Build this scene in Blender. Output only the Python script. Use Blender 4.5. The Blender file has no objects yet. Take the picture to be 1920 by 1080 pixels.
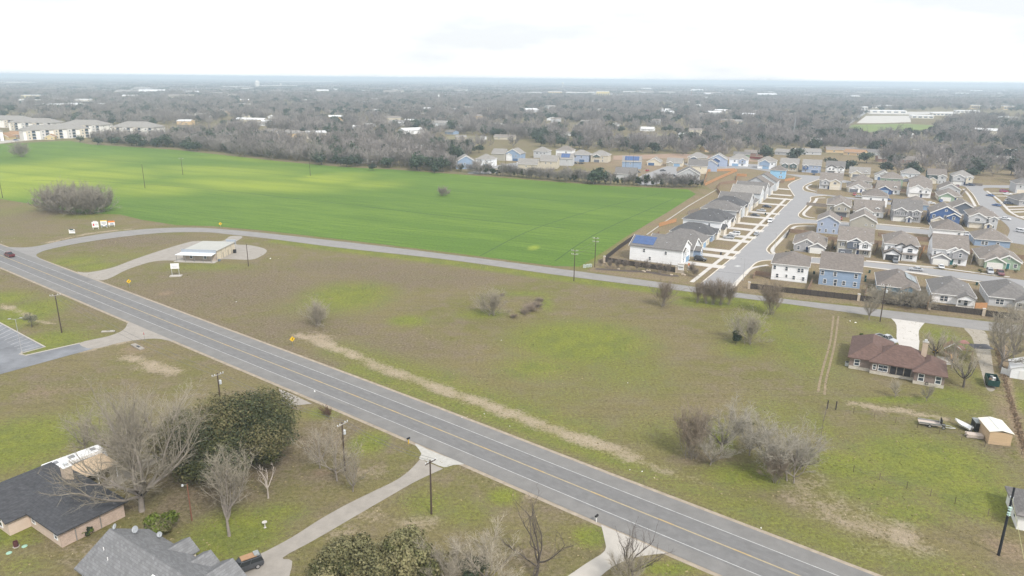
import bpy, math, random
import numpy as np
from mathutils import Vector, Matrix, noise as mnoise
random.seed(7)
R = math.radians
scene = bpy.context.scene
COL = scene.collection

HAZE_DENSITY = 0.00021
# ------------------------------------------------------------------ camera
CAM_H, FOCAL, ROLL = 66.0, 1332.0, R(0.55)          # metres, focal length in 1920-wide picture units, roll
PITCH = math.atan(392 / FOCAL)
cd = bpy.data.cameras.new('camera'); cam = bpy.data.objects.new('camera', cd); COL.objects.link(cam)
cd.sensor_width = 36; cd.lens = 36 * FOCAL / 1920; cd.clip_start = 1; cd.clip_end = 80000
cam.matrix_world = Matrix.Translation((0, 0, CAM_H)) @ Matrix.Rotation(math.pi / 2 - PITCH, 4, 'X') @ Matrix.Rotation(ROLL, 4, 'Z')
scene.camera = cam

# ------------------------------------------------------------------ sky, sun, exposure
SUN_EL, SUN_AZ = R(45), R(150)      # azimuth clockwise from the view direction: high, from the right and a little behind
w = bpy.data.worlds.new('World'); scene.world = w; w.use_nodes = True
nt = w.node_tree; N = nt.nodes; L = nt.links; N.clear()
wo = N.new('ShaderNodeOutputWorld'); bg = N.new('ShaderNodeBackground'); bg.inputs[1].default_value = 0.1
sky = N.new('ShaderNodeTexSky'); sky.sky_type = 'NISHITA'; sky.sun_disc = False
sky.sun_elevation = SUN_EL; sky.sun_rotation = SUN_AZ; sky.air_density = 1.0; sky.dust_density = 3.0
tc = N.new('ShaderNodeTexCoord'); mp = N.new('ShaderNodeMapping'); mp.inputs['Scale'].default_value = (1.0, 1.0, 4.5)
n1 = N.new('ShaderNodeTexNoise'); n1.inputs['Scale'].default_value = 2.6; n1.inputs['Detail'].default_value = 7; n1.inputs['Roughness'].default_value = .55
cr = N.new('ShaderNodeValToRGB')
cr.color_ramp.elements[0].position = .38; cr.color_ramp.elements[0].color = (4.35, 4.5, 4.65, 1)
cr.color_ramp.elements[1].position = .56; cr.color_ramp.elements[1].color = (5.9, 5.95, 6.0, 1)
mx = N.new('ShaderNodeMix'); mx.data_type = 'RGBA'; mx.inputs[0].default_value = .93
L.new(tc.outputs['Generated'], mp.inputs[0]); L.new(mp.outputs[0], n1.inputs[0]); L.new(n1.outputs[0], cr.inputs[0])
L.new(sky.outputs[0], mx.inputs[6]); L.new(cr.outputs[0], mx.inputs[7]); L.new(mx.outputs[2], bg.inputs[0]); L.new(bg.outputs[0], wo.inputs[0])
sd = bpy.data.lights.new('sun', 'SUN'); sd.energy = 1.5; sd.angle = R(11); sd.color = (1, .95, .88)
sun = bpy.data.objects.new('sun', sd); COL.objects.link(sun)
sv = Vector((math.sin(SUN_AZ) * math.cos(SUN_EL), math.cos(SUN_AZ) * math.cos(SUN_EL), math.sin(SUN_EL)))
sun.rotation_euler = sv.to_track_quat('Z', 'Y').to_euler()
vs = scene.view_settings; scene.display_settings.display_device = 'sRGB'
vs.view_transform = 'Standard'; vs.look = 'None'; vs.gamma = 1; vs.exposure = 1.15; vs.use_curve_mapping = False
scene.cycles.use_denoising = True
scene.cycles.max_bounces = 8; scene.cycles.diffuse_bounces = 2; scene.cycles.glossy_bounces = 2; scene.cycles.transparent_max_bounces = 8
scene.cycles.volume_bounces = 4; scene.cycles.caustics_reflective = False; scene.cycles.caustics_refractive = False

# ------------------------------------------------------------------ survey: a point of the photograph -> a point of the flat land
def G(x, y, z=0.0):
    u, v = x - 960, y - 540
    c, s = math.cos(ROLL), math.sin(ROLL)
    u, v = u * c + v * s, -u * s + v * c
    dy = FOCAL * math.cos(PITCH) - v * math.sin(PITCH); dz = FOCAL * math.sin(PITCH) + v * math.cos(PITCH)
    t = (CAM_H - z) / dz
    return Vector((u * t, dy * t, z))
def V2(a): return Vector((a[0], a[1]))
def ang(a, b): return math.atan2(b[1] - a[1], b[0] - a[0])

# ------------------------------------------------------------------ materials
MATS = {}
def M(name, col, rough=.85, var=.12, scale=.8, bump=0., bscale=6., metal=0., spec=.3, detail=4, rnd=0., kind=None, coat=0.):
    if name in MATS: return MATS[name]
    m = bpy.data.materials.new(name); m.use_nodes = True
    nt = m.node_tree; N = nt.nodes; L = nt.links
    b = N['Principled BSDF']; b.inputs['Roughness'].default_value = rough; b.inputs['Metallic'].default_value = metal
    b.inputs['Specular IOR Level'].default_value = spec
    if coat: b.inputs['Coat Weight'].default_value = coat; b.inputs['Coat Roughness'].default_value = .08
    tc = N.new('ShaderNodeTexCoord')
    out = None
    if kind in ('brick', 'shingle', 'siding'):
        bt = N.new('ShaderNodeTexBrick'); mp = N.new('ShaderNodeMapping')
        sw = {'brick': (.24, .08), 'shingle': (.5, .18), 'siding': (6., .2)}[kind]
        # run courses round the building: u = x+y, v = z
        sp = N.new('ShaderNodeSeparateXYZ'); ad = N.new('ShaderNodeMath'); cb = N.new('ShaderNodeCombineXYZ')
        L.new(tc.outputs['Object'], sp.inputs[0]); L.new(sp.outputs[0], ad.inputs[0]); L.new(sp.outputs[1], ad.inputs[1])
        L.new(ad.outputs[0], cb.inputs[0]); L.new(sp.outputs[2], cb.inputs[1]); L.new(cb.outputs[0], bt.inputs[0])
        bt.inputs['Scale'].default_value = 1; bt.inputs['Brick Width'].default_value = sw[0]; bt.inputs['Row Height'].default_value = sw[1]
        bt.inputs['Mortar Size'].default_value = {'brick': .012, 'shingle': .008, 'siding': .012}[kind]
        k = {'brick': .72, 'shingle': .78, 'siding': .97}[kind]
        bt.inputs['Color1'].default_value = (*[c * 1.06 for c in col], 1); bt.inputs['Color2'].default_value = (*[c * k for c in col], 1)
        mo = {'brick': [min(1, c * .7 + .12) for c in col], 'shingle': [c * .6 for c in col], 'siding': [c * .7 for c in col]}[kind]
        bt.inputs['Mortar'].default_value = (*mo, 1)
        out = bt.outputs['Color']
    no = N.new('ShaderNodeTexNoise'); no.inputs['Scale'].default_value = scale; no.inputs['Detail'].default_value = detail; no.inputs['Roughness'].default_value = .65
    L.new(tc.outputs['Object'], no.inputs[0])
    mr = N.new('ShaderNodeMapRange'); mr.inputs[1].default_value = .25; mr.inputs[2].default_value = .75
    mr.inputs[3].default_value = 1 - var; mr.inputs[4].default_value = 1 + var
    L.new(no.outputs[0], mr.inputs[0])
    fac = mr.outputs[0]
    if rnd:
        oi = N.new('ShaderNodeObjectInfo'); m2 = N.new('ShaderNodeMapRange'); m2.inputs[3].default_value = 1 - rnd; m2.inputs[4].default_value = 1 + rnd
        L.new(oi.outputs['Random'], m2.inputs[0]); mm = N.new('ShaderNodeMath'); mm.operation = 'MULTIPLY'
        L.new(fac, mm.inputs[0]); L.new(m2.outputs[0], mm.inputs[1]); fac = mm.outputs[0]
    vm = N.new('ShaderNodeVectorMath'); vm.operation = 'SCALE'
    if out is None: vm.inputs[0].default_value = col
    else: L.new(out, vm.inputs[0])
    L.new(fac, vm.inputs['Scale']); L.new(vm.outputs[0], b.inputs['Base Color'])
    if bump:
        nb = N.new('ShaderNodeTexNoise'); nb.inputs['Scale'].default_value = bscale; nb.inputs['Detail'].default_value = 5; L.new(tc.outputs['Object'], nb.inputs[0])
        bp = N.new('ShaderNodeBump'); bp.inputs['Strength'].default_value = bump; bp.inputs['Distance'].default_value = .1
        L.new(nb.outputs[0], bp.inputs['Height']); L.new(bp.outputs[0], b.inputs['Normal'])
    MATS[name] = m; return m
def emissive_none(): pass

# ------------------------------------------------------------------ objects
def tag(o, label=None, cat=None, group=None, kind=None):
    if label: o['label'] = label
    if cat: o['category'] = cat
    if group: o['group'] = group
    if kind: o['kind'] = kind
    return o
def empty(name, loc=(0, 0, 0), rz=0., label=None, cat=None, group=None):
    o = bpy.data.objects.new(name, None); COL.objects.link(o); o.location = loc; o.rotation_euler = (0, 0, rz); o.empty_display_size = .2
    return tag(o, label, cat, group)
def link(name, me, parent=None, loc=None, rz=0.):
    o = bpy.data.objects.new(name, me); COL.objects.link(o)
    if parent: o.parent = parent
    if loc is not None: o.location = loc
    if rz: o.rotation_euler = (0, 0, rz)
    return o
class MB:
    def __init__(s): s.v = []; s.f = []; s.m = []; s.mats = []
    def mi(s, mat):
        if mat not in s.mats: s.mats.append(mat)
        return s.mats.index(mat)
    def add(s, vs, fs, mat):
        o = len(s.v); k = s.mi(mat); s.v += [tuple(p) for p in vs]
        for f in fs: s.f.append(tuple(i + o for i in f)); s.m.append(k)
        return s
    def box(s, x0, x1, y0, y1, z0, z1, mat, taper=0.):
        t = taper
        return s.add([(x0, y0, z0), (x1, y0, z0), (x1, y1, z0), (x0, y1, z0), (x0 + t, y0 + t, z1), (x1 - t, y0 + t, z1), (x1 - t, y1 - t, z1), (x0 + t, y1 - t, z1)],
              [(0, 3, 2, 1), (4, 5, 6, 7), (0, 1, 5, 4), (1, 2, 6, 5), (2, 3, 7, 6), (3, 0, 4, 7)], mat)
    def hull8(s, lo, hi, mat):      # lo / hi: 4 points each
        return s.add(list(lo) + list(hi), [(0, 3, 2, 1), (4, 5, 6, 7), (0, 1, 5, 4), (1, 2, 6, 5), (2, 3, 7, 6), (3, 0, 4, 7)], mat)
    def extrude(s, prof, axis, a, b, mat):      # prof: 2-D convex polygon; axis 'x' (prof=y,z), 'y' (prof=x,z), 'z' (prof=x,y)
        f = {'x': lambda p, t: (t, p[0], p[1]), 'y': lambda p, t: (p[0], t, p[1]), 'z': lambda p, t: (p[0], p[1], t)}[axis]
        n = len(prof); vs = [f(p, a) for p in prof] + [f(p, b) for p in prof]
        fs = [tuple(range(n))[::-1], tuple(range(n, 2 * n))] + [(i, (i + 1) % n, n + (i + 1) % n, n + i) for i in range(n)]
        return s.add(vs, fs, mat)
    def tube(s, p, q, r0, r1, mat, n=6, caps=True):
        p = Vector(p); q = Vector(q); d = (q - p)
        if d.length < 1e-6: return s
        d.normalize(); a = d.orthogonal().normalized(); b = d.cross(a)
        vs = []
        for c, r in ((p, r0), (q, r1)):
            for i in range(n):
                t = 2 * math.pi * i / n; vs.append(c + a * (r * math.cos(t)) + b * (r * math.sin(t)))
        fs = [(i, (i + 1) % n, n + (i + 1) % n, n + i) for i in range(n)]
        if caps: fs += [tuple(range(n))[::-1], tuple(range(n, 2 * n))]
        return s.add(vs, fs, mat)
    def lathe(s, prof, mat, n=12, c=(0, 0)):     # prof: (r,z) from bottom to top
        vs = []; fs = []
        for r, z in prof:
            for i in range(n): t = 2 * math.pi * i / n; vs.append((c[0] + r * math.cos(t), c[1] + r * math.sin(t), z))
        for k in range(len(prof) - 1):
            for i in range(n): j = (i + 1) % n; fs.append((k * n + i, k * n + j, k * n + n + j, k * n + n + i))
        fs += [tuple(range(n))[::-1], tuple(range((len(prof) - 1) * n, len(prof) * n))]
        return s.add(vs, fs, mat)
    def mesh(s, name):
        me = bpy.data.meshes.new(name); me.from_pydata(s.v, [], s.f)
        for m in s.mats: me.materials.append(m)
        if len(s.mats) > 1: me.polygons.foreach_set('material_index', s.m)
        me.update(); return me
    def build(s, name, parent=None, loc=None, rz=0.): return link(name, s.mesh(name), parent, loc, rz)
def np_mesh(name, v, f, mats, mi=None):
    v = np.asarray(v, dtype=np.float32).reshape(-1, 3); f = np.asarray(f, dtype=np.int32); k = f.shape[1]
    me = bpy.data.meshes.new(name); me.vertices.add(len(v)); me.vertices.foreach_set('co', v.ravel())
    me.loops.add(f.size); me.loops.foreach_set('vertex_index', f.ravel())
    me.polygons.add(len(f)); me.polygons.foreach_set('loop_start', np.arange(0, f.size, k, dtype=np.int32))
    for m in mats: me.materials.append(m)
    if mi is not None: me.polygons.foreach_set('material_index', np.asarray(mi, dtype=np.int32))
    me.update(calc_edges=True); return me
def smooth_poly(pts, k=6, closed=False):         # Catmull-Rom through points
    P = [V2(p) for p in pts]; out = []
    n = len(P)
    for i in range(n - (0 if closed else 1)):
        p0 = P[(i - 1) % n] if closed or i > 0 else P[0]; p1 = P[i]; p2 = P[(i + 1) % n]
        p3 = P[(i + 2) % n] if closed or i + 2 < n else P[-1]
        for j in range(k):
            t = j / k
            out.append(.5 * ((2 * p1) + (p2 - p0) * t + (2 * p0 - 5 * p1 + 4 * p2 - p3) * t * t + (3 * p1 - p0 - 3 * p2 + p3) * t ** 3))
    if not closed: out.append(P[-1])
    return out
def sheet(name, poly, z, mat, t=.0, kind='structure', parent=None):     # flat ground sheet from a world polygon (tessellated), with a thin edge
    import mathutils.geometry as mg
    P = [Vector((p[0], p[1], 0)) for p in poly]
    tri = mg.tessellate_polygon([P]); mb = MB()
    vs = [(p.x, p.y, z) for p in P]; fs = []
    for a, b, c in tri:
        nrm = (P[b] - P[a]).cross(P[c] - P[a]).z
        fs.append((a, b, c) if nrm > 0 else (a, c, b))
    mb.add(vs, fs, mat)
    n = len(P)
    if t > 0:
        mb.add([(p.x, p.y, z) for p in P] + [(p.x, p.y, z - t) for p in P], [(i, (i + 1) % n, n + (i + 1) % n, n + i) for i in range(n)], mat)
    o = mb.build(name, parent)
    if not parent: tag(o, kind=kind)
    return o
def GP(pts): return [G(*p) for p in pts]
def ribbon(name, pts, w0, w1, z, mat, parent=None, kind='structure', t=0., miter=True):      # strip between offsets w0..w1 (left positive) of a world polyline
    P = [V2(p) for p in pts]; vs = []; n = len(P)
    for i in range(n):
        d = (P[min(i + 1, n - 1)] - P[max(i - 1, 0)]).normalized(); nn = Vector((-d.y, d.x))
        a = P[i] + nn * w0; b = P[i] + nn * w1
        vs += [(a.x, a.y, z), (b.x, b.y, z)]
    fs = [(2 * i, 2 * i + 2, 2 * i + 3, 2 * i + 1) if w1 > w0 else (2 * i, 2 * i + 1, 2 * i + 3, 2 * i + 2) for i in range(n - 1)]
    mb = MB().add(vs, fs, mat)
    if t > 0:
        k = len(vs); vs2 = vs + [(x, y, z - t) for x, y, z in vs]
        mb.add(vs2, [(2 * i, 2 * i + 2, k + 2 * i + 2, k + 2 * i) for i in range(n - 1)] + [(2 * i + 1, 2 * i + 3, k + 2 * i + 3, k + 2 * i + 1) for i in range(n - 1)], mat)
    o = mb.build(name, parent)
    if not parent: tag(o, kind=kind)
    return o
# ------------------------------------------------------------------ shared materials
ASPH = M('weathered_asphalt', (0.195, 0.190, 0.184), .9, .16, .35, .25, 25, detail=8)
LANE = M('worn_lane_asphalt', (0.170, 0.168, 0.168), .9, .15, .4, .25, 25, detail=8)
ASPH2 = M('pale_side_asphalt', (0.248, 0.239, 0.231), .9, .14, .3, .25, 20, detail=8)
DASPH = M('dark_lot_asphalt', (.19, .198, .215), .85, .38, .16, .2, 20, detail=8)
CONC = M('concrete', (0.423, 0.396, 0.359), .9, .10, .5, .15, 15, detail=8)
OCONC = M('old_concrete', (0.306, 0.281, 0.251), .9, .16, .5, .2, 12, detail=8)
WCONC = M('new_concrete', (.52, .495, .465), .9, .07, .4, .1, 15, detail=6)
STREETM = M('street_concrete', (0.280, 0.277, 0.282), .9, .07, .2, .1, 15, detail=7)
GRAVEL = M('gravel', (0.320, 0.288, 0.240), .95, .25, 1.2, .6, 9, detail=8)
WLINE = M('white_road_paint', (0.437, 0.437, 0.432), .8, .30, 1.2); YLINE = M('worn_yellow_paint', (.36, .30, .195), .8, .18, 1.5); YDASH = M('yellow_paint', (.40, .30, .155), .8, .2, 1.5)
WHITE = M('white_paint', (.78, .78, .77), .6, .04, .6); BLACK = M('black_paint', (.02, .02, .022), .5, .1)
GLASS = M('window_glass', (.045, .06, .085), .12, .2, .7, spec=.7); STEEL = M('grey_steel', (.35, .36, .37), .45, .1, 2, metal=.6)
GALV = M('galvanised_metal', (.6, .62, .64), .4, .08, 1.5, metal=.35); RUBBER = M('tyre_rubber', (.025, .025, .026), .9, .1)
BARK = M('grey_bark', (.25, .22, .195), .95, .22, 2.0, .4, 14); TWIG = M('winter_twigs', (.33, .295, .235), .95, .2, .5, rnd=.22)
DBARK = M('dark_bark', (.10, .085, .075), .95, .22, 2.0, .4, 14)
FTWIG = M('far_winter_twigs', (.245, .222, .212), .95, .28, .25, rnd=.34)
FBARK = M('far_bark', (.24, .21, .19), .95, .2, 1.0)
POLEM = M('creosoted_pole', (.075, .055, .045), .9, .2, 1.2); ARMM = M('weathered_timber', (.36, .34, .31), .9, .15, 2)
def leafmat(name, c, var=.35, sc=.7, rnd=.2):
    m = M(name, c, .7, var, sc, rnd=rnd, spec=.25); return m
OAK = leafmat('live_oak_leaves', (.080, .085, .031)); DGREEN = leafmat('dark_evergreen_leaves', (0.033, 0.047, 0.027)); FGREEN = leafmat('far_evergreen_leaves', (.042, .062, .040), .3, .3, .3)
OLIVE = leafmat('olive_leaves', (0.173, 0.166, 0.078)); LIME = leafmat('bright_shrub_leaves', (.11, .15, .018)); CEDAR = leafmat('cedar_leaves', (0.042, 0.056, 0.028))

# ------------------------------------------------------------------ the land: one sheet, denser where the meadow lies
def axis(lo, hi, step, far):
    a = list(np.arange(lo, hi + step / 2, step)); s = step; x = a[-1]
    while x < far[1]: s *= 1.22; x += s; a.append(min(x, far[1]))
    s = step; x = a[0]; pre = []
    while x > far[0]: s *= 1.22; x -= s; pre.append(max(x, far[0]))
    return np.array(pre[::-1] + a)
gx = axis(-230, 215, 1.1, (-30000, 30000)); gy = axis(62, 345, 1.1, (-900, 30000))
X, Y = np.meshgrid(gx, gy); nx, ny = len(gx), len(gy)
COV = np.zeros((ny, nx, 4), dtype=np.float64)
def put(ch, m): COV[:, :, ch] = np.maximum(COV[:, :, ch], m)
def blob(ch, px, py, rx, ry, st=1., tilt=0.):
    c = G(px, py); ex = (G(px + rx, py) - c); ey = (G(px, py - ry) - c)
    a, b = max(ex.length, .8), max(ey.length, .8); t = R(tilt)
    dx, dy = X - c.x, Y - c.y
    u = dx * math.cos(t) + dy * math.sin(t); v = -dx * math.sin(t) + dy * math.cos(t)
    d = np.sqrt((u / a) ** 2 + (v / b) ** 2)
    put(ch, st * np.clip(1.2 - d * .78, 0, 1))
def streak(ch, pts, wid, st=1., px=True):
    P = GP(pts) if px else [Vector(p) for p in pts]
    d = np.full(X.shape, 1e9)
    for a, b in zip(P[:-1], P[1:]):
        ax, ay, bx, by = a[0], a[1], b[0], b[1]; l2 = (bx - ax) ** 2 + (by - ay) ** 2 + 1e-9
        t = np.clip(((X - ax) * (bx - ax) + (Y - ay) * (by - ay)) / l2, 0, 1)
        d = np.minimum(d, np.hypot(X - ax - t * (bx - ax), Y - ay - t * (by - ay)))
    put(ch, st * np.clip(1.15 - d / wid * .58, 0, 1))
def inside(poly):
    P = [(p[0], p[1]) for p in poly]; m = np.zeros(X.shape, bool); j = len(P) - 1
    for i in range(len(P)):
        xi, yi = P[i]; xj, yj = P[j]
        with np.errstate(divide='ignore', invalid='ignore'):
            m ^= ((yi > Y) != (yj > Y)) & (X < (xj - xi) * (Y - yi) / (yj - yi + 1e-12) + xi)
        j = i
    return m
for b_ in [(1090, 640, 125, 36, .95), (1010, 690, 90, 26, .6), (1170, 700, 120, 40, .4), (650, 556, 85, 26, .8), (560, 575, 60, 20, .3), (765, 601, 38, 10, .8), (900, 590, 50, 10, .6), (985, 552, 50, 6, .6), (1025, 570, 14, 14, .6),
           (1340, 566, 75, 10, 1.), (1450, 572, 60, 12, .9), (1500, 660, 70, 50, .5), (1440, 610, 90, 30, .5), (1395, 655, 60, 18, .55), (1735, 868, 120, 44, 1.), (1590, 872, 80, 28, .8), (1830, 930, 90, 36, .9), (1700, 960, 90, 25, .6), (1640, 920, 120, 25, .6),
           (30, 830, 120, 42, .9), (150, 800, 110, 40, .5), (40, 590, 60, 26, .9), (95, 640, 60, 18, .9), (160, 640, 60, 12, .5), (0, 560, 60, 12, .8), (440, 1000, 85, 44, .9), (520, 960, 60, 20, .55), (330, 1060, 60, 20, .5),
           (690, 830, 34, 22, .9), (945, 930, 30, 16, .9), (800, 945, 60, 30, .5), (870, 960, 60, 30, .4), (1105, 1005, 34, 20, .9), (1250, 1066, 60, 14, .8), (600, 775, 40, 12, .6), (140, 490, 55, 10, .7), (175, 500, 40, 8, .8), (250, 480, 90, 8, .35),
           (1390, 892, 80, 22, .75), (1352, 820, 20, 22, .9), (1420, 905, 90, 14, .6), (1795, 748, 48, 20, .8), (1690, 750, 90, 6, .8), (1640, 615, 40, 14, .5), (1768, 630, 40, 26, .6), (1900, 745, 40, 40, .7), (10, 1000, 60, 24, .8), (50, 1015, 30, 8, .6), (40, 1060, 60, 20, .4), (100, 880, 60, 20, .7),
           (385, 500, 90, 8, .5), (1540, 800, 30, 40, .4), (1450, 770, 60, 40, .35), (1230, 800, 90, 40, .3), (1060, 740, 80, 30, .3), (1880, 600, 60, 25, .25), (820, 520, 60, 6, .2), (30, 395, 60, 12, .35), (230, 395, 50, 8, .6), (160, 405, 60, 6, .5)]: blob(0, *b_)
streak(0, [(520, 452), (640, 468), (840, 492), (1040, 520), (1280, 551), (1400, 566)], 3.2, .75)
streak(0, [(660, 690), (780, 735), (900, 775), (1040, 825), (1180, 872)], 3.0, .55); streak(0, [(640, 655), (800, 705), (930, 752), (1100, 812)], 5.5, .45)
streak(0, [(1150, 860), (1400, 960), (1600, 1030), (1800, 1075)], 4, .4)
streak(0, [(1250, 372), (1180, 425), (1120, 470), (1096, 500)], 4, .6)
for pts, wd, st in [([(560, 628), (640, 655), (700, 683), (780, 712), (850, 738), (920, 762), (1000, 790), (1080, 820), (1190, 858)], 1.9, .95), ([(1170, 852), (1240, 880), (1320, 905)], 1.3, .6), ([(1520, 930), (1560, 950), (1620, 985), (1700, 1010)], 3.6, .7),
                    ([(1600, 757), (1680, 768), (1760, 783)], 1.3, .9), ([(0, 570), (40, 585), (55, 592)], 1.2, .9), ([(62, 600), (95, 607)], .8, .9), ([(240, 670), (330, 697)], 2.0, .9), ([(90, 455), (170, 437), (240, 430)], 1.6, .8), ([(150, 660), (240, 640)], 1.0, .7)]: streak(1, pts, wd, st)
for b_ in [(1535, 925, 45, 40, .75), (1560, 960, 60, 24, .6), (285, 688, 32, 10, .9), (600, 632, 32, 10, .9), (560, 668, 18, 6, .7), (780, 985, 60, 20, .6), (690, 960, 50, 18, .7), (640, 1000, 40, 20, .6), (620, 855, 60, 30, .35), (1010, 930, 40, 10, .6), (1650, 1030, 70, 20, .5), (720, 890, 60, 20, .45), (130, 1035, 80, 20, .5)]: blob(1, *b_)
for b_ in [(420, 545, 260, 48, .9), (800, 520, 190, 20, 1.), (640, 500, 160, 16, .9), (520, 610, 150, 40, .8), (720, 650, 170, 36, .75), (250, 450, 120, 12, 1.), (480, 850, 150, 50, 1.), (610, 830, 110, 50, .9), (400, 930, 160, 50, .9), (330, 900, 100, 60, .8), (620, 900, 60, 40, .6), (90, 395, 110, 22, .8), (40, 430, 120, 20, .6),
           (1150, 560, 120, 18, .6), (900, 600, 90, 16, .4), (1250, 620, 90, 30, .35), (1560, 700, 40, 60, .5), (120, 720, 160, 30, .45), (250, 760, 120, 30, .4), (1700, 840, 40, 14, .7), (1640, 880, 40, 12, .6), (1850, 850, 60, 20, .4), (1460, 840, 90, 40, .6), (1310, 860, 50, 20, .6), (930, 580, 30, 14, .6), (1000, 575, 26, 12, .9), (700, 505, 200, 14, .9), (560, 560, 60, 30, .5), (640, 620, 120, 24, .7), (960, 1040, 160, 40, .6), (1400, 720, 200, 50, .35), (1250, 720, 200, 40, .3), (200, 560, 100, 30, .5), (1030, 720, 120, 30, .3)]: blob(2, *b_)
streak(2, [(70, 490), (250, 552), (500, 640), (800, 752), (1100, 880), (1300, 965), (1560, 1075)], 3.5, .8)
streak(2, [(0, 512), (240, 600)], 3, .6); streak(2, [(330, 645), (520, 730), (700, 805)], 2.5, .5); streak(2, [(880, 880), (1120, 985)], 2.5, .6)
streak(2, [(1306, 545), (1480, 566), (1640, 588), (1900, 620)], 0.1, 0)
NBH = GP([(1100, 508), (1316, 537), (1500, 561), (1960, 612), (1990, 330), (1560, 290), (1330, 292), (1000, 300), (1330, 350), (1200, 430)])
mN = inside(NBH); COV[:, :, 3] = np.maximum(COV[:, :, 3], mN * .55); COV[:, :, 2] = np.maximum(COV[:, :, 2], mN * .3); COV[:, :, 0] *= np.where(mN, .35, 1)
for b_ in [(925, 530 + 1, 0, 0, 0)]: pass
for pts, wd, st in [([(1850, 660), (1862, 700), (1880, 745), (1900, 790)], 3, .6), ([(1880, 640), (1900, 790), (1925, 860)], 1.0, .9), ([(1120, 500), (1200, 435), (1290, 365)], 2.5, .6), ([(330, 640), (250, 600)], .1, 0.)]: streak(3, pts, wd, st)
for b_ in [(1225, 318, 120, 16, .9), (1270, 335, 60, 12, .8), (1000, 300, 90, 10, .7), (620, 345, 20, 3, .5), (1500, 300, 330, 6, .8), (1870, 352, 60, 6, .8), (310, 550, 14, 4, .9), (88, 662, 20, 5, .4), (250, 655, 40, 12, .6), (80, 735, 60, 12, .45), (1200, 300, 200, 10, .9), (1160, 265, 60, 8, .5), (1890, 1030, 50, 24, .7), (560, 830, 20, 8, .3), (600, 885, 24, 8, .8), (30, 255, 60, 6, .6), (200, 255, 60, 6, .5), (1390, 330, 40, 14, .6), (620, 560, 10, 3, .5), (545, 690, 18, 4, .6), (960, 320, 60, 8, .5)]: blob(3, *b_)
far_ = np.clip((Y - 420) / 120, 0, 1) * np.where(COV[:, :, 3] > .2, .3, 1); put(2, far_ * .55)
Z = np.zeros(X.shape)
def rise(px, py, rx, ry, h):
    global Z
    c = G(px, py); a = (G(px + rx, py) - c).length; b = (G(px, py - ry) - c).length
    Z = Z + h * np.exp(-(((X - c.x) / a) ** 2 + ((Y - c.y) / b) ** 2))
rise(965, 572, 40, 14, .9); rise(1000, 560, 25, 10, .5)
vv = np.stack([X, Y, Z], -1).reshape(-1, 3)
ii = np.arange(nx * ny).reshape(ny, nx)
ff = np.stack([ii[:-1, :-1], ii[:-1, 1:], ii[1:, 1:], ii[1:, :-1]], -1).reshape(-1, 4)
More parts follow.
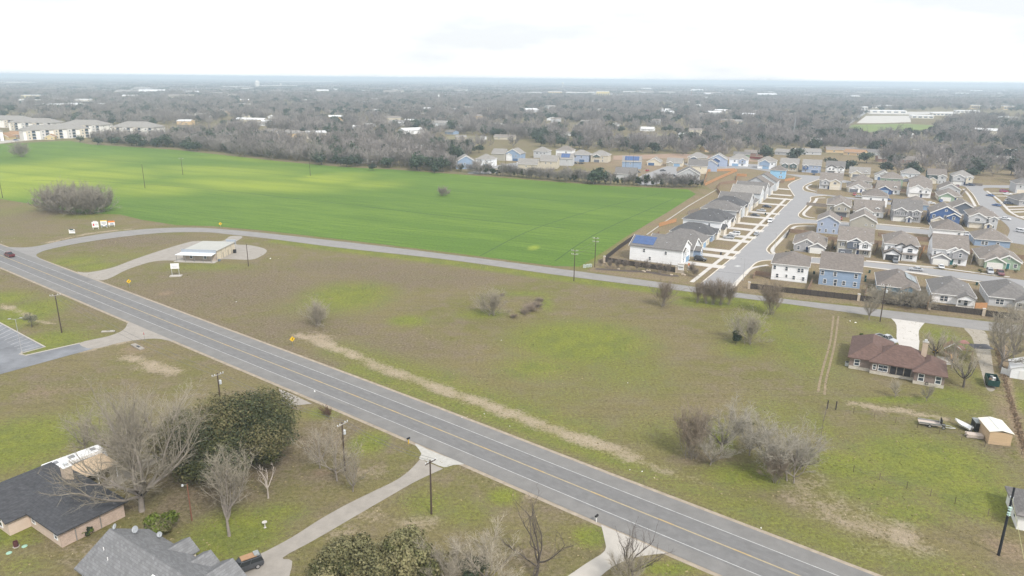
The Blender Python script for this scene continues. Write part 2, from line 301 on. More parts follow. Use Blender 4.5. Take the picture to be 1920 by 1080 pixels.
def ground_material():
    m = bpy.data.materials.new('meadow_ground'); m.use_nodes = True; nt = m.node_tree; N = nt.nodes; L = nt.links
    b = N['Principled BSDF']; b.inputs['Roughness'].default_value = .95; b.inputs['Specular IOR Level'].default_value = .1
    tc = N.new('ShaderNodeTexCoord')
    def noise(sc, det=5, rough=.6, stretch=None):
        n = N.new('ShaderNodeTexNoise'); n.inputs['Scale'].default_value = sc; n.inputs['Detail'].default_value = det; n.inputs['Roughness'].default_value = rough
        if stretch:
            mp = N.new('ShaderNodeMapping'); mp.inputs['Rotation'].default_value = (0, 0, stretch[0]); mp.inputs['Scale'].default_value = (stretch[1], stretch[2], 1)
            L.new(tc.outputs['Object'], mp.inputs[0]); L.new(mp.outputs[0], n.inputs[0])
        else: L.new(tc.outputs['Object'], n.inputs[0])
        return n.outputs[0]
    def mix(f, a, c):
        x = N.new('ShaderNodeMix'); x.data_type = 'RGBA'
        if hasattr(f, 'links'): L.new(f, x.inputs[0])
        else: x.inputs[0].default_value = f
        for k, s in ((6, a), (7, c)):
            if hasattr(s, 'links'): L.new(s, x.inputs[k])
            else: x.inputs[k].default_value = (*s, 1)
        return x.outputs[2]
    def rng(v, a, b2, c=0, d=1):
        x = N.new('ShaderNodeMapRange'); x.interpolation_type = 'SMOOTHSTEP'; L.new(v, x.inputs[0])
        for i, q in enumerate((a, b2, c, d)): x.inputs[i + 1].default_value = q
        return x.outputs[0]
    def math_(op, a, c):
        x = N.new('ShaderNodeMath'); x.operation = op
        for k, s in ((0, a), (1, c)):
            if hasattr(s, 'links'): L.new(s, x.inputs[k])
            else: x.inputs[k].default_value = s
        return x.outputs[0]
    big = noise(.035, 6); mid = noise(.16, 8, .72); fine = noise(1.6, 6, .7); vfine = noise(5.5, 4, .7)
    mow = noise(.35, 4, .6, (R(24), .12, 1.6))
    at = N.new('ShaderNodeAttribute'); at.attribute_name = 'cover'; sp = N.new('ShaderNodeSeparateColor'); L.new(at.outputs['Color'], sp.inputs[0])
    base = mix(rng(big, .40, .62), (.240, .204, .098), (.204, .196, .068))
    base = mix(rng(mid, .42, .66), base, (.258, .212, .134))
    base = mix(math_('MULTIPLY', rng(mow, .46, .66), .35), base, (.175, .145, .088))
    jit = math_('ADD', math_('MULTIPLY', math_('SUBTRACT', mid, .5), 1.1), math_('MULTIPLY', math_('SUBTRACT', fine, .5), 1.0))
    def layer(base, ch, col, lo=.12, hi=.78, amt=1., jm=1.0):
        f = rng(math_('ADD', ch, math_('MULTIPLY', math_('MULTIPLY', jit, jm), math_('MINIMUM', math_('MULTIPLY', ch, 4), 1.))), lo, hi, 0, amt)
        return mix(f, base, col)
    brown = mix(rng(fine, .38, .62), (.192, .150, .104), (.257, .206, .148))
    base = layer(base, sp.outputs[2], brown, .1, 1., .8, .9)
    green = mix(rng(mid, .38, .64), (.245, .272, .050), (.180, .210, .050))
    base = layer(base, sp.outputs[0], green, .02, .74, .9, 1.0)
    dirt = mix(rng(mid, .4, .62), (.36, .27, .185), (.275, .208, .14))
    base = layer(base, at.outputs['Alpha'], dirt, .15, .85, .9)
    straw = mix(rng(fine, .4, .6), (.66, .545, .42), (.36, .295, .205))
    base = layer(base, sp.outputs[1], straw, .3, 1.05, .85, 2.2)
    k = math_('ADD', math_('MULTIPLY', rng(fine, .30, .70, -.5, .5), .48), math_('MULTIPLY', rng(vfine, .28, .72, -.5, .5), .55))
    vm = N.new('ShaderNodeVectorMath'); vm.operation = 'SCALE'; L.new(base, vm.inputs[0]); L.new(math_('MULTIPLY', math_('ADD', k, 1.), .75), vm.inputs['Scale'])
    L.new(vm.outputs[0], b.inputs['Base Color'])
    bp = N.new('ShaderNodeBump'); bp.inputs['Strength'].default_value = .7; bp.inputs['Distance'].default_value = .25
    L.new(math_('ADD', fine, math_('MULTIPLY', vfine, .6)), bp.inputs['Height']); L.new(bp.outputs[0], b.inputs['Normal'])
    return m
gme = np_mesh('ground', vv, ff, [ground_material()])
ca = gme.color_attributes.new('cover', 'FLOAT_COLOR', 'POINT'); ca.data.foreach_set('color', COV.reshape(-1).astype(np.float32))
tag(link('ground', gme), kind='structure')

# ------------------------------------------------------------------ the crop field
def field_material():
    m = bpy.data.materials.new('young_crop'); m.use_nodes = True; nt = m.node_tree; N = nt.nodes; L = nt.links
    b = N['Principled BSDF']; b.inputs['Roughness'].default_value = .9; b.inputs['Specular IOR Level'].default_value = .15
    tc = N.new('ShaderNodeTexCoord')
    def nz(sc, st=None, det=5):
        n = N.new('ShaderNodeTexNoise'); n.inputs['Scale'].default_value = sc; n.inputs['Detail'].default_value = det; n.inputs['Roughness'].default_value = .6
        mp = N.new('ShaderNodeMapping'); L.new(tc.outputs['Object'], mp.inputs[0]); L.new(mp.outputs[0], n.inputs[0])
        if st: mp.vector_type = 'TEXTURE'; mp.inputs['Rotation'].default_value = (0, 0, st[0]); mp.inputs['Scale'].default_value = (st[1], st[2], 1)
        return n.outputs[0]
    def rng(v, a, c, d=0., e=1.):
        x = N.new('ShaderNodeMapRange'); x.interpolation_type = 'SMOOTHSTEP'; L.new(v, x.inputs[0])
        for i, q in enumerate((a, c, d, e)): x.inputs[i + 1].default_value = q
        return x.outputs[0]
    def mth(op, a, c):
        x = N.new('ShaderNodeMath'); x.operation = op
        for k, s in ((0, a), (1, c)):
            if hasattr(s, 'links'): L.new(s, x.inputs[k])
            else: x.inputs[k].default_value = s
        return x.outputs[0]
    def mix(f, a, c):
        x = N.new('ShaderNodeMix'); x.data_type = 'RGBA'; L.new(f, x.inputs[0])
        for k, s in ((6, a), (7, c)):
            if hasattr(s, 'links'): L.new(s, x.inputs[k])
            else: x.inputs[k].default_value = (*s, 1)
        return x.outputs[2]
    rows = nz(1., (R(-23), 30., 1.3), 4); broad = nz(1., (R(-24), 160., 22.), 5); fine = nz(1.1)
    col = mix(rng(broad, .35, .65), (.092, .166, .024), (.130, .212, .030))
    col = mix(rng(rows, .40, .62, 0, .8), col, (.076, .138, .021))
    tot = None
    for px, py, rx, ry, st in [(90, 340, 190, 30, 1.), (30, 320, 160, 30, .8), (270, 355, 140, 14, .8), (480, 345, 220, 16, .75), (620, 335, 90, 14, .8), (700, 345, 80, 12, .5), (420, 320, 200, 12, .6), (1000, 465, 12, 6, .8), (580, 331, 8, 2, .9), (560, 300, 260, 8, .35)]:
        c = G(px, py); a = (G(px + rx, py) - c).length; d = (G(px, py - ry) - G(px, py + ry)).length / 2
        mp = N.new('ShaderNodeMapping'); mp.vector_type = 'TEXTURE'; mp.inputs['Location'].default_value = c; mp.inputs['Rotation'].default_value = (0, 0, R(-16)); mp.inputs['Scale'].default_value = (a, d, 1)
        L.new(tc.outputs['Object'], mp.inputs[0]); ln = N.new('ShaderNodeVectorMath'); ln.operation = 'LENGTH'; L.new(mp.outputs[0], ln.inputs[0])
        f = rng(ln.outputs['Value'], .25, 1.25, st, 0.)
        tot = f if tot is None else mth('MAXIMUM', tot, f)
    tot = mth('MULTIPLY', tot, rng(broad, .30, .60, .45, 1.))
    col = mix(tot, col, (.262, .315, .040))  # yellower crop patches, with sunlight through cloud gaps painted into the same colour
    vm = N.new('ShaderNodeVectorMath'); vm.operation = 'SCALE'; L.new(col, vm.inputs[0]); L.new(rng(fine, .25, .75, .82, 1.18), vm.inputs['Scale']); L.new(vm.outputs[0], b.inputs['Base Color'])
    bp = N.new('ShaderNodeBump'); bp.inputs['Strength'].default_value = .5; bp.inputs['Distance'].default_value = .3; L.new(mth('ADD', rows, mth('MULTIPLY', fine, .5)), bp.inputs['Height']); L.new(bp.outputs[0], b.inputs['Normal'])
    return m
FIELD_PX = [(-160, 275), (0, 270), (130, 264), (170, 271), (330, 281), (520, 302), (640, 313), (740, 318), (860, 327), (1000, 338), (1150, 349), (1290, 355), (1305, 364), (1250, 399), (1180, 440), (1110, 486), (1086, 500), (1040, 499), (840, 473), (640, 449), (500, 433), (400, 424), (330, 422), (265, 412), (225, 402), (150, 400), (75, 385), (0, 373), (-160, 350)]
FIELD = GP(FIELD_PX)
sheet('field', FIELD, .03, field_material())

TRAM = M('trampled_crop', (.045, .088, .022), .95, .25, .3)
for pts, w_ in [([(60, 338), (230, 343), (400, 356), (640, 382), (850, 407), (1060, 428)], .8), ([(900, 498 - 18), (1000, 430), (1120, 392), (1240, 362)], .5), ([(1040, 490), (1130, 432), (1265, 372)], .5), ([(200, 300), (420, 318), (700, 345), (1000, 372), (1200, 392)], .5)]:
    ribbon('tractor_track', smooth_poly(GP(pts), 6), -w_ / 2, w_ / 2, .04, TRAM)
# ------------------------------------------------------------------ main road
YL = GP([(33, 491.5), (167, 544.5), (360, 621.7), (493, 676.7), (700, 756), (1100, 919), (1280, 992.7), (1493, 1078)])
d0 = (YL[1] - YL[0]).normalized(); d1 = (YL[-1] - YL[-4]).normalized()
cen = [YL[0] - d0 * 260, YL[0] - d0 * 120] + YL + [YL[-1] + d1 * 90]
cen = smooth_poly([cen[0], cen[1], YL[0], YL[2], YL[4], YL[5], YL[7], cen[-1]], 8)
ribbon('verge_gravel', cen, -7.35, 7.35, .012, M('verge_gravel', (.33, .28, .22), .95, .28, .8, .4, 8))
road = ribbon('main_road', cen, -6.6, 6.6, .05, ASPH)
ribbon('travel_lanes', cen, -3.25, 3.25, .056, LANE, parent=road)
ribbon('edge_line', cen, 3.32, 3.46, .062, WLINE, parent=road); ribbon('edge_line', cen, -3.46, -3.32, .062, WLINE, parent=road)
ribbon('centre_line', cen, -.14, .14, .062, YLINE, parent=road)
# brighter dashes, 12 m apart
acc = 0.; nxt = 4.; c2 = cen
for a, b in zip(c2[:-1], c2[1:]):
    l = (b - a).length; d = (b - a) / l
    while nxt < acc + l:
        p = a + d * (nxt - acc)
        ribbon('centre_dash', [p, p + d * 2.6], -.15, .15, .068, YDASH, parent=road); nxt += 12.2
    acc += l
WEAR = M('wheel_path', (.176, .174, .173), .9, .22, .5, .2, 25, detail=8); TAR = M('tar_patch', (.135, .134, .136), .9, .2, .6)
def seg(t0, t1):        # part of the road axis between two distances
    out = []; acc = 0.
    for a, b in zip(cen[:-1], cen[1:]):
        l = (b - a).length
        for k in range(5):
            d_ = acc + l * k / 5
            if t0 <= d_ <= t1: out.append(a.lerp(b, k / 5))
        acc += l
    return out
for o_ in (-2.55, -.95, .95, 2.55): ribbon('wheel_path', cen, o_ - .33, o_ + .33, .059, WEAR, parent=road)
rp_ = random.Random(4)
for i in range(16):
    t0 = rp_.uniform(250, 640); q = seg(t0, t0 + rp_.uniform(14, 34)); o_ = rp_.choice((-5.2, -2.6, 2.4, 5.0)); wd_ = rp_.uniform(.5, 1.3) if i % 3 else .05
    if len(q) > 1: ribbon('tar_patch', q, o_ - wd_, o_ + wd_, .0595 + .0001 * i, TAR if i % 3 == 0 else (LANE if i % 2 else WEAR), parent=road)
# road centre helper for keeping plants off
ROADC = [(p.x, p.y) for p in cen]

# ------------------------------------------------------------------ side road
far_e = [(-40, 470), (0, 463.5), (60, 463), (133, 448), (233, 433), (333, 427), (433, 431), (640, 453), (840, 477), (1040, 503), (1280, 535), (1467, 560), (1647, 580), (1913, 610), (2100, 632)]
near_e = [(2100, 650), (1847, 620), (1647, 594), (1480, 570.5), (1280, 545.5), (1040, 515), (840, 487), (640, 465), (500, 447), (433, 440), (383, 435.5), (300, 437), (200, 448), (110, 463.5), (70, 476), (78, 486), (110, 500)]
fe = smooth_poly(GP(far_e), 6); ne = smooth_poly(GP(near_e), 6)
sheet('side_road', fe + ne + GP([(60, 492), (0, 480), (-40, 474)]), .04, ASPH2)

# ------------------------------------------------------------------ drives, lots and yards in the foreground
sheet('office_drive', smooth_poly(GP([(145, 510), (165, 511), (210, 502), (250, 487), (300, 470), (350, 455), (372, 452), (415, 452), (432, 443), (455, 444), (440, 457), (470, 460), (495, 466), (500, 472), (490, 480), (470, 487), (420, 486), (400, 490), (340, 489), (290, 490), (240, 505), (205, 522), (180, 525)]), 4, True), .028, OCONC)
lot = sheet('parking_lot', GP([(-60, 575), (0, 605), (83, 650), (44, 660), (35, 664), (48, 666), (150, 643), (175, 654), (80, 680), (0, 702), (-60, 718)]), .03, DASPH)
sheet('entrance_drive', smooth_poly(GP([(150, 643), (205, 630), (232, 618), (242, 604), (260, 608), (300, 626), (325, 640), (290, 635), (233, 641), (175, 654)]), 4, True), .034, OCONC)
kerb = ribbon('kerb', GP([(-60, 577), (0, 606), (84, 651), (46, 661), (36, 664.5), (48, 667), (150, 644)]), -.12, .22, .15, CONC, t=.16)
for i in range(10):
    t = (i + .5) / 10; a = G(0 + 80 * t, 607 + 44 * t); b = G(-22 + 62 * t, 621 + 40 * t)
    ribbon('bay_line', [a, a + (b - a) * .95], -.08, .08, .036, WLINE, parent=lot)
sheet('apron', smooth_poly(GP([(778, 832), (800, 842), (835, 856), (872, 869), (850, 872), (832, 876), (806, 866), (786, 860), (790, 850)]), 3, True), .022, M('pale_gravel', (.42, .41, .38), .95, .15, 1.5, .4, 9))
dl = [(788, 861), (766, 884), (740, 902), (705, 919), (650, 946), (600, 974), (550, 1006), (500, 1033), (440, 1062), (420, 1090)]
dr = [(540, 1090), (548, 1052), (530, 1046), (580, 1018), (622, 994), (680, 960), (730, 931), (770, 908), (800, 893), (831, 879)]
sheet('driveway', smooth_poly(GP(dl), 3) + smooth_poly(GP(dr), 3), .03, OCONC)
sheet('east_driveway', smooth_poly(GP([(1127, 984), (1133, 1010), (1134, 1033), (1100, 1056), (1050, 1090)]), 3) + smooth_poly(GP([(1110, 1095), (1150, 1062), (1190, 1046), (1225, 1040), (1250, 1038)]), 3) + GP([(1190, 1011)]), .03, CONC)
sheet('verge_pad', GP([(523, 729), (538, 735), (585, 757), (560, 760), (541, 760), (527, 745)]), .03, OCONC)
sheet('house_driveway', smooth_poly(GP([(1671, 597), (1681, 610), (1682, 640), (1700, 660), (1722, 662)]), 3) + smooth_poly(GP([(1724, 640), (1723, 620), (1735, 604)]), 3), .03, WCONC)
sheet('gravel_drive', smooth_poly(GP([(1808, 615), (1822, 632), (1830, 660), (1838, 690), (1844, 712), (1848, 726), (1856, 734), (1866, 730), (1866, 712), (1862, 690), (1856, 650), (1846, 621)]), 3, True), .026, GRAVEL)
sheet('patio', GP([(1756, 668), (1782, 670), (1784, 684), (1768, 684)]), .028, CONC)
sheet('carport_drive', smooth_poly(GP([(190, 905), (250, 870), (320, 838), (360, 820), (375, 828), (330, 850), (260, 885), (215, 915)]), 3, True), .026, GRAVEL)
sheet('field_track', smooth_poly(GP([(-20, 265), (60, 259), (140, 256), (150, 258), (60, 263), (-20, 271)]), 3, True), .035, CONC)

TRK = M('worn_track', (.235, .185, .118), .95, .3, .7, .3, 6)
for pts in ([(1563, 592), (1557, 640), (1546, 680), (1538, 712), (1534, 735)], [(1572, 593), (1566, 640), (1557, 680), (1549, 712), (1546, 740)]):
    ribbon('wheel_track', smooth_poly(GP(pts), 5), -.26, .26, .014, TRK)
# ------------------------------------------------------------------ the new streets
stA = smooth_poly(GP([(1302, 541), (1315, 532), (1345, 507), (1380, 478), (1407, 453), (1440, 420), (1468, 391), (1486, 373), (1489, 369)]), 4) + \
      smooth_poly(GP([(1489, 368), (1480, 354), (1477, 348), (1486, 341), (1503, 334), (1470, 326)]), 4) + GP([(1535, 330), (1640, 347), (1640, 352), (1540, 336)]) + \
      smooth_poly(GP([(1535, 336), (1513, 345), (1505, 351), (1508, 358), (1530, 363)]), 4) + GP([(1640, 375), (1770, 392), (1812, 398), (1812, 404), (1760, 397), (1640, 380), (1550, 367)]) + \
      smooth_poly(GP([(1540, 367), (1521, 369), (1519, 377), (1507, 391), (1496, 403), (1503, 410), (1528, 413)]), 4) + GP([(1640, 421), (1725, 429), (1800, 437), (1875, 446), (1885, 462), (1830, 454), (1740, 440), (1650, 431), (1580, 424)]) + \
      smooth_poly(GP([(1528, 419), (1487, 420), (1474, 427), (1452, 450), (1437, 466), (1441, 474), (1460, 478)]), 4) + GP([(1624, 491), (1750, 504), (1893, 522), (1990, 534), (1990, 548), (1900, 535), (1740, 514), (1620, 500), (1535, 494)]) + \
      smooth_poly(GP([(1462, 489), (1440, 488), (1418, 492), (1400, 509), (1378, 537), (1372, 552)]), 4)
street = sheet('residential_street', stA, .035, STREETM)
SL = smooth_poly(GP([(1315, 532), (1345, 507), (1380, 478), (1407, 453), (1440, 420), (1468, 391), (1486, 373)]), 4)
KERB = M('kerb_concrete', (.62, .57, .50), .9, .08, 1.)
ribbon('kerb', SL, 0, .35, .14, KERB, t=.14)
ribbon('pavement', SL, 2.6, 4.1, .06, WCONC)
for nm, pts in [('kerb', [(1378, 537), (1400, 509), (1418, 492), (1440, 488), (1462, 489), (1535, 494), (1620, 500), (1740, 514)]), ('kerb', [(1750, 503.5), (1624, 490.5), (1460, 478), (1441, 474), (1437, 466), (1452, 450), (1474, 427), (1487, 420), (1528, 419), (1580, 424), (1650, 431), (1740, 440)]),
                ('kerb', [(1725, 428.5), (1640, 420.5), (1528, 412.5), (1503, 409.5), (1496, 402.5), (1507, 390.5), (1519, 376.5), (1521, 369), (1550, 366.5)]), ('kerb', [(1530, 363), (1508, 358), (1505, 351), (1513, 345), (1535, 336)]), ('kerb', [(1489, 368), (1480, 354), (1477, 348), (1486, 341), (1503, 334)])]:
    ribbon(nm, smooth_poly(GP(pts), 4), -.45, 0, .14, KERB, t=.14)
for pts in [[(1355, 556), (1372, 540), (1395, 516), (1410, 503), (1440, 497)], [(1452, 476), (1448, 468), (1462, 452), (1486, 428), (1500, 424), (1528, 424)], [(1528, 409), (1512, 406), (1507, 400), (1519, 388), (1530, 376), (1532, 372), (1548, 371)], [(1530, 359), (1516, 355), (1513, 350), (1522, 345)]]:
    ribbon('pavement', smooth_poly(GP(pts), 4), -.75, .75, .06, WCONC)
for pts in [[(1624, 489), (1750, 501), (1893, 519.5)], [(1640, 419), (1725, 427), (1800, 434.5)], [(1600, 497), (1740, 515.5), (1900, 537)]]:
    ribbon('pavement', GP(pts), -.7, .7, .055, WCONC)
# right-hand street
stD = smooth_poly(GP([(1790, 347), (1812, 351), (1826, 366), (1837, 385), (1860, 402), (1880, 415), (1893, 430), (1888, 446), (1884, 463)]), 4) + GP([(1895, 455), (1990, 470), (1990, 440)]) + smooth_poly(GP([(1960, 428), (1920, 413), (1900, 406), (1884, 399), (1866, 376), (1852, 362), (1844, 356), (1850, 352), (1897, 353)]), 4) + GP([(1898, 347.5), (1828, 347)])
sheet('east_street', stD, .036, STREETM)
ribbon('kerb', smooth_poly(GP([(1812, 351), (1826, 366), (1837, 385)]), 4), -.4, 0, .14, KERB, t=.14)
ribbon('pavement', smooth_poly(GP([(1806, 354), (1818, 368), (1829, 387)]), 4), -.7, .7, .06, WCONC)
ribbon('pavement', smooth_poly(GP([(1850, 358), (1874, 376), (1898, 400), (1935, 415)]), 4), -.7, .7, .06, WCONC)
for i, (x0, y0, x1, y1) in enumerate([(1860, 362, 1905, 362.5), (1868, 367.5, 1905, 368), (1876, 382, 1920, 381), (1884, 388, 1925, 386.5), (1890, 393, 1925, 392), (1898, 398, 1925, 397), (1908, 407, 1930, 406)]):
    a, b = G(x0, y0), G(x1, y1); ribbon('driveway', [a, b], -1.3, 1.3, .045, WCONC)
# drives of the row west of the street
A_ROT = R(-28.3); a_dir = Vector((math.cos(A_ROT), math.sin(A_ROT), 0)); a_up = Vector((-a_dir.y, a_dir.x, 0))
A_DR = [(1336.6, 498.7), (1358, 482), (1367, 472), (1387, 452), (1398.6, 444.5), (1413.6, 432), (1423, 421.7), (1436, 409), (1445.6, 400.5), (1460, 384), (1472, 373.5), (1470, 366), (1468, 354.5)]
A_LEN = [7.5] * 13
for i, p in enumerate(A_DR):
    e = G(*p); wdt = 2.5
    ribbon('driveway', [e - a_dir * 11.5, e + a_dir * 4.3], -wdt, wdt, .065, WCONC)
# arrow-shaped worn patch on the street mouth
sheet('street_patch', GP([(1376, 499), (1383, 497.5), (1390, 499), (1383, 500.5)]), .042, M('pale_patch', (.5, .5, .5), .9, .05))

# the far subdivision's street and pads
sheet('far_street', smooth_poly(GP([(876, 325), (905, 318), (925, 312), (960, 306), (1000, 303), (1040, 298), (1060, 299), (1010, 307), (985, 312), (950, 320), (915, 326)]), 4, True), .034, STREETM)
sheet('far_cul_de_sac', smooth_poly(GP([(1192, 338), (1205, 328), (1222, 322), (1250, 312), (1275, 308), (1268, 318), (1272, 330), (1250, 340), (1222, 347), (1200, 346)]), 4, True), .034, STREETM)
sheet('far_cross_street', smooth_poly(GP([(1280, 306), (1330, 311), (1365, 307), (1425, 309), (1470, 322), (1466, 326), (1400, 316), (1320, 318)]), 3, True), .033, STREETM)
# school grounds and clearings far off
LAWN = M('mown_lawn', (.16, .21, .06), .95, .2, .02, .3, 2); PADM = M('bright_paving', (.46, .44, .41), .9, .1, .05)
sheet('school_lawn', GP([(1572, 247), (1600, 234), (1700, 232), (1762, 236), (1750, 243), (1700, 245), (1620, 248)]), .05, LAWN)
sheet('school_yard', GP([(1606, 231), (1624, 217), (1706, 217), (1708, 229), (1650, 231)]), .06, PADM)
sheet('school_paving', GP([(1625, 214), (1640, 210), (1800, 209), (1800, 213), (1715, 215)]), .06, PADM)
sheet('school_road', GP([(1566, 240), (1600, 221), (1620, 209), (1628, 209), (1607, 224), (1578, 242)]), .065, STREETM)
sheet('sports_field', GP([(1790, 226), (1990, 232), (1990, 246), (1850, 240), (1795, 233)]), .05, LAWN)
sheet('clearing', GP([(1112, 268), (1150, 256), (1220, 250), (1268, 252), (1280, 262), (1200, 266), (1140, 274)]), .05, M('dry_pasture', (0.192, 0.172, 0.096), .95, .2, .02, .3, 2))
sheet('clearing', GP([(810, 262), (850, 254), (920, 256), (910, 264), (850, 270), (815, 270)]), .05, MATS['dry_pasture'])
sheet('fallow_strip', GP([(1150, 292), (1260, 288), (1330, 290), (1430, 300), (1430, 304), (1330, 298), (1240, 297), (1150, 300)]), .05, M('bare_soil', (.30, .21, .155), .95, .2, .05, .3, 2))

# ------------------------------------------------------------------ house builder
def sid(name, c): return M('siding_' + name, c, .75, .05, .4, kind='siding')
WALL = {'white': sid('white', (.84, .85, .87)), 'blue': sid('blue', (.27, .36, .50)), 'lav': sid('lavender', (.36, .42, .55)), 'sky': sid('sky', (.30, .55, .78)), 'grey': sid('grey', (.36, .36, .38)), 'taupe': sid('taupe', (.40, .38, .33)),
        'beige': sid('beige', (.55, .50, .41)), 'cream': sid('cream', (.68, .62, .50)), 'navy': sid('navy', (.07, .13, .29)), 'slate': sid('slate', (.13, .15, .19)), 'green': sid('green', (.30, .40, .30)), 'pale': sid('pale', (.60, .63, .66)),
        'dgreen': sid('dark_green', (.09, .13, .13)), 'teal': sid('teal', (.10, .22, .33)), 'lgrey': sid('light_grey', (.50, .51, .53)), 'stone': M('pale_stone', (.60, .53, .42), .9, .15, 1.2, kind='brick'), 'charcoal': sid('charcoal', (.07, .07, .08))}
ROOF = {'brown': M('shingle_brown', (.200, .176, .160), .9, .10, .7, kind='shingle'), 'grey': M('shingle_grey', (.188, .178, .172), .9, .10, .7, kind='shingle'), 'dark': M('shingle_dark', (.105, .105, .11), .9, .12, .7, kind='shingle'), 'taupe': M('shingle_taupe', (.235, .208, .188), .9, .10, .7, kind='shingle'), 'pale': M('shingle_pale', (.29, .275, .26), .9, .10, .7, kind='shingle')}
DOORM = {'white': M('garage_white', (.78, .77, .74), .6, .03), 'black': M('garage_black', (.03, .032, .04), .5, .05), 'blue': M('garage_blue', (.06, .13, .27), .5, .05), 'cream': M('garage_cream', (.72, .66, .56), .6, .03), 'lblue': M('garage_light_blue', (.25, .40, .58), .5, .05), 'slate': M('garage_slate', (.15, .16, .19), .5, .05)}
FDOOR = {'teal': M('door_teal', (.03, .16, .17), .4, .05), 'navy': M('door_navy', (.04, .06, .14), .4, .05), 'black': BLACK, 'white': WHITE, 'brown': M('door_brown', (.12, .07, .04), .5, .05)}
PANEL = M('solar_panel', (.05, .10, .24), .25, .15, 1.5, spec=.6); SHUT = M('dark_shutter', (.05, .055, .065), .6, .05)
WCACHE = {}
def win_mesh(wd, ht, far):
    k = (round(wd, 2), round(ht, 2), far)
    if k in WCACHE: return WCACHE[k]
    f = MB(); b = .13
    for x0, x1, z0, z1 in [(-wd / 2 - b, -wd / 2, -ht / 2 - b, ht / 2 + b), (wd / 2, wd / 2 + b, -ht / 2 - b, ht / 2 + b), (-wd / 2, wd / 2, -ht / 2 - b, -ht / 2), (-wd / 2, wd / 2, ht / 2, ht / 2 + b), (-wd / 2, wd / 2, -.045, .045)]:
        f.box(x0, x1, -.10, .02, z0, z1, WHITE)
    p = MB().box(-wd / 2 + .002, wd / 2 - .002, -.05, .02, -ht / 2 + .002, ht / 2 - .002, GLASS)
    if far: f.box(-wd / 2 + .002, wd / 2 - .002, -.05, .02, -ht / 2 + .002, ht / 2 - .002, GLASS)
    WCACHE[k] = (f.mesh('window'), None if far else p.mesh('pane')); return WCACHE[k]
def window(par, x, y, z, wd, ht, face, far=False):      # face: outward angle; 0 = towards -y
    f, p = win_mesh(wd, ht, far); o = link('window', f, par, (x, y, z), face)
    if p: link('pane', p, o)
    return o
def gable_roof(mb, w, z, pitch, y0, y1, mat, ov=.45, t=.2, xc=0., axis='y'):
    h = w / 2 * pitch; e = w / 2 + ov; ze = z - ov * pitch; zr = z + h
    pr = [(-e, ze), (0, zr), (e, ze), (e, ze + t), (0, zr + t), (-e, ze + t)]
    T = (lambda p, s: (xc + p[0], s, p[1])) if axis == 'y' else (lambda p, s: (s, xc + p[0], p[1]))
    vs = [T(p, y0) for p in pr] + [T(p, y1) for p in pr]
    mb.add(vs, [(0, 1, 7, 6), (1, 2, 8, 7), (2, 3, 9, 8), (3, 4, 10, 9), (4, 5, 11, 10), (5, 0, 6, 11), (0, 5, 4, 1), (1, 4, 3, 2), (6, 7, 10, 11), (7, 8, 9, 10)], mat)
    return zr + t
def hip_roof(mb, w, d, z, pitch, mat, ov=.45, t=.2, xc=0., yc=0.):
    a, b = w / 2 + ov, d / 2 + ov; r = min(a, b); h = r * pitch; z0 = z - .1
    if a >= b: r1, r2 = (-(a - b), 0), (a - b, 0)
    else: r1, r2 = (0, -(b - a)), (0, b - a)
    c = [(-a, -b), (a, -b), (a, b), (-a, b)]
    vs = [(xc + x, yc + y, z0) for x, y in c] + [(xc + x, yc + y, z0 + t) for x, y in c] + [(xc + r1[0], yc + r1[1], z0 + t + h), (xc + r2[0], yc + r2[1], z0 + t + h)]
    fs = [(0, 3, 2, 1), (0, 1, 5, 4), (1, 2, 6, 5), (2, 3, 7, 6), (3, 0, 4, 7)]
    if a >= b: fs += [(4, 5, 9, 8), (5, 6, 9), (6, 7, 8, 9), (7, 4, 8)]
    else: fs += [(4, 5, 8), (5, 6, 9, 8), (6, 7, 9), (7, 4, 8, 9)]
    mb.add(vs, fs, mat); return z0 + t + h
def rake(mb, w, z, pitch, y, mat=WHITE, xc=0., ov=.45):
    gable_roof(mb, w, z - .28, pitch, y - .05, y + .05, mat, ov, .5, xc)
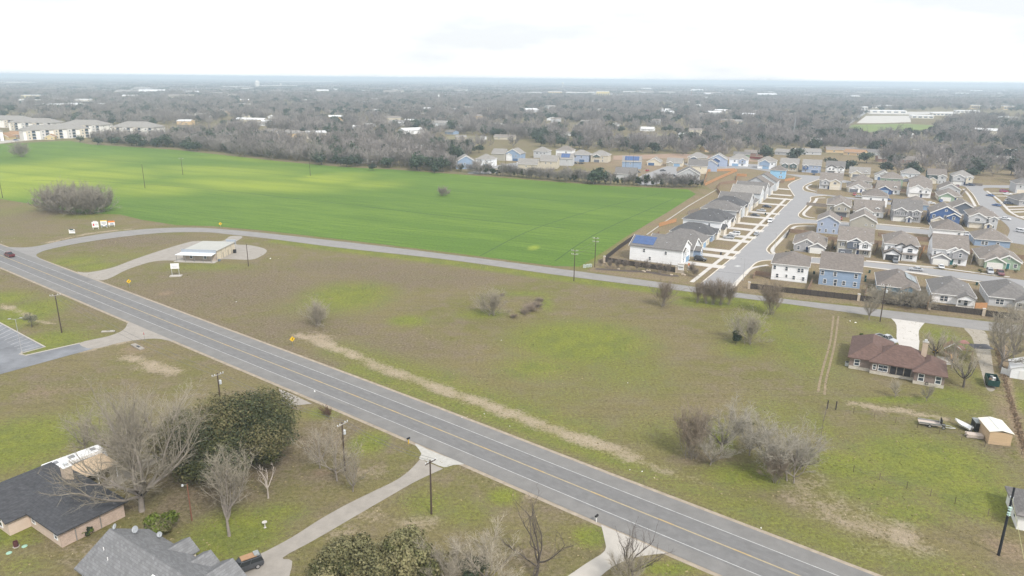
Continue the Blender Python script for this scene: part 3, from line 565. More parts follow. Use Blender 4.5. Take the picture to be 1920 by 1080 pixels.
def house(name, label, group, mid, wd, dp, rz, st=2, wall='white', roof='hip', rm='brown', gables=(), garage=None, door=None, fw=(), rw=None, sw=True, porch=None, solar=None, low=None, far=False, pitch=.56, facing='front', vents=2, eave=None, trim=None):
    """mid: ground point at the middle of the wall that faces us; facing: which wall that is."""
    up = Vector((-math.sin(rz), math.cos(rz), 0))
    base = Vector((mid[0], mid[1], 0)) + up * (dp / 2)
    rot = rz if facing == 'front' else rz + math.pi
    h = empty(name, base, rot, label, 'house', group)
    ev = eave or (5.9 if st == 2 else 3.0)
    wm = WALL[wall]; rmm = ROOF[rm]
    mb = MB()
    if roof == 'gx':
        g = dp / 2 * pitch; mb.extrude([(-dp / 2, 0), (dp / 2, 0), (dp / 2, ev), (0, ev + g - .03), (-dp / 2, ev)], 'x', -wd / 2, wd / 2, wm)
    elif roof == 'gy':
        g = wd / 2 * pitch; mb.extrude([(-wd / 2, 0), (wd / 2, 0), (wd / 2, ev), (0, ev + g - .03), (-wd / 2, ev)], 'y', -dp / 2, dp / 2, wm)
    else: mb.box(-wd / 2, wd / 2, -dp / 2, dp / 2, 0, ev, wm)
    mb.box(-wd / 2 - .03, wd / 2 + .03, -dp / 2 - .03, dp / 2 + .03, -.05, .22, CONC)
    mb.build('wall', h)
    rb = MB()
    if roof == 'gx': top = gable_roof(rb, dp, ev, pitch, -wd / 2 - .35, wd / 2 + .35, rmm, axis='x')
    elif roof == 'gy': top = gable_roof(rb, wd, ev, pitch, -dp / 2 - .35, dp / 2 + .35, rmm)
    else: top = hip_roof(rb, wd, dp, ev, pitch, rmm)
    ro = rb.build('roof', h)
    tb = MB()
    if roof == 'gy':
        rake(tb, wd, ev, pitch, -dp / 2 - .40); t2 = MB(); rake(t2, wd, ev, pitch, dp / 2 + .40); t2.build('fascia', ro)
    elif roof == 'hip':
        for x0, x1, y0, y1 in [(-wd / 2 - .5, wd / 2 + .5, -dp / 2 - .53, -dp / 2 - .46), (-wd / 2 - .5, wd / 2 + .5, dp / 2 + .46, dp / 2 + .53), (-wd / 2 - .53, -wd / 2 - .46, -dp / 2 - .46, dp / 2 + .46), (wd / 2 + .46, wd / 2 + .53, -dp / 2 - .46, dp / 2 + .46)]:
            tb.box(x0, x1, y0, y1, ev - .12, ev + .09, WHITE)
    else:
        for s in (-1, 1): MB().box(-wd / 2 - .36, wd / 2 + .36, s * (dp / 2 + .48) - .035, s * (dp / 2 + .48) + .035, ev - .30, ev - .08, WHITE).build('fascia', ro)
    if tb.v: tb.build('fascia', ro)
    for k in range(vents):
        x = (-.25 + .5 * k / max(1, vents - 1)) * wd if vents > 1 else 0.
        vy = dp * .16 if facing == 'rear' else -dp * .16
        zz = (ev + (dp / 2 - abs(vy)) * pitch) if roof == 'gx' else (ev + (min(wd / 2 - abs(x), dp / 2 - abs(vy)) + .4) * pitch)
        MB().lathe([(.16, zz - .3), (.16, zz + .18), (.24, zz + .2), (.24, zz + .3)], GALV, 6, (x, vy)).build('roof_vent', ro)
    # front gables: (x centre, width, projection, base z, eave z, wall key)
    for (gxc, gw, pj, gz0, gev, gm) in gables:
        y0 = -dp / 2 - pj; gh = gw / 2 * pitch
        y1 = y0 + pj + gw * .5 + max(0, 0 if roof == 'gy' else 1.) + (max(0., (gev + gh - ev)) / pitch if roof != 'gy' else 1.)
        y1 = min(y1, dp * .25)
        MB().extrude([(gxc - gw / 2, gz0), (gxc + gw / 2, gz0), (gxc + gw / 2, gev), (gxc, gev + gh - .03), (gxc - gw / 2, gev)], 'y', y0, y1 - .3, WALL[gm]).build('gable', h)
        b2 = MB(); gable_roof(b2, gw, gev, pitch, y0 - .35, y1, rmm, ov=.35, xc=gxc); go = b2.build('gable_roof', h)
        b3 = MB(); rake(b3, gw, gev, pitch, y0 - .40, trim or WHITE, gxc, .35); b3.build('rake_trim', go)
    if garage:
        gxc, gw, gm, gy = garage
        b = MB().box(gxc - gw / 2, gxc + gw / 2, -dp / 2 - gy - .06, -dp / 2 - gy + .05, .02, 2.2, DOORM[gm])
        g = b.build('garage_door', h)
        b = MB()
        for x0, x1, z0, z1 in [(gxc - gw / 2 - .15, gxc - gw / 2, .02, 2.35), (gxc + gw / 2, gxc + gw / 2 + .15, .02, 2.35), (gxc - gw / 2, gxc + gw / 2, 2.2, 2.35)]: b.box(x0, x1, -dp / 2 - gy - .09, -dp / 2 - gy + .05, z0, z1, WHITE)
        for z in (.55, 1.1, 1.65): b.box(gxc - gw / 2 + .02, gxc + gw / 2 - .02, -dp / 2 - gy - .066, -dp / 2 - gy - .05, z - .015, z + .015, MATS['grey_steel'])
        b.build('door_trim', g)
    if door:
        dx, dm, dy = door
        d_ = MB().box(dx - .5, dx + .5, -dp / 2 - dy - .06, -dp / 2 - dy + .05, .15, 2.25, FDOOR[dm]).build('door', h)
        MB().box(dx - .62, dx - .5, -dp / 2 - dy - .08, -dp / 2 - dy + .05, .1, 2.37, WHITE).box(dx + .5, dx + .62, -dp / 2 - dy - .08, -dp / 2 - dy + .05, .1, 2.37, WHITE).box(dx - .5, dx + .5, -dp / 2 - dy - .08, -dp / 2 - dy + .05, 2.25, 2.37, WHITE).build('door_frame', d_)
    if porch:       # (x0, x1, depth, z) small lean-to roof on posts across the front
        x0, x1, py, pz, yb = porch
        yb = -dp / 2 - yb
        pr = MB().hull8([(x0, yb - py, pz), (x1, yb - py, pz), (x1, yb, pz + .6), (x0, yb, pz + .6)], [(x0, yb - py, pz + .18), (x1, yb - py, pz + .18), (x1, yb, pz + .78), (x0, yb, pz + .78)], rmm).build('porch_roof', h)
        for x in (x0 + .25, x1 - .25): MB().box(x - .1, x + .1, yb - py + .15, yb - py + .35, 0, pz + .04, WHITE).build('porch_post', h)
        MB().box(x0, x1, yb - py, yb, -.02, .14, CONC).build('porch_slab', h)
    for wdw in fw:
        x, z, ww, hh = wdw[:4]; pj = wdw[4] if len(wdw) > 4 else 0.
        window(h, x, -dp / 2 - pj, z, ww, hh, 0, far)
        if len(wdw) > 5:
            for s in (-1, 1): MB().box(x + s * (ww / 2 + .34) - .18, x + s * (ww / 2 + .34) + .18, -dp / 2 - pj - .05, -dp / 2 - pj + .02, z - hh / 2 - .1, z + hh / 2 + .1, SHUT).build('shutter', h)
    if rw is None:
        rw = [(x * wd, 1.5, .9, 1.3) for x in (-.3, .05, .32)] + ([(x * wd, 4.3, .9, 1.3) for x in (-.32, 0, .3)] if st == 2 else [])
    for x, z, ww, hh in rw: window(h, x, dp / 2, z, ww, hh, math.pi, far)
    if sw:
        for s, fa in ((-1, -math.pi / 2), (1, math.pi / 2)):
            for (y, z) in ([(-.2, 4.3), (.22, 4.3), (.1, 1.5)] if st == 2 else [(-.15, 1.5), (.25, 1.5)]):
                window(h, s * wd / 2, y * dp, z, .75, 1.15, fa, far)
    if solar:       # (x0,x1, side) on the gx roof: side -1 = front slope
        x0, x1, sd_ = solar; hw = (dp if roof == 'gx' else wd) / 2
        def sp(s_, t): 
            c = sd_ * hw * (1 - t); zz = ev + hw * t * pitch + .28
            return (s_, c, zz) if roof == 'gx' else (c, s_, zz)
        nxp = max(2, int(abs(x1 - x0) / 1.7))
        for i in range(nxp):
            for j in range(3):
                a, b = x0 + (x1 - x0) * i / nxp + .04, x0 + (x1 - x0) * (i + 1) / nxp - .04
                q = [sp(a, .12 + j * .26), sp(b, .12 + j * .26), sp(b, .12 + (j + 1) * .26 - .01), sp(a, .12 + (j + 1) * .26 - .01)]
                MB().hull8(q, [(x, y, z + .06) for x, y, z in q], PANEL).build('solar_panel', ro)
    return h
ROOF['orange'] = M('shingle_orange', (.36, .22, .13), .9, .1, .7, kind='shingle'); ROOF['white'] = M('metal_white', (.68, .69, .70), .4, .06, .5); ROOF['mauve'] = M('shingle_mauve', (.22, .16, .16), .9, .1, .7, kind='shingle')
WALL['peach'] = sid('peach', (.62, .45, .26)); WALL['brickred'] = M('brick_red', (.30, .17, .13), .9, .1, 1., kind='brick'); WALL['yellow'] = sid('yellow', (.62, .50, .28))
B_ROT = R(-24)
def hb(pl, pr, dp, label, group, rz=B_ROT, name='house', **k):
    a, b = G(*pl), G(*pr); return house(name, label, group, (a + b) / 2, min(max((b - a).length, 9.), 14.5), dp, rz, **k)
GB1 = 'houses backing onto the dark fence'; GB2 = 'houses facing the first cross street'; GB3 = 'houses of the middle blocks'; GTOP = 'houses at the top of the estate'; GA = 'houses along the west side of the street'
# --- row whose backs face us across the dark fence
hb((1445, 524), (1512, 532), 14.5, 'white two-storey house with brown hipped roof at the street corner behind the dark fence', GB1, wall='white', roof='hip', facing='rear', vents=0, pitch=.48,
   rw=[((.5 - f) * 12, z, .75, 1.25) for f, z in ((.09, 4.55), (.41, 4.45), (.74, 4.35), (.83, 4.35), (.18, 1.7), (.63, 1.6), (.88, 1.5))] + [((.5 - .43) * 12, 1.9, .6, 1.)])
hb((1534, 533), (1611, 543), 13.5, 'blue two-storey house with plain brown gabled roof behind the dark fence', GB1, wall='blue', roof='gx', facing='rear', vents=0, pitch=.62,
   rw=[((.5 - f) * 13, z, .85, 1.35) for f, z in ((.08, 4.3), (.38, 4.3), (.87, 4.3), (.16, 1.5), (.61, 1.5), (.87, 1.5))] + [((.5 - .41) * 13, 1.35, .85, 2.1)])
h3 = hb((1644, 551), (1720, 560), 17, 'slate blue single-storey house with solar panels on its hipped roof', GB1, st=1, wall='teal', roof='hip', facing='rear', vents=1, gables=(), rw=[(3.4, 1.5, 1.6, 1.3), (-2.4, 1.5, 1.3, 1.2), (-4.6, 1.5, .8, 1.2)])
h4 = hb((1746, 566), (1825, 576), 17, 'white single-storey house with grey hipped roof and back porch behind the dark fence', GB1, st=1, wall='white', roof='hip', rm='grey', facing='rear', vents=2, rw=[(3.0, 1.6, .9, 1.5), (1.9, 1.6, .9, 1.5), (-1.8, 1.5, .6, 1.2), (-3.5, 1.2, .9, 2.0)])
h5 = hb((1852, 572), (1935, 583), 17, 'pale grey single-storey house with hipped roof at the edge of the picture', GB1, st=1, wall='lgrey', roof='hip', rm='grey', facing='rear', vents=1, rw=[(3.4, 1.6, .9, 1.5), (2.3, 1.6, .9, 1.5), (-2.5, 1.5, .9, 1.2)])
# back-porch ells and panels on the three single-storey backs
def ell(h, wd, dp, wl, rm, x=-3.2, w_=4.8, pj=2.2):
    y0, y1 = dp / 2 - .4, dp / 2 + pj
    MB().extrude([(x - w_ / 2, 2.35), (x + w_ / 2, 2.35), (x + w_ / 2, 2.8), (x, 2.8 + w_ * .25), (x - w_ / 2, 2.8)], 'y', y0, y1, WALL[wl]).build('porch_gable', h)
    b = MB(); gable_roof(b, w_, 2.8, .52, dp / 2 - 4.5, y1 + .35, ROOF[rm], .35, .2, xc=x); b.build('porch_roof', h)
    for s in (-1, 1): MB().box(x + s * (w_ / 2 - .15) - .09, x + s * (w_ / 2 - .15) + .09, y1 - .2, y1 - .02, 0, 2.36, WHITE).build('porch_post', h)
    MB().box(x - w_ / 2, x + w_ / 2, dp / 2, y1, -.02, .14, CONC).build('porch_slab', h)
ell(h3, 12, 17, 'teal', 'brown'); ell(h4, 12, 17, 'white', 'grey'); ell(h5, 12, 17, 'lgrey', 'grey')
for j in range(2):
    for i in range(5):
        x0, x1 = -5.6 + j * 1.75, -5.6 + j * 1.75 + 1.65; y0 = -4.2 + i * 1.6 + j * .8
        zz = lambda x: 3.0 + .1 + (6.45 - abs(x)) * .56 + .10
        q = [(x0, y0, zz(x0)), (x1, y0, zz(x1)), (x1, y0 + 1.5, zz(x1)), (x0, y0 + 1.5, zz(x0))]
        MB().hull8(q, [(x, y, z + .07) for x, y, z in q], M('pale_solar_panel', (.30, .34, .36), .25, .1, 1.5, spec=.6)).build('solar_panel', h3)
# --- row facing us across the first cross street
hb((1487, 470), (1546, 474), 17, 'grey single-storey house with twin grey gables and white garage door', GB2, st=1, wall='white', roof='hip', rm='taupe', gables=((-1.2, 8.6, 1.0, 0, 2.9, 'grey'), (2.9, 6.0, 2.2, 0, 2.7, 'grey')), garage=(2.9, 4.8, 'white', 2.2), door=(-.8, 'navy', 1.0), fw=[(-1.2, 4.0, .7, .6, 1.0), (-4., 1.5, .9, 1.3, 1.)])
hb((1568, 476), (1633, 482), 14.5, 'taupe two-storey house with charcoal and white gables and dark garage door', GB2, wall='taupe', roof='gx', rm='taupe', gables=((0.2, 6.0, .5, 2.75, 5.5, 'slate'), (3.6, 4.2, 1.0, 2.75, 5.2, 'white')), garage=(-3.2, 4.9, 'slate', 0), door=(1.3, 'navy', 0), porch=(.4, 6., 1.3, 2.5, 0.), fw=[(-4.4, 4.2, .8, 1.3, 0, 1), (.0, 4.3, .9, 1.3, .5), (3.6, 4.2, .8, 1.3, 1.0, 1), (4.1, 1.5, .9, 1.3, 0, 1)])
hb((1656, 484), (1718, 489), 17, 'white two-storey house with dark trim and black garage door', GB2, wall='white', roof='hip', rm='taupe', trim=M('dark_trim', (.06, .06, .065), .6, .05), gables=((2.9, 4.8, 1.2, 0, 5.2, 'white'), (-3.0, 5.6, 3.0, 0, 2.8, 'white'), (-.2, 3.6, .3, 4.5, 5.5, 'white')), garage=(-3.0, 4.6, 'black', 3.0), door=(.4, 'navy', 0), porch=(.2, 5.6, 2.6, 2.6, 0.), fw=[(2.9, 4.1, 1.6, 1.4, 1.2), (-4.2, 4.2, .9, 1.2), (2.4, 1.5, .9, 1.4, 1.2), (3.6, 1.5, .9, 1.4, 1.2)])
hb((1745, 493), (1811, 500), 15, 'white and grey two-storey house with teal front door and white garage door', GB2, wall='white', roof='gx', rm='taupe', gables=((3.2, 5.0, 1.0, 2.75, 5.4, 'grey'), (1.2, 5.0, .4, 4.5, 5.6, 'white'), (-2.9, 6.0, 2.0, 0, 2.7, 'grey')), garage=(-2.9, 4.8, 'white', 2.0), door=(.9, 'teal', 0), fw=[(-5., 4.2, .7, 1.2), (-.6, 4.2, .7, 1.2), (3.2, 4.2, .8, 1.4, 1.0), (3.4, 1.5, .8, 1.4)])
hb((1836, 499), (1912, 506), 17, 'cream single-storey house with pale green gables and white garage door', GB2, st=1, wall='cream', roof='hip', rm='taupe', gables=((2.0, 8.4, 1.0, 0, 2.9, 'green'), (-2.0, 6.4, 2.4, 0, 2.7, 'green')), garage=(-2.0, 4.8, 'white', 2.4), door=(2.3, 'teal', 1.0), fw=[(4.6, 1.5, 1., 1.3, 1.0), (2.2, 4.1, .6, .6, 1.0)])
# --- backs of the second block
hb((1531, 437), (1570, 440), 13.5, 'lavender blue two-storey house with gable end to us on the corner lot', GB3, wall='lav', roof='gy', rm='taupe', facing='rear', vents=0, rw=[(2.6, 4.3, .8, 1.2), (-2.8, 4.3, .8, 1.2), (3.2, 1.5, .8, 1.2), (.6, 1.5, .8, 1.2), (-2.6, 1.5, .8, 1.2)])
hb((1592, 436), (1640, 441), 14.5, 'beige two-storey house with broad plain gable end and few small windows', GB3, wall='taupe', roof='gy', rm='taupe', facing='rear', vents=0, rw=[(-1.2, 4.2, .7, .6), (-3.8, 4.2, .7, .6), (2.4, 1.5, .9, .6)])
hb((1746, 454), (1803, 459), 14, 'white two-storey house with brown hipped roof and single upper window at its back', GB3, wall='white', roof='hip', facing='rear', vents=0, rw=[(-4., 4.3, .9, 1.2), (3., 1.5, .9, 1.2)])
hb((1826, 460), (1893, 467), 15, 'steel blue single-storey house with taupe hipped roof near the east street', GB3, st=1, wall='blue', roof='hip', rm='taupe', facing='rear', vents=1, rw=[(3.4, 1.5, .9, 1.4), (2.1, 1.5, .9, 1.4), (-2., 1.5, .9, 1.2)])
# --- fronts of the second block
hb((1549, 404), (1592, 408), 19, 'taupe two-storey house with brown roof standing by the wide brown corner lot', GB3, wall='taupe', roof='hip', rm='taupe', gables=((1.6, 7.4, 1.2, 2.7, 5.4, 'taupe'),), garage=(1.6, 4.9, 'slate', .0), door=(-3.5, 'navy', 0), fw=[(-3.6, 4.2, .8, 1.2), (.2, 4.2, .8, 1.2, 1.2), (3.2, 4.2, .8, 1.2, 1.2)])
hb((1600, 404), (1655, 410), 16, 'white single-storey house with white gable, small dormer and slate garage door', GB3, st=1, wall='white', roof='gx', rm='taupe', gables=((-2.0, 8.0, 2.0, 0, 2.9, 'white'), (4.0, 1.5, -1.5, 3.2, 4.6, 'white')), garage=(-2.4, 4.8, 'slate', 2.0), door=(2.0, 'navy', 0), fw=[(4.3, 1.5, 1.0, 1.4), (4.0, 4.1, .6, .9, -1.5)])
hb((1671, 414), (1725, 418), 14.5, 'grey two-storey house with shuttered windows, arched porch and white garage door', GB3, wall='grey', roof='gx', rm='grey', gables=((-2.8, 6.0, .6, 2.7, 5.4, 'grey'), (4.0, 3.6, .6, 2.7, 5.4, 'grey'), (1.2, 2.6, 1.6, 0, 2.4, 'lgrey')), garage=(-3., 5., 'white', 0.), door=(1.2, 'navy', 1.6), fw=[(-4.3, 4.2, .8, 1.2, .6, 1), (-1.4, 4.2, .8, 1.2, .6, 1), (4.0, 4.2, .8, 1.2, .6, 1), (4.0, 1.5, .9, 1.2, 0, 1)])
hb((1742, 421), (1797, 425), 15, 'deep blue two-storey house with large blue gable and cream garage wing', GB3, wall='navy', roof='gy', rm='taupe', gables=((3.4, 5.4, 1.0, 0, 4.9, 'navy'), (-2.6, 6.4, 2.4, 0, 2.7, 'cream')), garage=(-2.6, 4.8, 'white', 2.4), door=(1.2, 'navy', 0.), fw=[(-4.8, 4.3, .9, 1.3), (.0, 4.3, .9, 1.3), (3.4, 4.0, .9, 1.4, 1.0), (0., 7.3, .8, .7), (3.4, 1.4, 1.4, 1.2, 1.0)])
hb((1813, 426), (1868, 431), 15, 'grey and cream two-storey house with arched front porch beside the east street', GB3, wall='lgrey', roof='hip', rm='taupe', gables=((-2.4, 7.2, .8, 2.7, 5.4, 'lgrey'), (4.0, 3.6, .8, 0, 5.2, 'lgrey'), (2.2, 2.8, 2.0, 0, 2.3, 'cream')), garage=(-2.6, 5., 'cream', 0.), door=(2.2, 'navy', 2.0), fw=[(-2.4, 4.2, 2.0, 1.2, .8), (1.6, 4.3, .8, 1.), (4.0, 4.2, .9, 1.3, .8), (4.4, 1.4, .7, 1.2, .8)])
# --- third block
hb((1615, 386), (1662, 389.5), 13, 'white two-storey house with brown hipped roof in the middle of the third block', GB3, wall='white', roof='hip', facing='rear', vents=0, rw=[(-4., 4.2, .8, 1.2), (2, 4.2, .8, 1.2)])
hb((1694, 392), (1740, 395), 14, 'slate blue single-storey house with taupe hipped roof and white window pair', GB3, st=1, wall='blue', roof='hip', rm='taupe', facing='rear', vents=0, rw=[(3.2, 1.5, .9, 1.4), (2., 1.5, .9, 1.4)])
hb((1782, 400), (1830, 403.5), 15, 'dark grey single-storey house with wide taupe roof close to the east street', GB3, st=1, wall='slate', roof='gy', rm='taupe', facing='rear', vents=1, rw=[(3.2, 1.5, .9, 1.2), (-2., 1.5, .9, 1.2)])
hb((1535, 354), (1577, 356.5), 14, 'pale grey two-storey house with shallow gables by the bend of the street', GB3, wall='lgrey', roof='gx', rm='taupe', gables=((-3.2, 4.2, .6, 2.7, 5.3, 'lgrey'), (2.6, 6.2, .8, 0, 5.0, 'cream')), garage=(2.8, 4.8, 'cream', .8), door=(-1., 'navy', 0), fw=[(-3.2, 4.2, 1.2, 1.2, .6), (2.6, 4.2, 1.6, 1.2, .8), (-3.4, 1.5, 1.2, 1.2, 0)])
hb((1588, 359), (1632, 362.5), 15, 'white single-storey house with cream garage front and brown dormerless roof', GB3, st=1, wall='cream', roof='hip', rm='taupe', gables=((-1.0, 8.0, 1.2, 0, 2.9, 'white'), (-3.0, 5.4, 2.0, 0, 2.7, 'white')), garage=(-3., 4.7, 'slate', 2.), door=(1.2, 'navy', 1.2), fw=[(3.6, 1.5, 1., 1.2, 1.2)])
hb((1643, 362), (1686, 366), 15, 'single-storey house with blue gable and white dormer in the third block', GB3, st=1, wall='white', roof='gx', rm='taupe', gables=((-2.2, 7.8, 1.6, 0, 2.9, 'navy'), (3.8, 1.4, -1.5, 3.2, 4.6, 'white')), garage=(-2.4, 4.6, 'lblue', 1.6), door=(2.2, 'navy', 0), fw=[(4.2, 1.5, 1., 1.3), (3.8, 4.1, .6, .8, -1.5)])
hb((1702, 369), (1744, 372.5), 14, 'bright white two-storey house with twin white gables in the third block', GB3, wall='white', roof='gx', rm='taupe', gables=((-1.6, 8., .5, 2.7, 5.4, 'white'), (3.2, 4.6, 1.0, 2.7, 5.0, 'white')), garage=(-2.6, 4.8, 'white', 0), door=(1., 'navy', 0), fw=[(-4.6, 3.9, .7, 1.), (.2, 3.9, .8, 1., .5), (3.2, 3.9, .8, 1.2, 1.)])
hb((1758, 375.5), (1801, 379), 15, 'single-storey house with sage green gable and white garage beside a blue car', GB3, st=1, wall='cream', roof='hip', rm='taupe', gables=((-1.6, 8., 1.6, 0, 2.9, 'green'),), garage=(-2., 4.8, 'white', 1.6), door=(3., 'navy', 0), fw=[(4.8, 1.5, .9, 1.2)])
hb((1596, 346), (1634, 349), 13, 'house with plain taupe hipped roof, first of the back row from the bend', GB3, st=1, wall='taupe', roof='hip', rm='taupe', facing='rear', vents=0)
hb((1650, 350), (1691, 353), 13, 'house with sage grey walls and taupe hipped roof behind the blue gable', GB3, st=2, wall='green', roof='hip', rm='taupe', facing='rear', vents=0)
hb((1705, 356), (1744, 359), 13, 'house with white walls and taupe hipped roof behind the bright white house', GB3, st=2, wall='white', roof='hip', rm='taupe', facing='rear', vents=0)
hb((1760, 362), (1800, 365), 14, 'house with mauve brown gabled roof next to the east street corner', GB3, st=1, wall='lgrey', roof='gy', rm='brown', facing='rear', vents=0)
# --- top row
T = dict(far=True, sw=False, vents=0)
def topfw(g=None): return [(-3.8, 4.2, .9, 1.2), (-1.2, 4.2, .9, 1.2), (1.4, 4.2, .9, 1.2), (4., 4.2, .9, 1.2)]
hb((1420, 316.5), (1453, 317.5), 12, 'white two-storey house with pale blue gable at the head of the street', GTOP, wall='white', roof='hip', rm='pale', gables=((-1.5, 7.5, .6, 2.7, 5.2, 'blue'),), garage=(-.5, 4.8, 'lblue', 0), fw=topfw(), **T)
hb((1461, 320), (1496, 322), 12, 'two-storey house with two dark green gables at the head of the street', GTOP, wall='beige', roof='gx', rm='pale', gables=((-3., 4.6, .8, 2.6, 5., 'dgreen'), (3., 5., .8, 2.6, 5.2, 'dgreen')), garage=(-3., 4.6, 'slate', 0), fw=[(-3, 4.1, 1.2, 1.2, .8), (3., 4.1, 1.2, 1.2, .8), (2., 1.4, .8, 1.), (4., 1.4, .8, 1.)], **T)
hb((1503, 323), (1538, 325), 12, 'lavender two-storey house with navy gable and blue garage door', GTOP, wall='lav', roof='gx', rm='pale', gables=((-4., 3.6, .8, 2.6, 5., 'navy'),), garage=(2.5, 4.8, 'blue', 0), fw=[(-4, 4.1, 1., 1.2, .8), (1.2, 4.2, .7, 1.), (3.8, 4.2, .7, 1.), (-4., 1.4, .9, 1.2, 0)], **T)
hb((1547, 326), (1582, 328.5), 12, 'white two-storey house with black framed gables and dark garage door', GTOP, wall='white', roof='gx', rm='grey', trim=MATS['dark_trim'], gables=((-2.4, 6.4, .8, 2.7, 5.2, 'white'), (4., 3., .5, 2.7, 5.2, 'white')), garage=(-2.6, 4.8, 'slate', 0), fw=[(-3.6, 4., 1.2, 1.2, .8), (-1.2, 4., 1.2, 1.2, .8), (4., 4., .9, 1.2, .5), (3., 1.4, .9, 1.2)], **T)
hb((1592, 331), (1630, 334), 13, 'cream single-storey house with grey garage door and white dormer in the top row', GTOP, st=1, wall='cream', roof='gx', rm='pale', gables=((-2., 7.4, 1.4, 0, 2.8, 'cream'), (4., 1.4, -1.3, 3.2, 4.4, 'white')), garage=(-2.2, 4.6, 'slate', 1.4), fw=[(4., 1.4, .9, 1.2)], **T)
hb((1640, 337), (1673, 339.5), 12, 'pale single-storey house with bright blue garage door in the top row', GTOP, st=1, wall='pale', roof='gy', rm='pale', garage=(-1.5, 4.8, 'blue', 0), fw=[(3.4, 1.4, .9, 1.2)], **T)
hb((1689, 340), (1722, 342), 12, 'very pale two-storey house with dark garage recess in the top row', GTOP, wall='pale', roof='hip', rm='pale', gables=((-3., 5.4, 1.4, 0, 2.7, 'cream'),), garage=(-3., 4.4, 'slate', 1.4), fw=[(-.2, 4.2, .8, 1.2), (3., 4.2, .8, 1.2)], **T)
hb((1737, 343), (1772, 345), 12, 'slate two-storey house with cream garage gable in the top row', GTOP, wall='dgreen', roof='gx', rm='brown', gables=((3.2, 5.2, .8, 0, 5., 'lgrey'), (-2.4, 5., 2., 0, 2.7, 'cream')), garage=(-2.4, 4.2, 'cream', 2.), fw=[(-4., 4.2, 1., 1.), (3.2, 4.2, 1.4, 1.2, .8), (2.2, 1.4, .7, 1.4, .8), (4.4, 1.4, .7, 1.4, .8)], **T)
hb((1783, 346), (1822, 348), 12, 'white and grey two-storey house at the east end of the top row', GTOP, wall='lgrey', roof='hip', rm='pale', gables=((-2.2, 6.8, .6, 2.7, 5.3, 'lgrey'), (4., 3.6, .8, 0, 5.2, 'cream')), garage=(-2.6, 4.8, 'white', 0), door=(1.6, 'navy', 0), fw=[(-2.2, 4.1, 1.6, 1.2, .6), (4., 4.2, .9, 1.2, .8), (4., 1.4, .9, 1.2, .8)], **T)
hb((1443, 334.5), (1471, 335.5), 11, 'sky blue two-storey house with mauve roof and orange fence beside it', GTOP, wall='sky', roof='hip', rm='brown', facing='rear', vents=0, far=True, sw=False, rw=[(-2.2, 4.2, .7, 1.2), (3.8, 1.3, .7, 1.2), (-1.6, 1.5, .6, 1.), (-2.8, 1.5, .6, 1.)])
# --- west row, fronts to the street, long sides to us
A0 = G(1336.6, 498.7)
def ha(i, s, dp, label, **k):
    mid = A0 - a_dir * 10.2 + a_up * s
    return house('house', label, GA, mid, k.pop('w', 12.), dp, A_ROT + math.pi / 2, **k)
ha(0, -.6, 20, 'white two-storey house with blue solar panels on its roof at the street corner', wall='white', roof='gy', rm='grey', solar=(1.2, 9.6, -1), garage=(2.4, 4.8, 'lblue', 0), gables=((-2.5, 3.6, .5, 2.7, 5.4, 'pale'),), fw=[(-2.5, 4.2, .9, 1.3, .5), (2.6, 4.2, .9, 1.2), (-3., 1.5, .9, 1.3)], pitch=.46)
ha(1, 15.6, 18, 'pale blue single-storey house with small gabled porch, next to the solar-panelled house', st=1, wall='pale', roof='gy', rm='grey', garage=(2.4, 4.8, 'lblue', 0), gables=((-3., 4., 2.6, 0, 2.7, 'blue'),), porch=None, fw=[(-3., 1.5, 1., 1.3, 2.6)])
ha(2, 30.5, 17, 'cream single-storey house with brown roof, third from the corner on the west side', st=1, wall='cream', roof='hip', rm='grey', garage=(-2.4, 4.8, 'lblue', 0), fw=[(3., 1.5, 1., 1.3)])
ha(3, 46.5, 18, 'single-storey house with blue front bay, fourth from the corner on the west side', st=1, wall='blue', roof='hip', rm='dark', garage=(2.4, 4.8, 'cream', .8), gables=((2.4, 6., .8, 0, 2.7, 'stone'),), fw=[(-3., 1.5, 1., 1.3)], vents=3)
ha(4, 62.5, 17, 'white two-storey house with dark roof and pointed dormers on the west side', wall='white', roof='hip', rm='dark', garage=(-2.4, 4.8, 'cream', 1.4), trim=MATS['dark_trim'], gables=((-2.6, 5.4, 1.4, 0, 3., 'stone'), (2.8, 3.2, 0.3, 4.8, 5.9, 'white')), fw=[(2.8, 4.2, .8, 1.2, .3)], vents=2)
ha(5, 79, 17, 'white single-storey house with steep dark hipped roof beyond the dormers', st=1, wall='white', roof='hip', rm='dark', garage=(2.4, 4.8, 'cream', .8), gables=((2.4, 5.8, .8, 0, 2.8, 'stone'),), fw=[(-3., 1.5, 1., 1.3)], vents=3, eave=4.2)
ha(6, 95, 17, 'cream two-storey house with stone front and grey hipped roof mid-row', wall='lgrey', roof='hip', rm='grey', garage=(-2.4, 4.8, 'cream', 1.), gables=((-2.6, 5.4, 1., 0, 5.2, 'stone'),), fw=[(-2.6, 4.2, .8, 1.2, 1.), (3., 4.2, .8, 1.2)], vents=3)
ha(7, 111, 17, 'pale two-storey house with dark hipped roof behind three parked cars', wall='pale', roof='hip', rm='dark', garage=(2.4, 4.8, 'cream', .8), gables=((2.6, 5.4, .8, 0, 5., 'stone'),), fw=[(2.6, 4.2, .8, 1.2, .8), (-3., 4.2, .8, 1.2)], vents=3)
ha(8, 127, 16, 'grey two-storey house with grey gabled roof, ninth on the west side', wall='lgrey', roof='gy', rm='grey', garage=(2.4, 4.8, 'cream', 0), fw=[(-3, 4.2, .9, 1.2), (3, 4.2, .9, 1.2)], vents=2)
ha(9, 143, 16, 'beige single-storey house with dark roof, tenth on the west side', st=1, wall='beige', roof='hip', rm='grey', garage=(2.4, 4.8, 'cream', 0), fw=[(-3, 1.5, .9, 1.2)], vents=3)
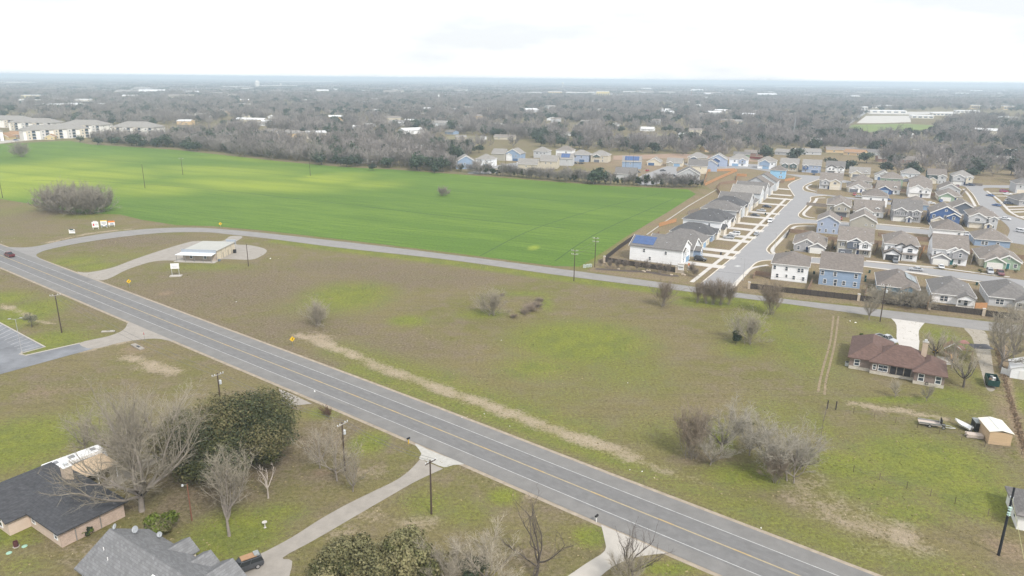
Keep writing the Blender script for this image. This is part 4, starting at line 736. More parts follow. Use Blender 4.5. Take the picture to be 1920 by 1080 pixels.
ha(10, 159, 16, 'pale two-storey house with light rake on its grey roof, eleventh on the west side', wall='pale', roof='gy', rm='pale', garage=(2.4, 4.8, 'cream', 0), fw=[(-3, 4.2, .9, 1.2), (3, 4.2, .9, 1.2)], vents=1)
ha(11, 175, 17, 'large grey two-storey house with broad gabled roof near the bend', wall='lgrey', roof='gy', rm='grey', garage=(2.4, 4.8, 'cream', 0), fw=[(-3, 4.2, .9, 1.2), (3, 4.2, .9, 1.2)], vents=0)
ha(12, 192, 17, 'grey two-storey house with brown gabled roof beyond the bend', wall='lgrey', roof='gx', rm='brown', garage=(2.4, 4.8, 'cream', 0), fw=[(-3, 4.2, .9, 1.2)], vents=0)
ha(13, 214, 16, 'grey house with brown roof at the far end of the west side', wall='pale', roof='gx', rm='brown', garage=(2.4, 4.8, 'cream', 0), fw=[(-3, 4.2, .9, 1.2)], vents=0)
# --- far subdivision beyond the field
GF = 'houses of the far subdivision beyond the field'
F = dict(far=True, sw=False, vents=0)
def hf(pl, pr, dp, label, rz=R(-20), **k):
    kk = dict(F); kk.update(k); hb(pl, pr, dp, label, GF, rz=rz, **kk)
hf((859, 316), (889, 318.5), 14, 'mid blue two-storey house with gable end beside the far street mouth', wall='blue', roof='gy', rm='pale', facing='rear', rw=[(1., 4., 1., 1.3)], rz=R(8), gables=())
hf((893, 312), (920, 314), 12, 'white two-storey house with blue garage behind the mid blue house', wall='white', roof='hip', rm='pale', garage=(2, 4.8, 'lblue', 0), fw=[(-2, 4.2, 1., 1.2), (3, 4.2, 1, 1.2)])
hf((924, 300), (944, 302), 12, 'taupe two-storey house with plain gable, left of the pale blue house', wall='taupe', roof='gx', rm='pale', facing='rear', rw=[])
hf((946, 301), (976, 302), 13, 'pale blue two-storey house with a dark garage in the far subdivision', wall='blue', roof='gy', rm='pale', garage=(2.5, 4.6, 'blue', 0), gables=((-3., 5., .8, 0, 4.8, 'white'),), fw=[(3, 4.2, .9, 1.2)])
hf((1000, 296), (1026, 297), 12, 'tall pale grey house standing alone behind bare dirt in the far subdivision', wall='lgrey', roof='hip', rm='pale', garage=(2.5, 4.6, 'blue', 0), fw=[(-3, 4.2, 1.6, 1.2), (.5, 4.2, 1.2, 1.2), (3.6, 4.2, 1.2, 1.2)])
hf((1040, 293), (1074, 296), 12, 'white two-storey house with brown hipped roof in the far subdivision', wall='white', roof='hip', rm='taupe', facing='rear', rw=[(-2., 4.2, 1.2, 1.2)])
hf((1070, 303), (1103, 304), 12, 'lavender two-storey house with two cars in front in the far subdivision', wall='lav', roof='hip', rm='pale', garage=(2., 4.6, 'blue', 0), fw=[(-3.6, 4.2, 1.4, 1.2), (1.5, 4.2, 1.4, 1.2)])
hf((1106, 304), (1140, 305), 12, 'cream two-storey house with dark gable at the dirt edge of the far subdivision', wall='beige', roof='hip', rm='pale', gables=((-2., 6., .6, 4.4, 5.2, 'dgreen'),), garage=(-2, 4.6, 'slate', 0), fw=[(-3., 4., .8, 1.), (3, 4., 1., 1.), (3, 1.4, 1., 1.2)])
hf((966, 321), (1012, 324.5), 12, 'beige two-storey house with long grey roof behind the hedge', wall='beige', roof='gx', rm='pale', facing='rear', rw=[(1., 4.2, .8, 1.)], rz=R(-12))
hf((1014, 315), (1042, 317.5), 13, 'beige two-storey house with grey roof between the hedge and the solar house', wall='beige', roof='gx', rm='pale', facing='rear', rw=[(-2, 4.2, .8, 1.2), (2, 4.2, .8, 1.2)], rz=R(-12))
hf((1044, 310), (1072, 312), 12, 'grey two-storey house with pale solar panels among the far subdivision', wall='lgrey', roof='gx', rm='pale', facing='rear', rw=[(-2, 4.2, .8, 1.2)], solar=(-4, 3, 1), rz=R(-12))
hf((1162, 315), (1206, 319), 12, 'light blue two-storey house with large solar roof beyond the hedge', wall='blue', roof='gx', rm='pale', facing='rear', rw=[(1., 4.2, .8, 1.)], solar=(-5.5, 5.5, 1), rz=R(-12))
hf((1213, 310), (1238, 311), 11, 'low house with navy garage door beyond the cul-de-sac', st=1, wall='cream', roof='gy', rm='pale', garage=(-2., 4.8, 'blue', 0))
hf((1250, 311), (1278, 313), 11, 'low house with pale blue garage door beyond the cul-de-sac', st=1, wall='cream', roof='gx', rm='pale', garage=(2., 4.8, 'lblue', 0), gables=((-3., 4., .8, 0, 2.8, 'taupe'),))
hf((1287, 308), (1325, 309.5), 12, 'cream two-storey house with dark upper band beyond the cul-de-sac', wall='beige', roof='hip', rm='pale', garage=(-3., 4.6, 'slate', 0), fw=[(-4, 4.1, .9, 1.2), (-2, 4.1, .9, 1.2), (.4, 4.1, 1.4, 1.2), (3, 4.1, .9, 1.2)], gables=((-2.6, 5.4, .4, 2.7, 5.2, 'slate'),))
hf((1328, 311.5), (1362, 313), 12, 'lavender two-storey house with navy gable and navy garage in the far cross street', wall='lav', roof='gy', rm='pale', gables=((-1.6, 6.4, .6, 3.8, 5.4, 'navy'),), garage=(-1., 4.6, 'blue', 0), fw=[(-1., 4., 1.2, 1.)])
hf((1366, 311.5), (1402, 312.5), 12, 'bright white two-storey house with light blue garage in the far cross street', wall='white', roof='hip', rm='pale', garage=(-2.4, 4.8, 'lblue', 0), gables=((3., 5., .6, 2.6, 5.2, 'lav'),), fw=[(-3., 4.2, 1.2, 1.2), (3., 4.1, 1.4, 1.2, .6), (3., 1.4, 1.4, 1.2)])
hf((1268, 342), (1312, 345), 14, 'large grey two-storey house with plain gable end behind the field corner', wall='lgrey', roof='gy', rm='grey', facing='rear', rw=[], rz=R(-14))
hf((1290, 325), (1325, 327), 14, 'cream and grey two-storey house behind the large grey gable', wall='cream', roof='gx', rm='grey', facing='rear', rw=[(-2, 4.2, .8, 1.)], rz=R(-14))
hf((1318, 321), (1344, 322.5), 12, 'pale lavender house end above the orange fence', wall='lav', roof='gy', rm='grey', facing='rear', rw=[], rz=R(-14))
hf((1150, 335), (1195, 339), 13, 'grey-roofed house with white gable trim half hidden by the hedge', st=1, wall='lgrey', roof='gx', rm='grey', facing='rear', rw=[], rz=R(-14), eave=4.)
hf((1903, 362), (1940, 364), 14, 'grey single-storey house at the right edge beyond the east street', st=2, wall='lgrey', roof='hip', rm='grey', fw=[(-3, 4.2, 1., 1.2)], garage=(-2., 4.6, 'cream', 0))
hf((1908, 385), (1950, 388), 14, 'second grey house at the right edge beyond the east street', st=1, wall='grey', roof='hip', rm='grey', fw=[(-3, 1.5, 1., 1.2)], rz=R(-10))

# ------------------------------------------------------------------ apartments
APTW = sid('apartment_cream', (.86, .84, .80)); APTG = sid('apartment_grey', (.60, .585, .565)); APTS = M('apartment_stone', (.66, .59, .49), .9, .12, .6, kind='brick')
BALC = M('balcony_shade_panel', (.10, .13, .19), .6, .1)
def apartment(px, py, Ln, Dp, rz, label, corner='right', ncol=4):
    p = G(px, py); dx = Vector((math.cos(rz), math.sin(rz), 0)); up = Vector((-dx.y, dx.x, 0))
    o = p - dx * (Ln if corner == 'right' else 0)
    c = o + dx * Ln / 2 + up * Dp / 2
    h = empty('apartment_block', c, rz, label, 'apartment block', 'three-storey apartment blocks beyond the field')
    mb = MB().box(-Ln / 2, Ln / 2, -Dp / 2, Dp / 2, 0, 9.6, APTW); mb.build('wall', h)
    rb = MB(); hip_roof(rb, Ln, Dp, 9.6, .42, ROOF['pale'], .8, .3); rb.build('roof', h)
    for i in range(ncol):
        x = -Ln / 2 + Ln * (i + .5) / ncol
        MB().box(x - 3.6, x + 1.2, -Dp / 2 - 1.3, -Dp / 2 + .1, 0, 9.5, APTG if i % 2 else APTS).build('stair_bay', h)
        for k in range(3):
            z = .6 + k * 3.1
            b = MB().box(x + 1.4, x + 4.6, -Dp / 2 - 1.1, -Dp / 2 - .05, z - .1, z + .15, WHITE).box(x + 1.4, x + 4.6, -Dp / 2 - 1.12, -Dp / 2 - 1.02, z + .15, z + 1.1, BALC).build('balcony', h)
            MB().box(x + 1.5, x + 4.5, -Dp / 2 - .06, -Dp / 2 + .02, z + .2, z + 2.4, GLASS).build('balcony_door', b)
            window(h, x - 1.2, -Dp / 2 - 1.3, z + 1.2, 1.3, 1.4, 0, True)
    for k in range(3):
        for y in (-.25, .2):
            window(h, Ln / 2, y * Dp, 1.8 + k * 3.1, 1.2, 1.3, math.pi / 2, True)
    return h
apartment(190, 251, 50, 24, R(-4), 'cream apartment block second from the east end, plain end wall to the right')
apartment(288, 256, 50, 26, R(-4), 'easternmost cream apartment block behind the thicket')
apartment(46, 263, 62, 22, R(44), 'cream apartment block with dark balconies directly above the small orange-roofed houses', 'left', 5)
apartment(100, 246, 56, 22, R(-4), 'apartment block with grey roof behind the front cream block')
apartment(50, 240, 66, 22, R(-4), 'apartment block at the left edge in the back row')
apartment(8, 264, 46, 20, R(44), 'apartment block cut by the left edge of the picture', 'right', 3)
for i, (pl, pr, lab, wl, rz) in enumerate([((-6, 262), (14, 263), 'small tan house with orange roof at the left edge by the field track', 'yellow', 0), ((20, 257), (38, 258), 'small brick house with orange roof, first left of the blue car', 'brickred', 10), ((44, 259), (62, 260), 'small brick house with orange roof behind the purple car', 'brickred', 10), ((66, 260), (82, 261), 'small orange-roofed brick house between two others by the track', 'brickred', 10), ((84, 262.5), (103, 262), 'tan gabled house at the east end of the orange-roofed row', 'yellow', 20)]):
    hb(pl, pr, 11, lab, 'small orange-roofed houses by the field track', rz=R(rz), st=1, wall=wl, roof='gx' if i not in (0, 4) else 'gy', rm='orange', far=True, sw=False, vents=0, fw=[(-3, 1.5, 1.2, 1.2), (2, 1.5, 1.2, 1.2)])
# ------------------------------------------------------------------ houses and sheds among the trees
SC = [(700, 304, 'white', 'white', 22, 'pale metal-roofed shed at the field edge under bare trees'), (805, 284, 'white', 'white', 26, 'white metal-roofed building in the trees behind the field'), (905, 262, 'white', 'pale', 6, None), (865, 262, 'beige', 'pale', 12, None), (660, 243, 'sky', 'white', 22, 'turquoise roofed trailer in a clearing'), (690, 238, 'white', 'white', 14, None), (782, 248, 'beige', 'taupe', 16, None), (740, 232, 'lgrey', 'pale', 22, None), (755, 236, 'white', 'white', 14, None),
      (945, 262, 'beige', 'taupe', 24, 'brown ranch house beyond the far street bend'), (842, 252, 'blue', 'grey', 14, None), (1198, 262, 'teal', 'dark', 24, 'dark blue barn in the dry pasture'), (1212, 246, 'white', 'white', 18, 'white open-sided barn above the dry pasture'), (1280, 258, 'white', 'white', 14, None), (460, 220, 'cream', 'taupe', 14, None), (468, 228, 'beige', 'white', 48, 'long flat pale roofed building behind the thicket'), (445, 240, 'white', 'pale', 26, None), (490, 236, 'white', 'pale', 20, None), (505, 250, 'beige', 'taupe', 18, 'brown hipped roof rising above the thicket, westernmost'), (535, 252, 'beige', 'taupe', 18, None), (580, 255, 'beige', 'taupe', 20, None), (610, 258, 'beige', 'taupe', 20, None), (640, 262, 'lgrey', 'taupe', 18, None),
      (355, 268, 'cream', 'orange', 12, None), (410, 270, 'white', 'pale', 10, None), (253, 224, 'peach', 'mauve', 22, 'mauve roofed building with tan gable beyond the apartments'), (270, 220, 'cream', 'mauve', 18, None), (340, 216, 'pale', 'white', 16, None), (1512, 290, 'lgrey', 'pale', 26, 'long white metal shed above the top row of houses'), (1412, 293, 'brickred', 'taupe', 16, None), (1390, 296, 'green', 'grey', 14, 'green roofed shed beside a red board fence'), (1578, 287, 'peach', 'taupe', 28, 'tan ranch house in the trees above the top row'), (1600, 292, 'peach', 'orange', 18, None), (1626, 291, 'lgrey', 'grey', 22, 'slate roofed house in the trees above the top row'), (1637, 273, 'brickred', 'mauve', 18, 'dark red house in the trees'), (1682, 305, 'brickred', 'taupe', 30, 'long brown ranch house beside the narrow lane'), (1790, 310, 'beige', 'taupe', 26, 'pale roofed house behind the east end of the top row'), (1468, 291, 'lgrey', 'pale', 16, None), (1340, 285, 'peach', 'taupe', 20, None), (1315, 200, 'white', 'white', 30, None), (1345, 214, 'cream', 'taupe', 24, 'tan apartment house far in the trees, first of three'), (1372, 213, 'cream', 'taupe', 24, 'tan apartment house far in the trees, middle of three'), (1425, 214, 'cream', 'taupe', 26, 'tan apartment house far in the trees, last of three'), (1530, 268, 'white', 'white', 12, None), (1880, 305, 'white', 'pale', 16, None), (1900, 292, 'white', 'white', 18, None), (1240, 210, 'white', 'white', 20, None), (1100, 232, 'lgrey', 'pale', 20, None), (1040, 226, 'white', 'white', 16, None), (1150, 215, 'cream', 'pale', 18, None), (560, 205, 'white', 'white', 24, None), (620, 212, 'beige', 'taupe', 20, None), (870, 220, 'white', 'white', 18, None), (960, 216, 'beige', 'pale', 20, None), (1005, 245, 'beige', 'taupe', 18, None), (1160, 237, 'white', 'pale', 16, None), (700, 210, 'white', 'white', 20, None), (780, 205, 'lgrey', 'white', 22, None), (1060, 255, 'white', 'pale', 12, None), (1740, 290, 'beige', 'taupe', 18, None), (1850, 285, 'lgrey', 'taupe', 18, None), (1700, 258, 'white', 'white', 14, None), (520, 222, 'white', 'white', 18, None), (575, 232, 'pale', 'pale', 18, None), (930, 238, 'white', 'white', 16, None)]
FARH = {'white': 'low white house half hidden among the far trees', 'cream': 'low cream house half hidden among the far trees', 'beige': 'low beige house half hidden among the far trees', 'lgrey': 'low grey house half hidden among the far trees', 'blue': 'low blue house half hidden among the far trees', 'pale': 'low pale blue-grey house half hidden among the far trees', 'brickred': 'low brick house half hidden among the far trees', 'peach': 'low tan house half hidden among the far trees', 'sky': None, 'teal': None, 'green': None}
HOUSE_XY = []
for i, (px, py, wl, rm, wdt, lab) in enumerate(SC):
    c = G(px, py); HOUSE_XY.append((c.x, c.y, wdt * .7))
    tall = 5.5 if lab and 'apartment' in lab else 3.2
    house('house', lab or FARH[wl], 'houses among the far trees', c, wdt, min(12, wdt * .7), R(random.choice((-24, -20, 66, 10, -40))) if wdt < 24 else R(-14), st=1, wall=wl, roof='gx', rm=rm, far=True, sw=False, vents=0, rw=[], fw=[(-wdt * .25, 1.5, 1.2, 1.2), (wdt * .2, 1.5, 1.2, 1.2)], pitch=.35, eave=tall)
# ------------------------------------------------------------------ far town buildings
CONCW = M('far_pale_concrete', (.70, .68, .64), .9, .05, .02); FTAN = M('far_tan', (.62, .50, .32), .9, .05, .02); FYEL = M('far_yellow', (.66, .56, .30), .9, .05, .02); FGLS = M('far_window', (.10, .13, .17), .3, .05)
def hall(name, label, px, py, wd, dp, ht, mat, rz=0., grp='pale halls far off', ribs=4, roofm=None):
    o = empty(name, G(px, py), rz, label, 'building', grp); MB().box(-wd / 2, wd / 2, 0, dp, 0, ht, mat).build('wall', o)
    MB().hull8([(-wd / 2 - .5, -.5, ht), (wd / 2 + .5, -.5, ht), (wd / 2 + .5, dp + .5, ht), (-wd / 2 - .5, dp + .5, ht)], [(-wd / 2 - .3, 0, ht + .6), (wd / 2 + .3, 0, ht + .6), (wd / 2 + .1, dp, ht + 1.), (-wd / 2 - .1, dp, ht + 1.)], roofm or ROOF['white']).build('roof', o)
    for i in range(ribs):
        x = -wd / 2 + wd * (i + .5) / ribs; MB().box(x - wd / ribs * .3, x + wd / ribs * .3, -.15, .02, ht * .25, ht * .7, FGLS).build('window', o)
    return o
for i, (x, y, wd, dp, ht, m, lab) in enumerate([(1660, 212, 90, 20, 5, CONCW, 'long pale school hall with dark window band at the upper right'), (1770, 217, 45, 16, 5, CONCW, 'white school annexe right of the long hall'), (1815, 212, 50, 16, 5, CONCW, 'flat white school wing farther right'), (1730, 222, 40, 14, 5, CONCW, 'low school building with blue roof by the yard'), (1886, 225, 46, 10, 5, CONCW, 'white grandstand building by the sports field'), (1615, 206, 30, 14, 7, CONCW, 'pale gabled hall at the school road'), (1650, 203, 40, 16, 7, CONCW, 'pale hall behind the school, left one'), (1675, 203, 36, 16, 7, CONCW, 'pale hall behind the school, right one'), (1828, 204, 22, 16, 9, FTAN, 'tan house block beyond the sports field, left one'), (1855, 205, 40, 16, 8, FTAN, 'tan house block beyond the sports field, middle one'), (1893, 206, 30, 16, 9, FTAN, 'tan house block beyond the sports field, right one'),
    (108, 204, 80, 30, 8, CONCW, 'long low school building with brick wing behind the apartments'), (130, 203, 30, 26, 9, WALL['peach'], 'brick wing of the long low building'), (155, 198, 30, 20, 13, CONCW, 'pale flat-topped block behind the apartments'), (205, 201, 44, 18, 7, CONCW, 'white flat-roofed pavilion right of the pale block'), (188, 204, 40, 16, 5, CONCW, 'low white metal building in front of the pavilion'), (62, 185, 60, 24, 9, FYEL, 'orange-tan block in the trees at the upper left'), (50, 192, 50, 20, 6, CONCW, 'flat white roof at the upper left'), (18, 157, 260, 90, 12, CONCW, 'broad white warehouse at the far upper left'),
    (1130, 184, 48, 30, 24, FYEL, 'yellow many-windowed block far across the town'), (1090, 177, 150, 40, 9, CONCW, 'white store left of the yellow block'), (1040, 178, 60, 30, 14, FTAN, 'tan tower block left of the white store'), (1000, 177, 70, 30, 9, CONCW, 'white store row farther left'), (1180, 176, 60, 30, 12, CONCW, 'white block right of the yellow one'), (1210, 176, 60, 30, 8, CONCW, 'low white store farthest right in the town'), (850, 168, 90, 30, 8, CONCW, 'pale store in the far left town'), (845, 181, 50, 20, 6, CONCW, 'low pale roof before the far store'), (690, 173, 60, 20, 7, CONCW, 'small white store in the far haze'), (520, 163.5, 240, 50, 10, CONCW, 'long white works near the grain tower'), (440, 165, 160, 40, 8, CONCW, 'pale works left of the grain tower'), (570, 155, 700, 120, 14, CONCW, 'very long white warehouse on the horizon'), (1375, 163, 420, 80, 11, CONCW, 'long white warehouse on the right horizon'), (1495, 164.5, 460, 80, 11, CONCW, 'second long white warehouse on the right horizon'), (1630, 166, 300, 70, 11, CONCW, 'pale warehouse at the far right horizon'), (740, 172, 30, 20, 9, FTAN, 'tan block in the far haze')]):
    c_ = G(x, y); HOUSE_XY.append((c_.x, c_.y + dp / 2, wd * .55)); hall('building', lab, x, y, wd, dp, ht, m, R(-8 if x > 900 else 10), ribs=6 if wd > 40 else 4)
gt = empty('grain_tower', G(483, 164), 0, 'pale cylindrical grain tower on the left horizon', 'tower'); MB().lathe([(14, 0), (14, 34), (11, 38), (2, 41)], CONCW, 16).build('tower_body', gt); MB().box(-4, 4, -4, 4, 38, 43, CONCW).build('head_house', gt)
g2 = empty('silo', G(527, 164), 0, 'slim white silo right of the grain tower', 'silo'); MB().lathe([(5, 0), (5, 22), (1, 25)], CONCW, 12).build('silo_body', g2); MB().box(-2, 2, -2, 2, 24, 27, CONCW).build('cap', g2)
for x, y, h, lab in ((863, 160, 48, 'slim white water tower on the left-centre horizon'), (1055, 166, 44, 'slim white water tower on the centre horizon')):
    o = empty('water_tower', G(x, y), 0, lab, 'water tower', 'water towers'); MB().lathe([(4, 0), (2.6, 6), (2.2, h - 14)], CONCW, 10).build('shaft', o); MB().lathe([(2.2, h - 14), (9, h - 9), (9, h - 4), (3, h)], CONCW, 14).build('tank', o)
for x, y, h, lab in ((935, 172, 58, 'thin radio mast on the horizon above the meadow'), (1296, 182, 40, 'red and white radio mast in the right haze'), (1487, 262, 24, 'slim radio mast in the woods above the estate')):
    o = empty('radio_mast', G(x, y), 0, lab, 'mast', 'radio masts'); b = MB()
    for s in range(3): t = s * 2.09; b.tube((1.2 * math.cos(t), 1.2 * math.sin(t), 0), (.3 * math.cos(t), .3 * math.sin(t), h), .35, .25, M('mast_red', (.35, .16, .14), .7, .05) if 'red' in lab else STEEL, 4)
    b.build('lattice', o); MB().tube((0, 0, h), (0, 0, h + 4), .15, .05, STEEL, 4).build('aerial', o)
cs = empty('church', G(823, 190), 0, 'small white church with pointed steeple in the far trees', 'church'); MB().extrude([(-5, 0), (5, 0), (5, 6), (0, 10), (-5, 6)], 'y', 0, 20, WHITE).build('nave', cs); MB().box(-2.5, 2.5, -4, 1, 0, 13, WHITE).build('tower', cs); MB().add([(-2.6, -4.1, 13), (2.6, -4.1, 13), (2.6, 1.1, 13), (-2.6, 1.1, 13), (0, -1.5, 22)], [(0, 1, 4), (1, 2, 4), (2, 3, 4), (3, 0, 4), (3, 2, 1, 0)], WHITE).build('spire', cs)


# scattered roofs of the far town, two storeys or more, seen over the trees
rf = random.Random(12)
for i in range(120):
    y = rf.choice((rf.uniform(168, 185), rf.uniform(185, 240), rf.uniform(205, 262))); x = rf.uniform(0, 1920)
    if 1560 < x and 196 < y < 252: continue
    if (x < 340 and y > 205) or (830 < x < 930 and y > 245) or (1105 < x < 1290 and y > 245): continue
    c = G(x, y); wdt = rf.uniform(14, 30) if y > 185 else rf.uniform(30, 90); wl = rf.choice(('white', 'white', 'cream', 'beige', 'lgrey', 'pale', 'peach'))
    HOUSE_XY.append((c.x, c.y, wdt * .55))
    house('house', FARH[wl], 'houses among the far trees', c, wdt, wdt * .6, R(rf.uniform(-40, 40)), st=1, wall=wl, roof='gx', rm=rf.choice(('white', 'white', 'pale', 'taupe')), far=True, sw=False, vents=0, rw=[], fw=[(-wdt * .25, 1.8, 1.4, 1.4), (wdt * .2, 1.8, 1.4, 1.4)], pitch=.3, eave=rf.uniform(4.5, 7.5))
# ------------------------------------------------------------------ red-roofed brick house
BRICK = M('brown_brick', (.235, .175, .15), .9, .12, 1., kind='brick'); RED = M('shingle_red', (.150, .096, .082), .9, .12, .7, kind='shingle'); LIME_ST = M('limestone', (.58, .53, .45), .9, .12, 1.2, kind='brick')
TANP = M('tan_panel', (.52, .42, .33), .9, .08, .8)
r0 = G(1591, 690); rrz = R(-28)
red = empty('house', r0, rrz, 'brown brick house with dark red hipped roof and stone chimney beside the side road', 'house')
def blk(par, x0, x1, y0, y1, ev, wm, base=None):
    MB().box(x0, x1, y0, y1, .0, ev, wm).build('wall', par)
    if base: MB().box(x0 - .06, x1 + .06, y0 - .06, y1 + .06, -.05, .75, base).build('stone_base', par)
def hipb(par, x0, x1, y0, y1, ev, p, rm, name='roof'):
    b = MB(); t = hip_roof(b, x1 - x0, y1 - y0, ev, p, rm, .55, .2, (x0 + x1) / 2, (y0 + y1) / 2); return b.build(name, par), t
blk(red, 0, 8.6, 0, 15.5, 2.9, BRICK, LIME_ST); blk(red, 4.6, 17., -.9, 8.6, 2.95, BRICK, LIME_ST); blk(red, 13.6, 19.6, -2.6, 7., 2.92, BRICK, LIME_ST); blk(red, 8.8, 12.4, 7., 12.2, 2.88, BRICK, LIME_ST)
hipb(red, 0, 8.6, 0, 15.5, 2.9, .62, RED); mroof, _ = hipb(red, 4.6, 17., -.9, 8.6, 2.95, .66, RED); hipb(red, 13.6, 19.6, -2.6, 7., 2.92, .62, RED); hipb(red, 8.8, 12.4, 7., 12.2, 2.88, .62, RED)
MB().box(14.6, 15.7, 3.9, 4.9, 4.0, 8.0, TANP).box(14.5, 15.8, 3.8, 5.0, 8.0, 8.15, CONC).box(14.85, 15.45, 4.1, 4.7, 8.15, 8.6, GALV).build('chimney', mroof)
for x, y, w_, h_ in [(1.6, 0, 1.0, 1.4), (5.4, -.9, .6, 1.1), (6.7, -.9, .85, 1.4), (7.7, -.9, .85, 1.4), (15.0, -2.6, 1.0, 1.6), (18.4, -2.6, 1.0, 1.6)]: window(red, x, y, 1.75, w_, h_, 0)
pb = MB().box(8.6, 13.0, -.96, -.80, .62, 2.65, M('porch_screen', (.035, .035, .04), .6, .3, 2.)).build('screen_porch', red)
for x in (8.6, 10.0, 11.5, 13.0): MB().box(x - .07, x + .07, -1.02, -.9, .6, 2.7, M('porch_post', (.3, .26, .22), .7, .1)).build('porch_post', red)
MB().box(-.9, -.15, 1., 2., 0, .9, GALV).box(-.85, -.2, 1.05, 1.95, .9, .98, BLACK).build('air_conditioner', red)
wr = MB(); 
for i in range(14):
    a, b = 2 * math.pi * i / 14, 2 * math.pi * (i + 1) / 14
    wr.tube((16.3 + .3 * math.cos(a), -2.72, .55 + .3 * math.sin(a)), (16.3 + .3 * math.cos(b), -2.72, .55 + .3 * math.sin(b)), .06, .06, BLACK, 5)
wr.build('hose_reel', red)
# ------------------------------------------------------------------ black-roofed brick ranch, lower left
PBRK = M('pale_pink_brick', (.50, .38, .31), .9, .14, 1., kind='brick'); PSTUC = M('pale_stucco', (.58, .47, .39), .9, .07, 1.); BLKR = M('shingle_black', (0.070, 0.072, 0.080), .9, .25, 2.5, kind='shingle')
rc = G(117, 1027); ranch = empty('house', rc, R(57), 'pale brick ranch house with black shingle roof in the lower left corner', 'house')
# local x runs away from us along the brick end wall, local y runs to the left
blk(ranch, 0, 9.3, 0, 21, 2.6, PBRK); blk(ranch, -2.9, 4., 9.3, 21.3, 2.58, PSTUC)
MB().box(-.02, .04, .25, 9.2, .02, 2.55, PSTUC).build('stucco_front', ranch)
rr, _ = hipb(ranch, 0, 9.3, 0, 21, 2.6, .5, BLKR)
b = MB(); gable_roof(b, 12., 2.58, .42, -3.4, 5., BLKR, .5, .2, xc=15.3, axis='x'); b.build('wing_roof', ranch)
MB().box(6.2, 7.4, 10.4, 11.6, 3.6, 6.4, TANP).box(6.1, 7.5, 10.3, 11.7, 6.4, 6.52, WHITE).box(6.5, 7.1, 10.7, 11.3, 6.52, 6.95, GALV).build('chimney', rr)
for y in (1.3,): window(ranch, -.02, y, 1.6, .8, 1.1, -math.pi / 2)
window(ranch, -.02, 8.0, 1.6, .9, 1.0, -math.pi / 2); window(ranch, -2.9, 11.9, 1.55, 1.2, 1.6, -math.pi / 2); window(ranch, -2.9, 16.5, 1.55, 1.2, 1.6, -math.pi / 2)
for x in (2.0, 5.6): MB().box(x, x + .1, -.1, -.002, 0, 2.6, STEEL).build('downpipe', ranch)
for x in (2.6, 6.6): window(ranch, x, 21, 1.6, 1., 1.2, math.pi)
# carport with tan roof behind it
cp = empty('carport', (-70.9, 106.2, 0), R(57), 'tan flat-roofed carport between the ranch house and the white caravan', 'carport')
MB().hull8([(-3.4, -2.6, 2.45), (3.4, -2.6, 2.45), (3.4, 2.6, 2.7), (-3.4, 2.6, 2.7)], [(-3.4, -2.6, 2.6), (3.4, -2.6, 2.6), (3.4, 2.6, 2.85), (-3.4, 2.6, 2.85)], M('tan_roofing', (.55, .42, .29), .9, .1, .8)).build('roof', cp)
for x in (-3.1, 0, 3.1):
    for y in (-2.3, 2.3): MB().box(x - .06, x + .06, y - .06, y + .06, 0, 2.56, WHITE).build('post', cp)
# ------------------------------------------------------------------ grey-roofed house, bottom edge
GROOF = M('shingle_cool_grey', (0.203, 0.205, 0.211), .9, .12, .8, kind='shingle')
gh = empty('house', (-58.2, 80.5, 0), R(-33), 'house with large cool grey gabled roof at the bottom edge, three satellite dishes on it', 'house')
MB().extrude([(.5, 0), (9.8, 0), (9.8, 2.8), (5.15, 5.5), (.5, 2.8)], 'x', .5, 17.5, sid('pale_aqua', (.62, .68, .68))).build('wall', gh)
b = MB(); gable_roof(b, 9.3, 2.8, .6, 0., 18., GROOF, .6, .2, xc=5.15, axis='x'); gro = b.build('roof', gh)
for x0, wd_, pj in ((6.6, 3.4, 1.4), (11.6, 3.0, 1.4), (15.4, 4.6, 1.6)):
    MB().extrude([(x0, 0), (x0 + wd_, 0), (x0 + wd_, 2.7), (x0 + wd_ / 2, 2.7 + wd_ * .3), (x0, 2.7)], 'y', 8.2, 9.8 + pj, WALL['cream']).build('gable', gh)
    b = MB(); gable_roof(b, wd_, 2.7, .6, 6.2, 9.8 + pj + .4, GROOF, .4, .2, xc=x0 + wd_ / 2); b.build('gable_roof', gh)
for x, y in ((2.2, 3.0), (4.2, 2.4)): 
    zz = 2.8 + .6 * (y - .5) + .2; MB().tube((x, y, zz - .1), (x, y, zz + .45), .06, .06, WHITE, 6).build('vent_pipe', gro)
b = MB().hull8([(13, 1.5, 3.62), (15.4, 1.5, 3.62), (15.4, 3.6, 4.88), (13, 3.6, 4.88)], [(13, 1.4, 3.85), (15.4, 1.4, 3.85), (15.4, 3.5, 5.1), (13, 3.5, 5.1)], WHITE); b.build('skylight', gro)
DISH = M('dish_grey', (.34, .36, .38), .4, .05)
def dish(par, x, y, z, s=.45, rz=0.):
    d = MB(); n = 12
    vs = [(0, .12, 0)]; fs = []
    for k, r in enumerate((.5, 1.)):
        for i in range(n): t = 2 * math.pi * i / n; vs.append((s * r * math.cos(t), .12 * (1 - r * r), s * r * 1.1 * math.sin(t)))
    for i in range(n): fs += [(0, 1 + i, 1 + (i + 1) % n), (1 + i, 1 + n + i, 1 + n + (i + 1) % n, 1 + (i + 1) % n)]
    o = d.add(vs, fs, DISH).build('dish', par, (x, y, z + .75), rz); o.rotation_euler = (R(-35), 0, rz)
    MB().tube((x, y, z), (x, y + .02, z + .75), .035, .035, STEEL, 6).build('dish_mast', par)
    MB().tube((0, -.02, -s), (0, -.5, 0), .02, .02, STEEL, 5).build('feed_arm', o)
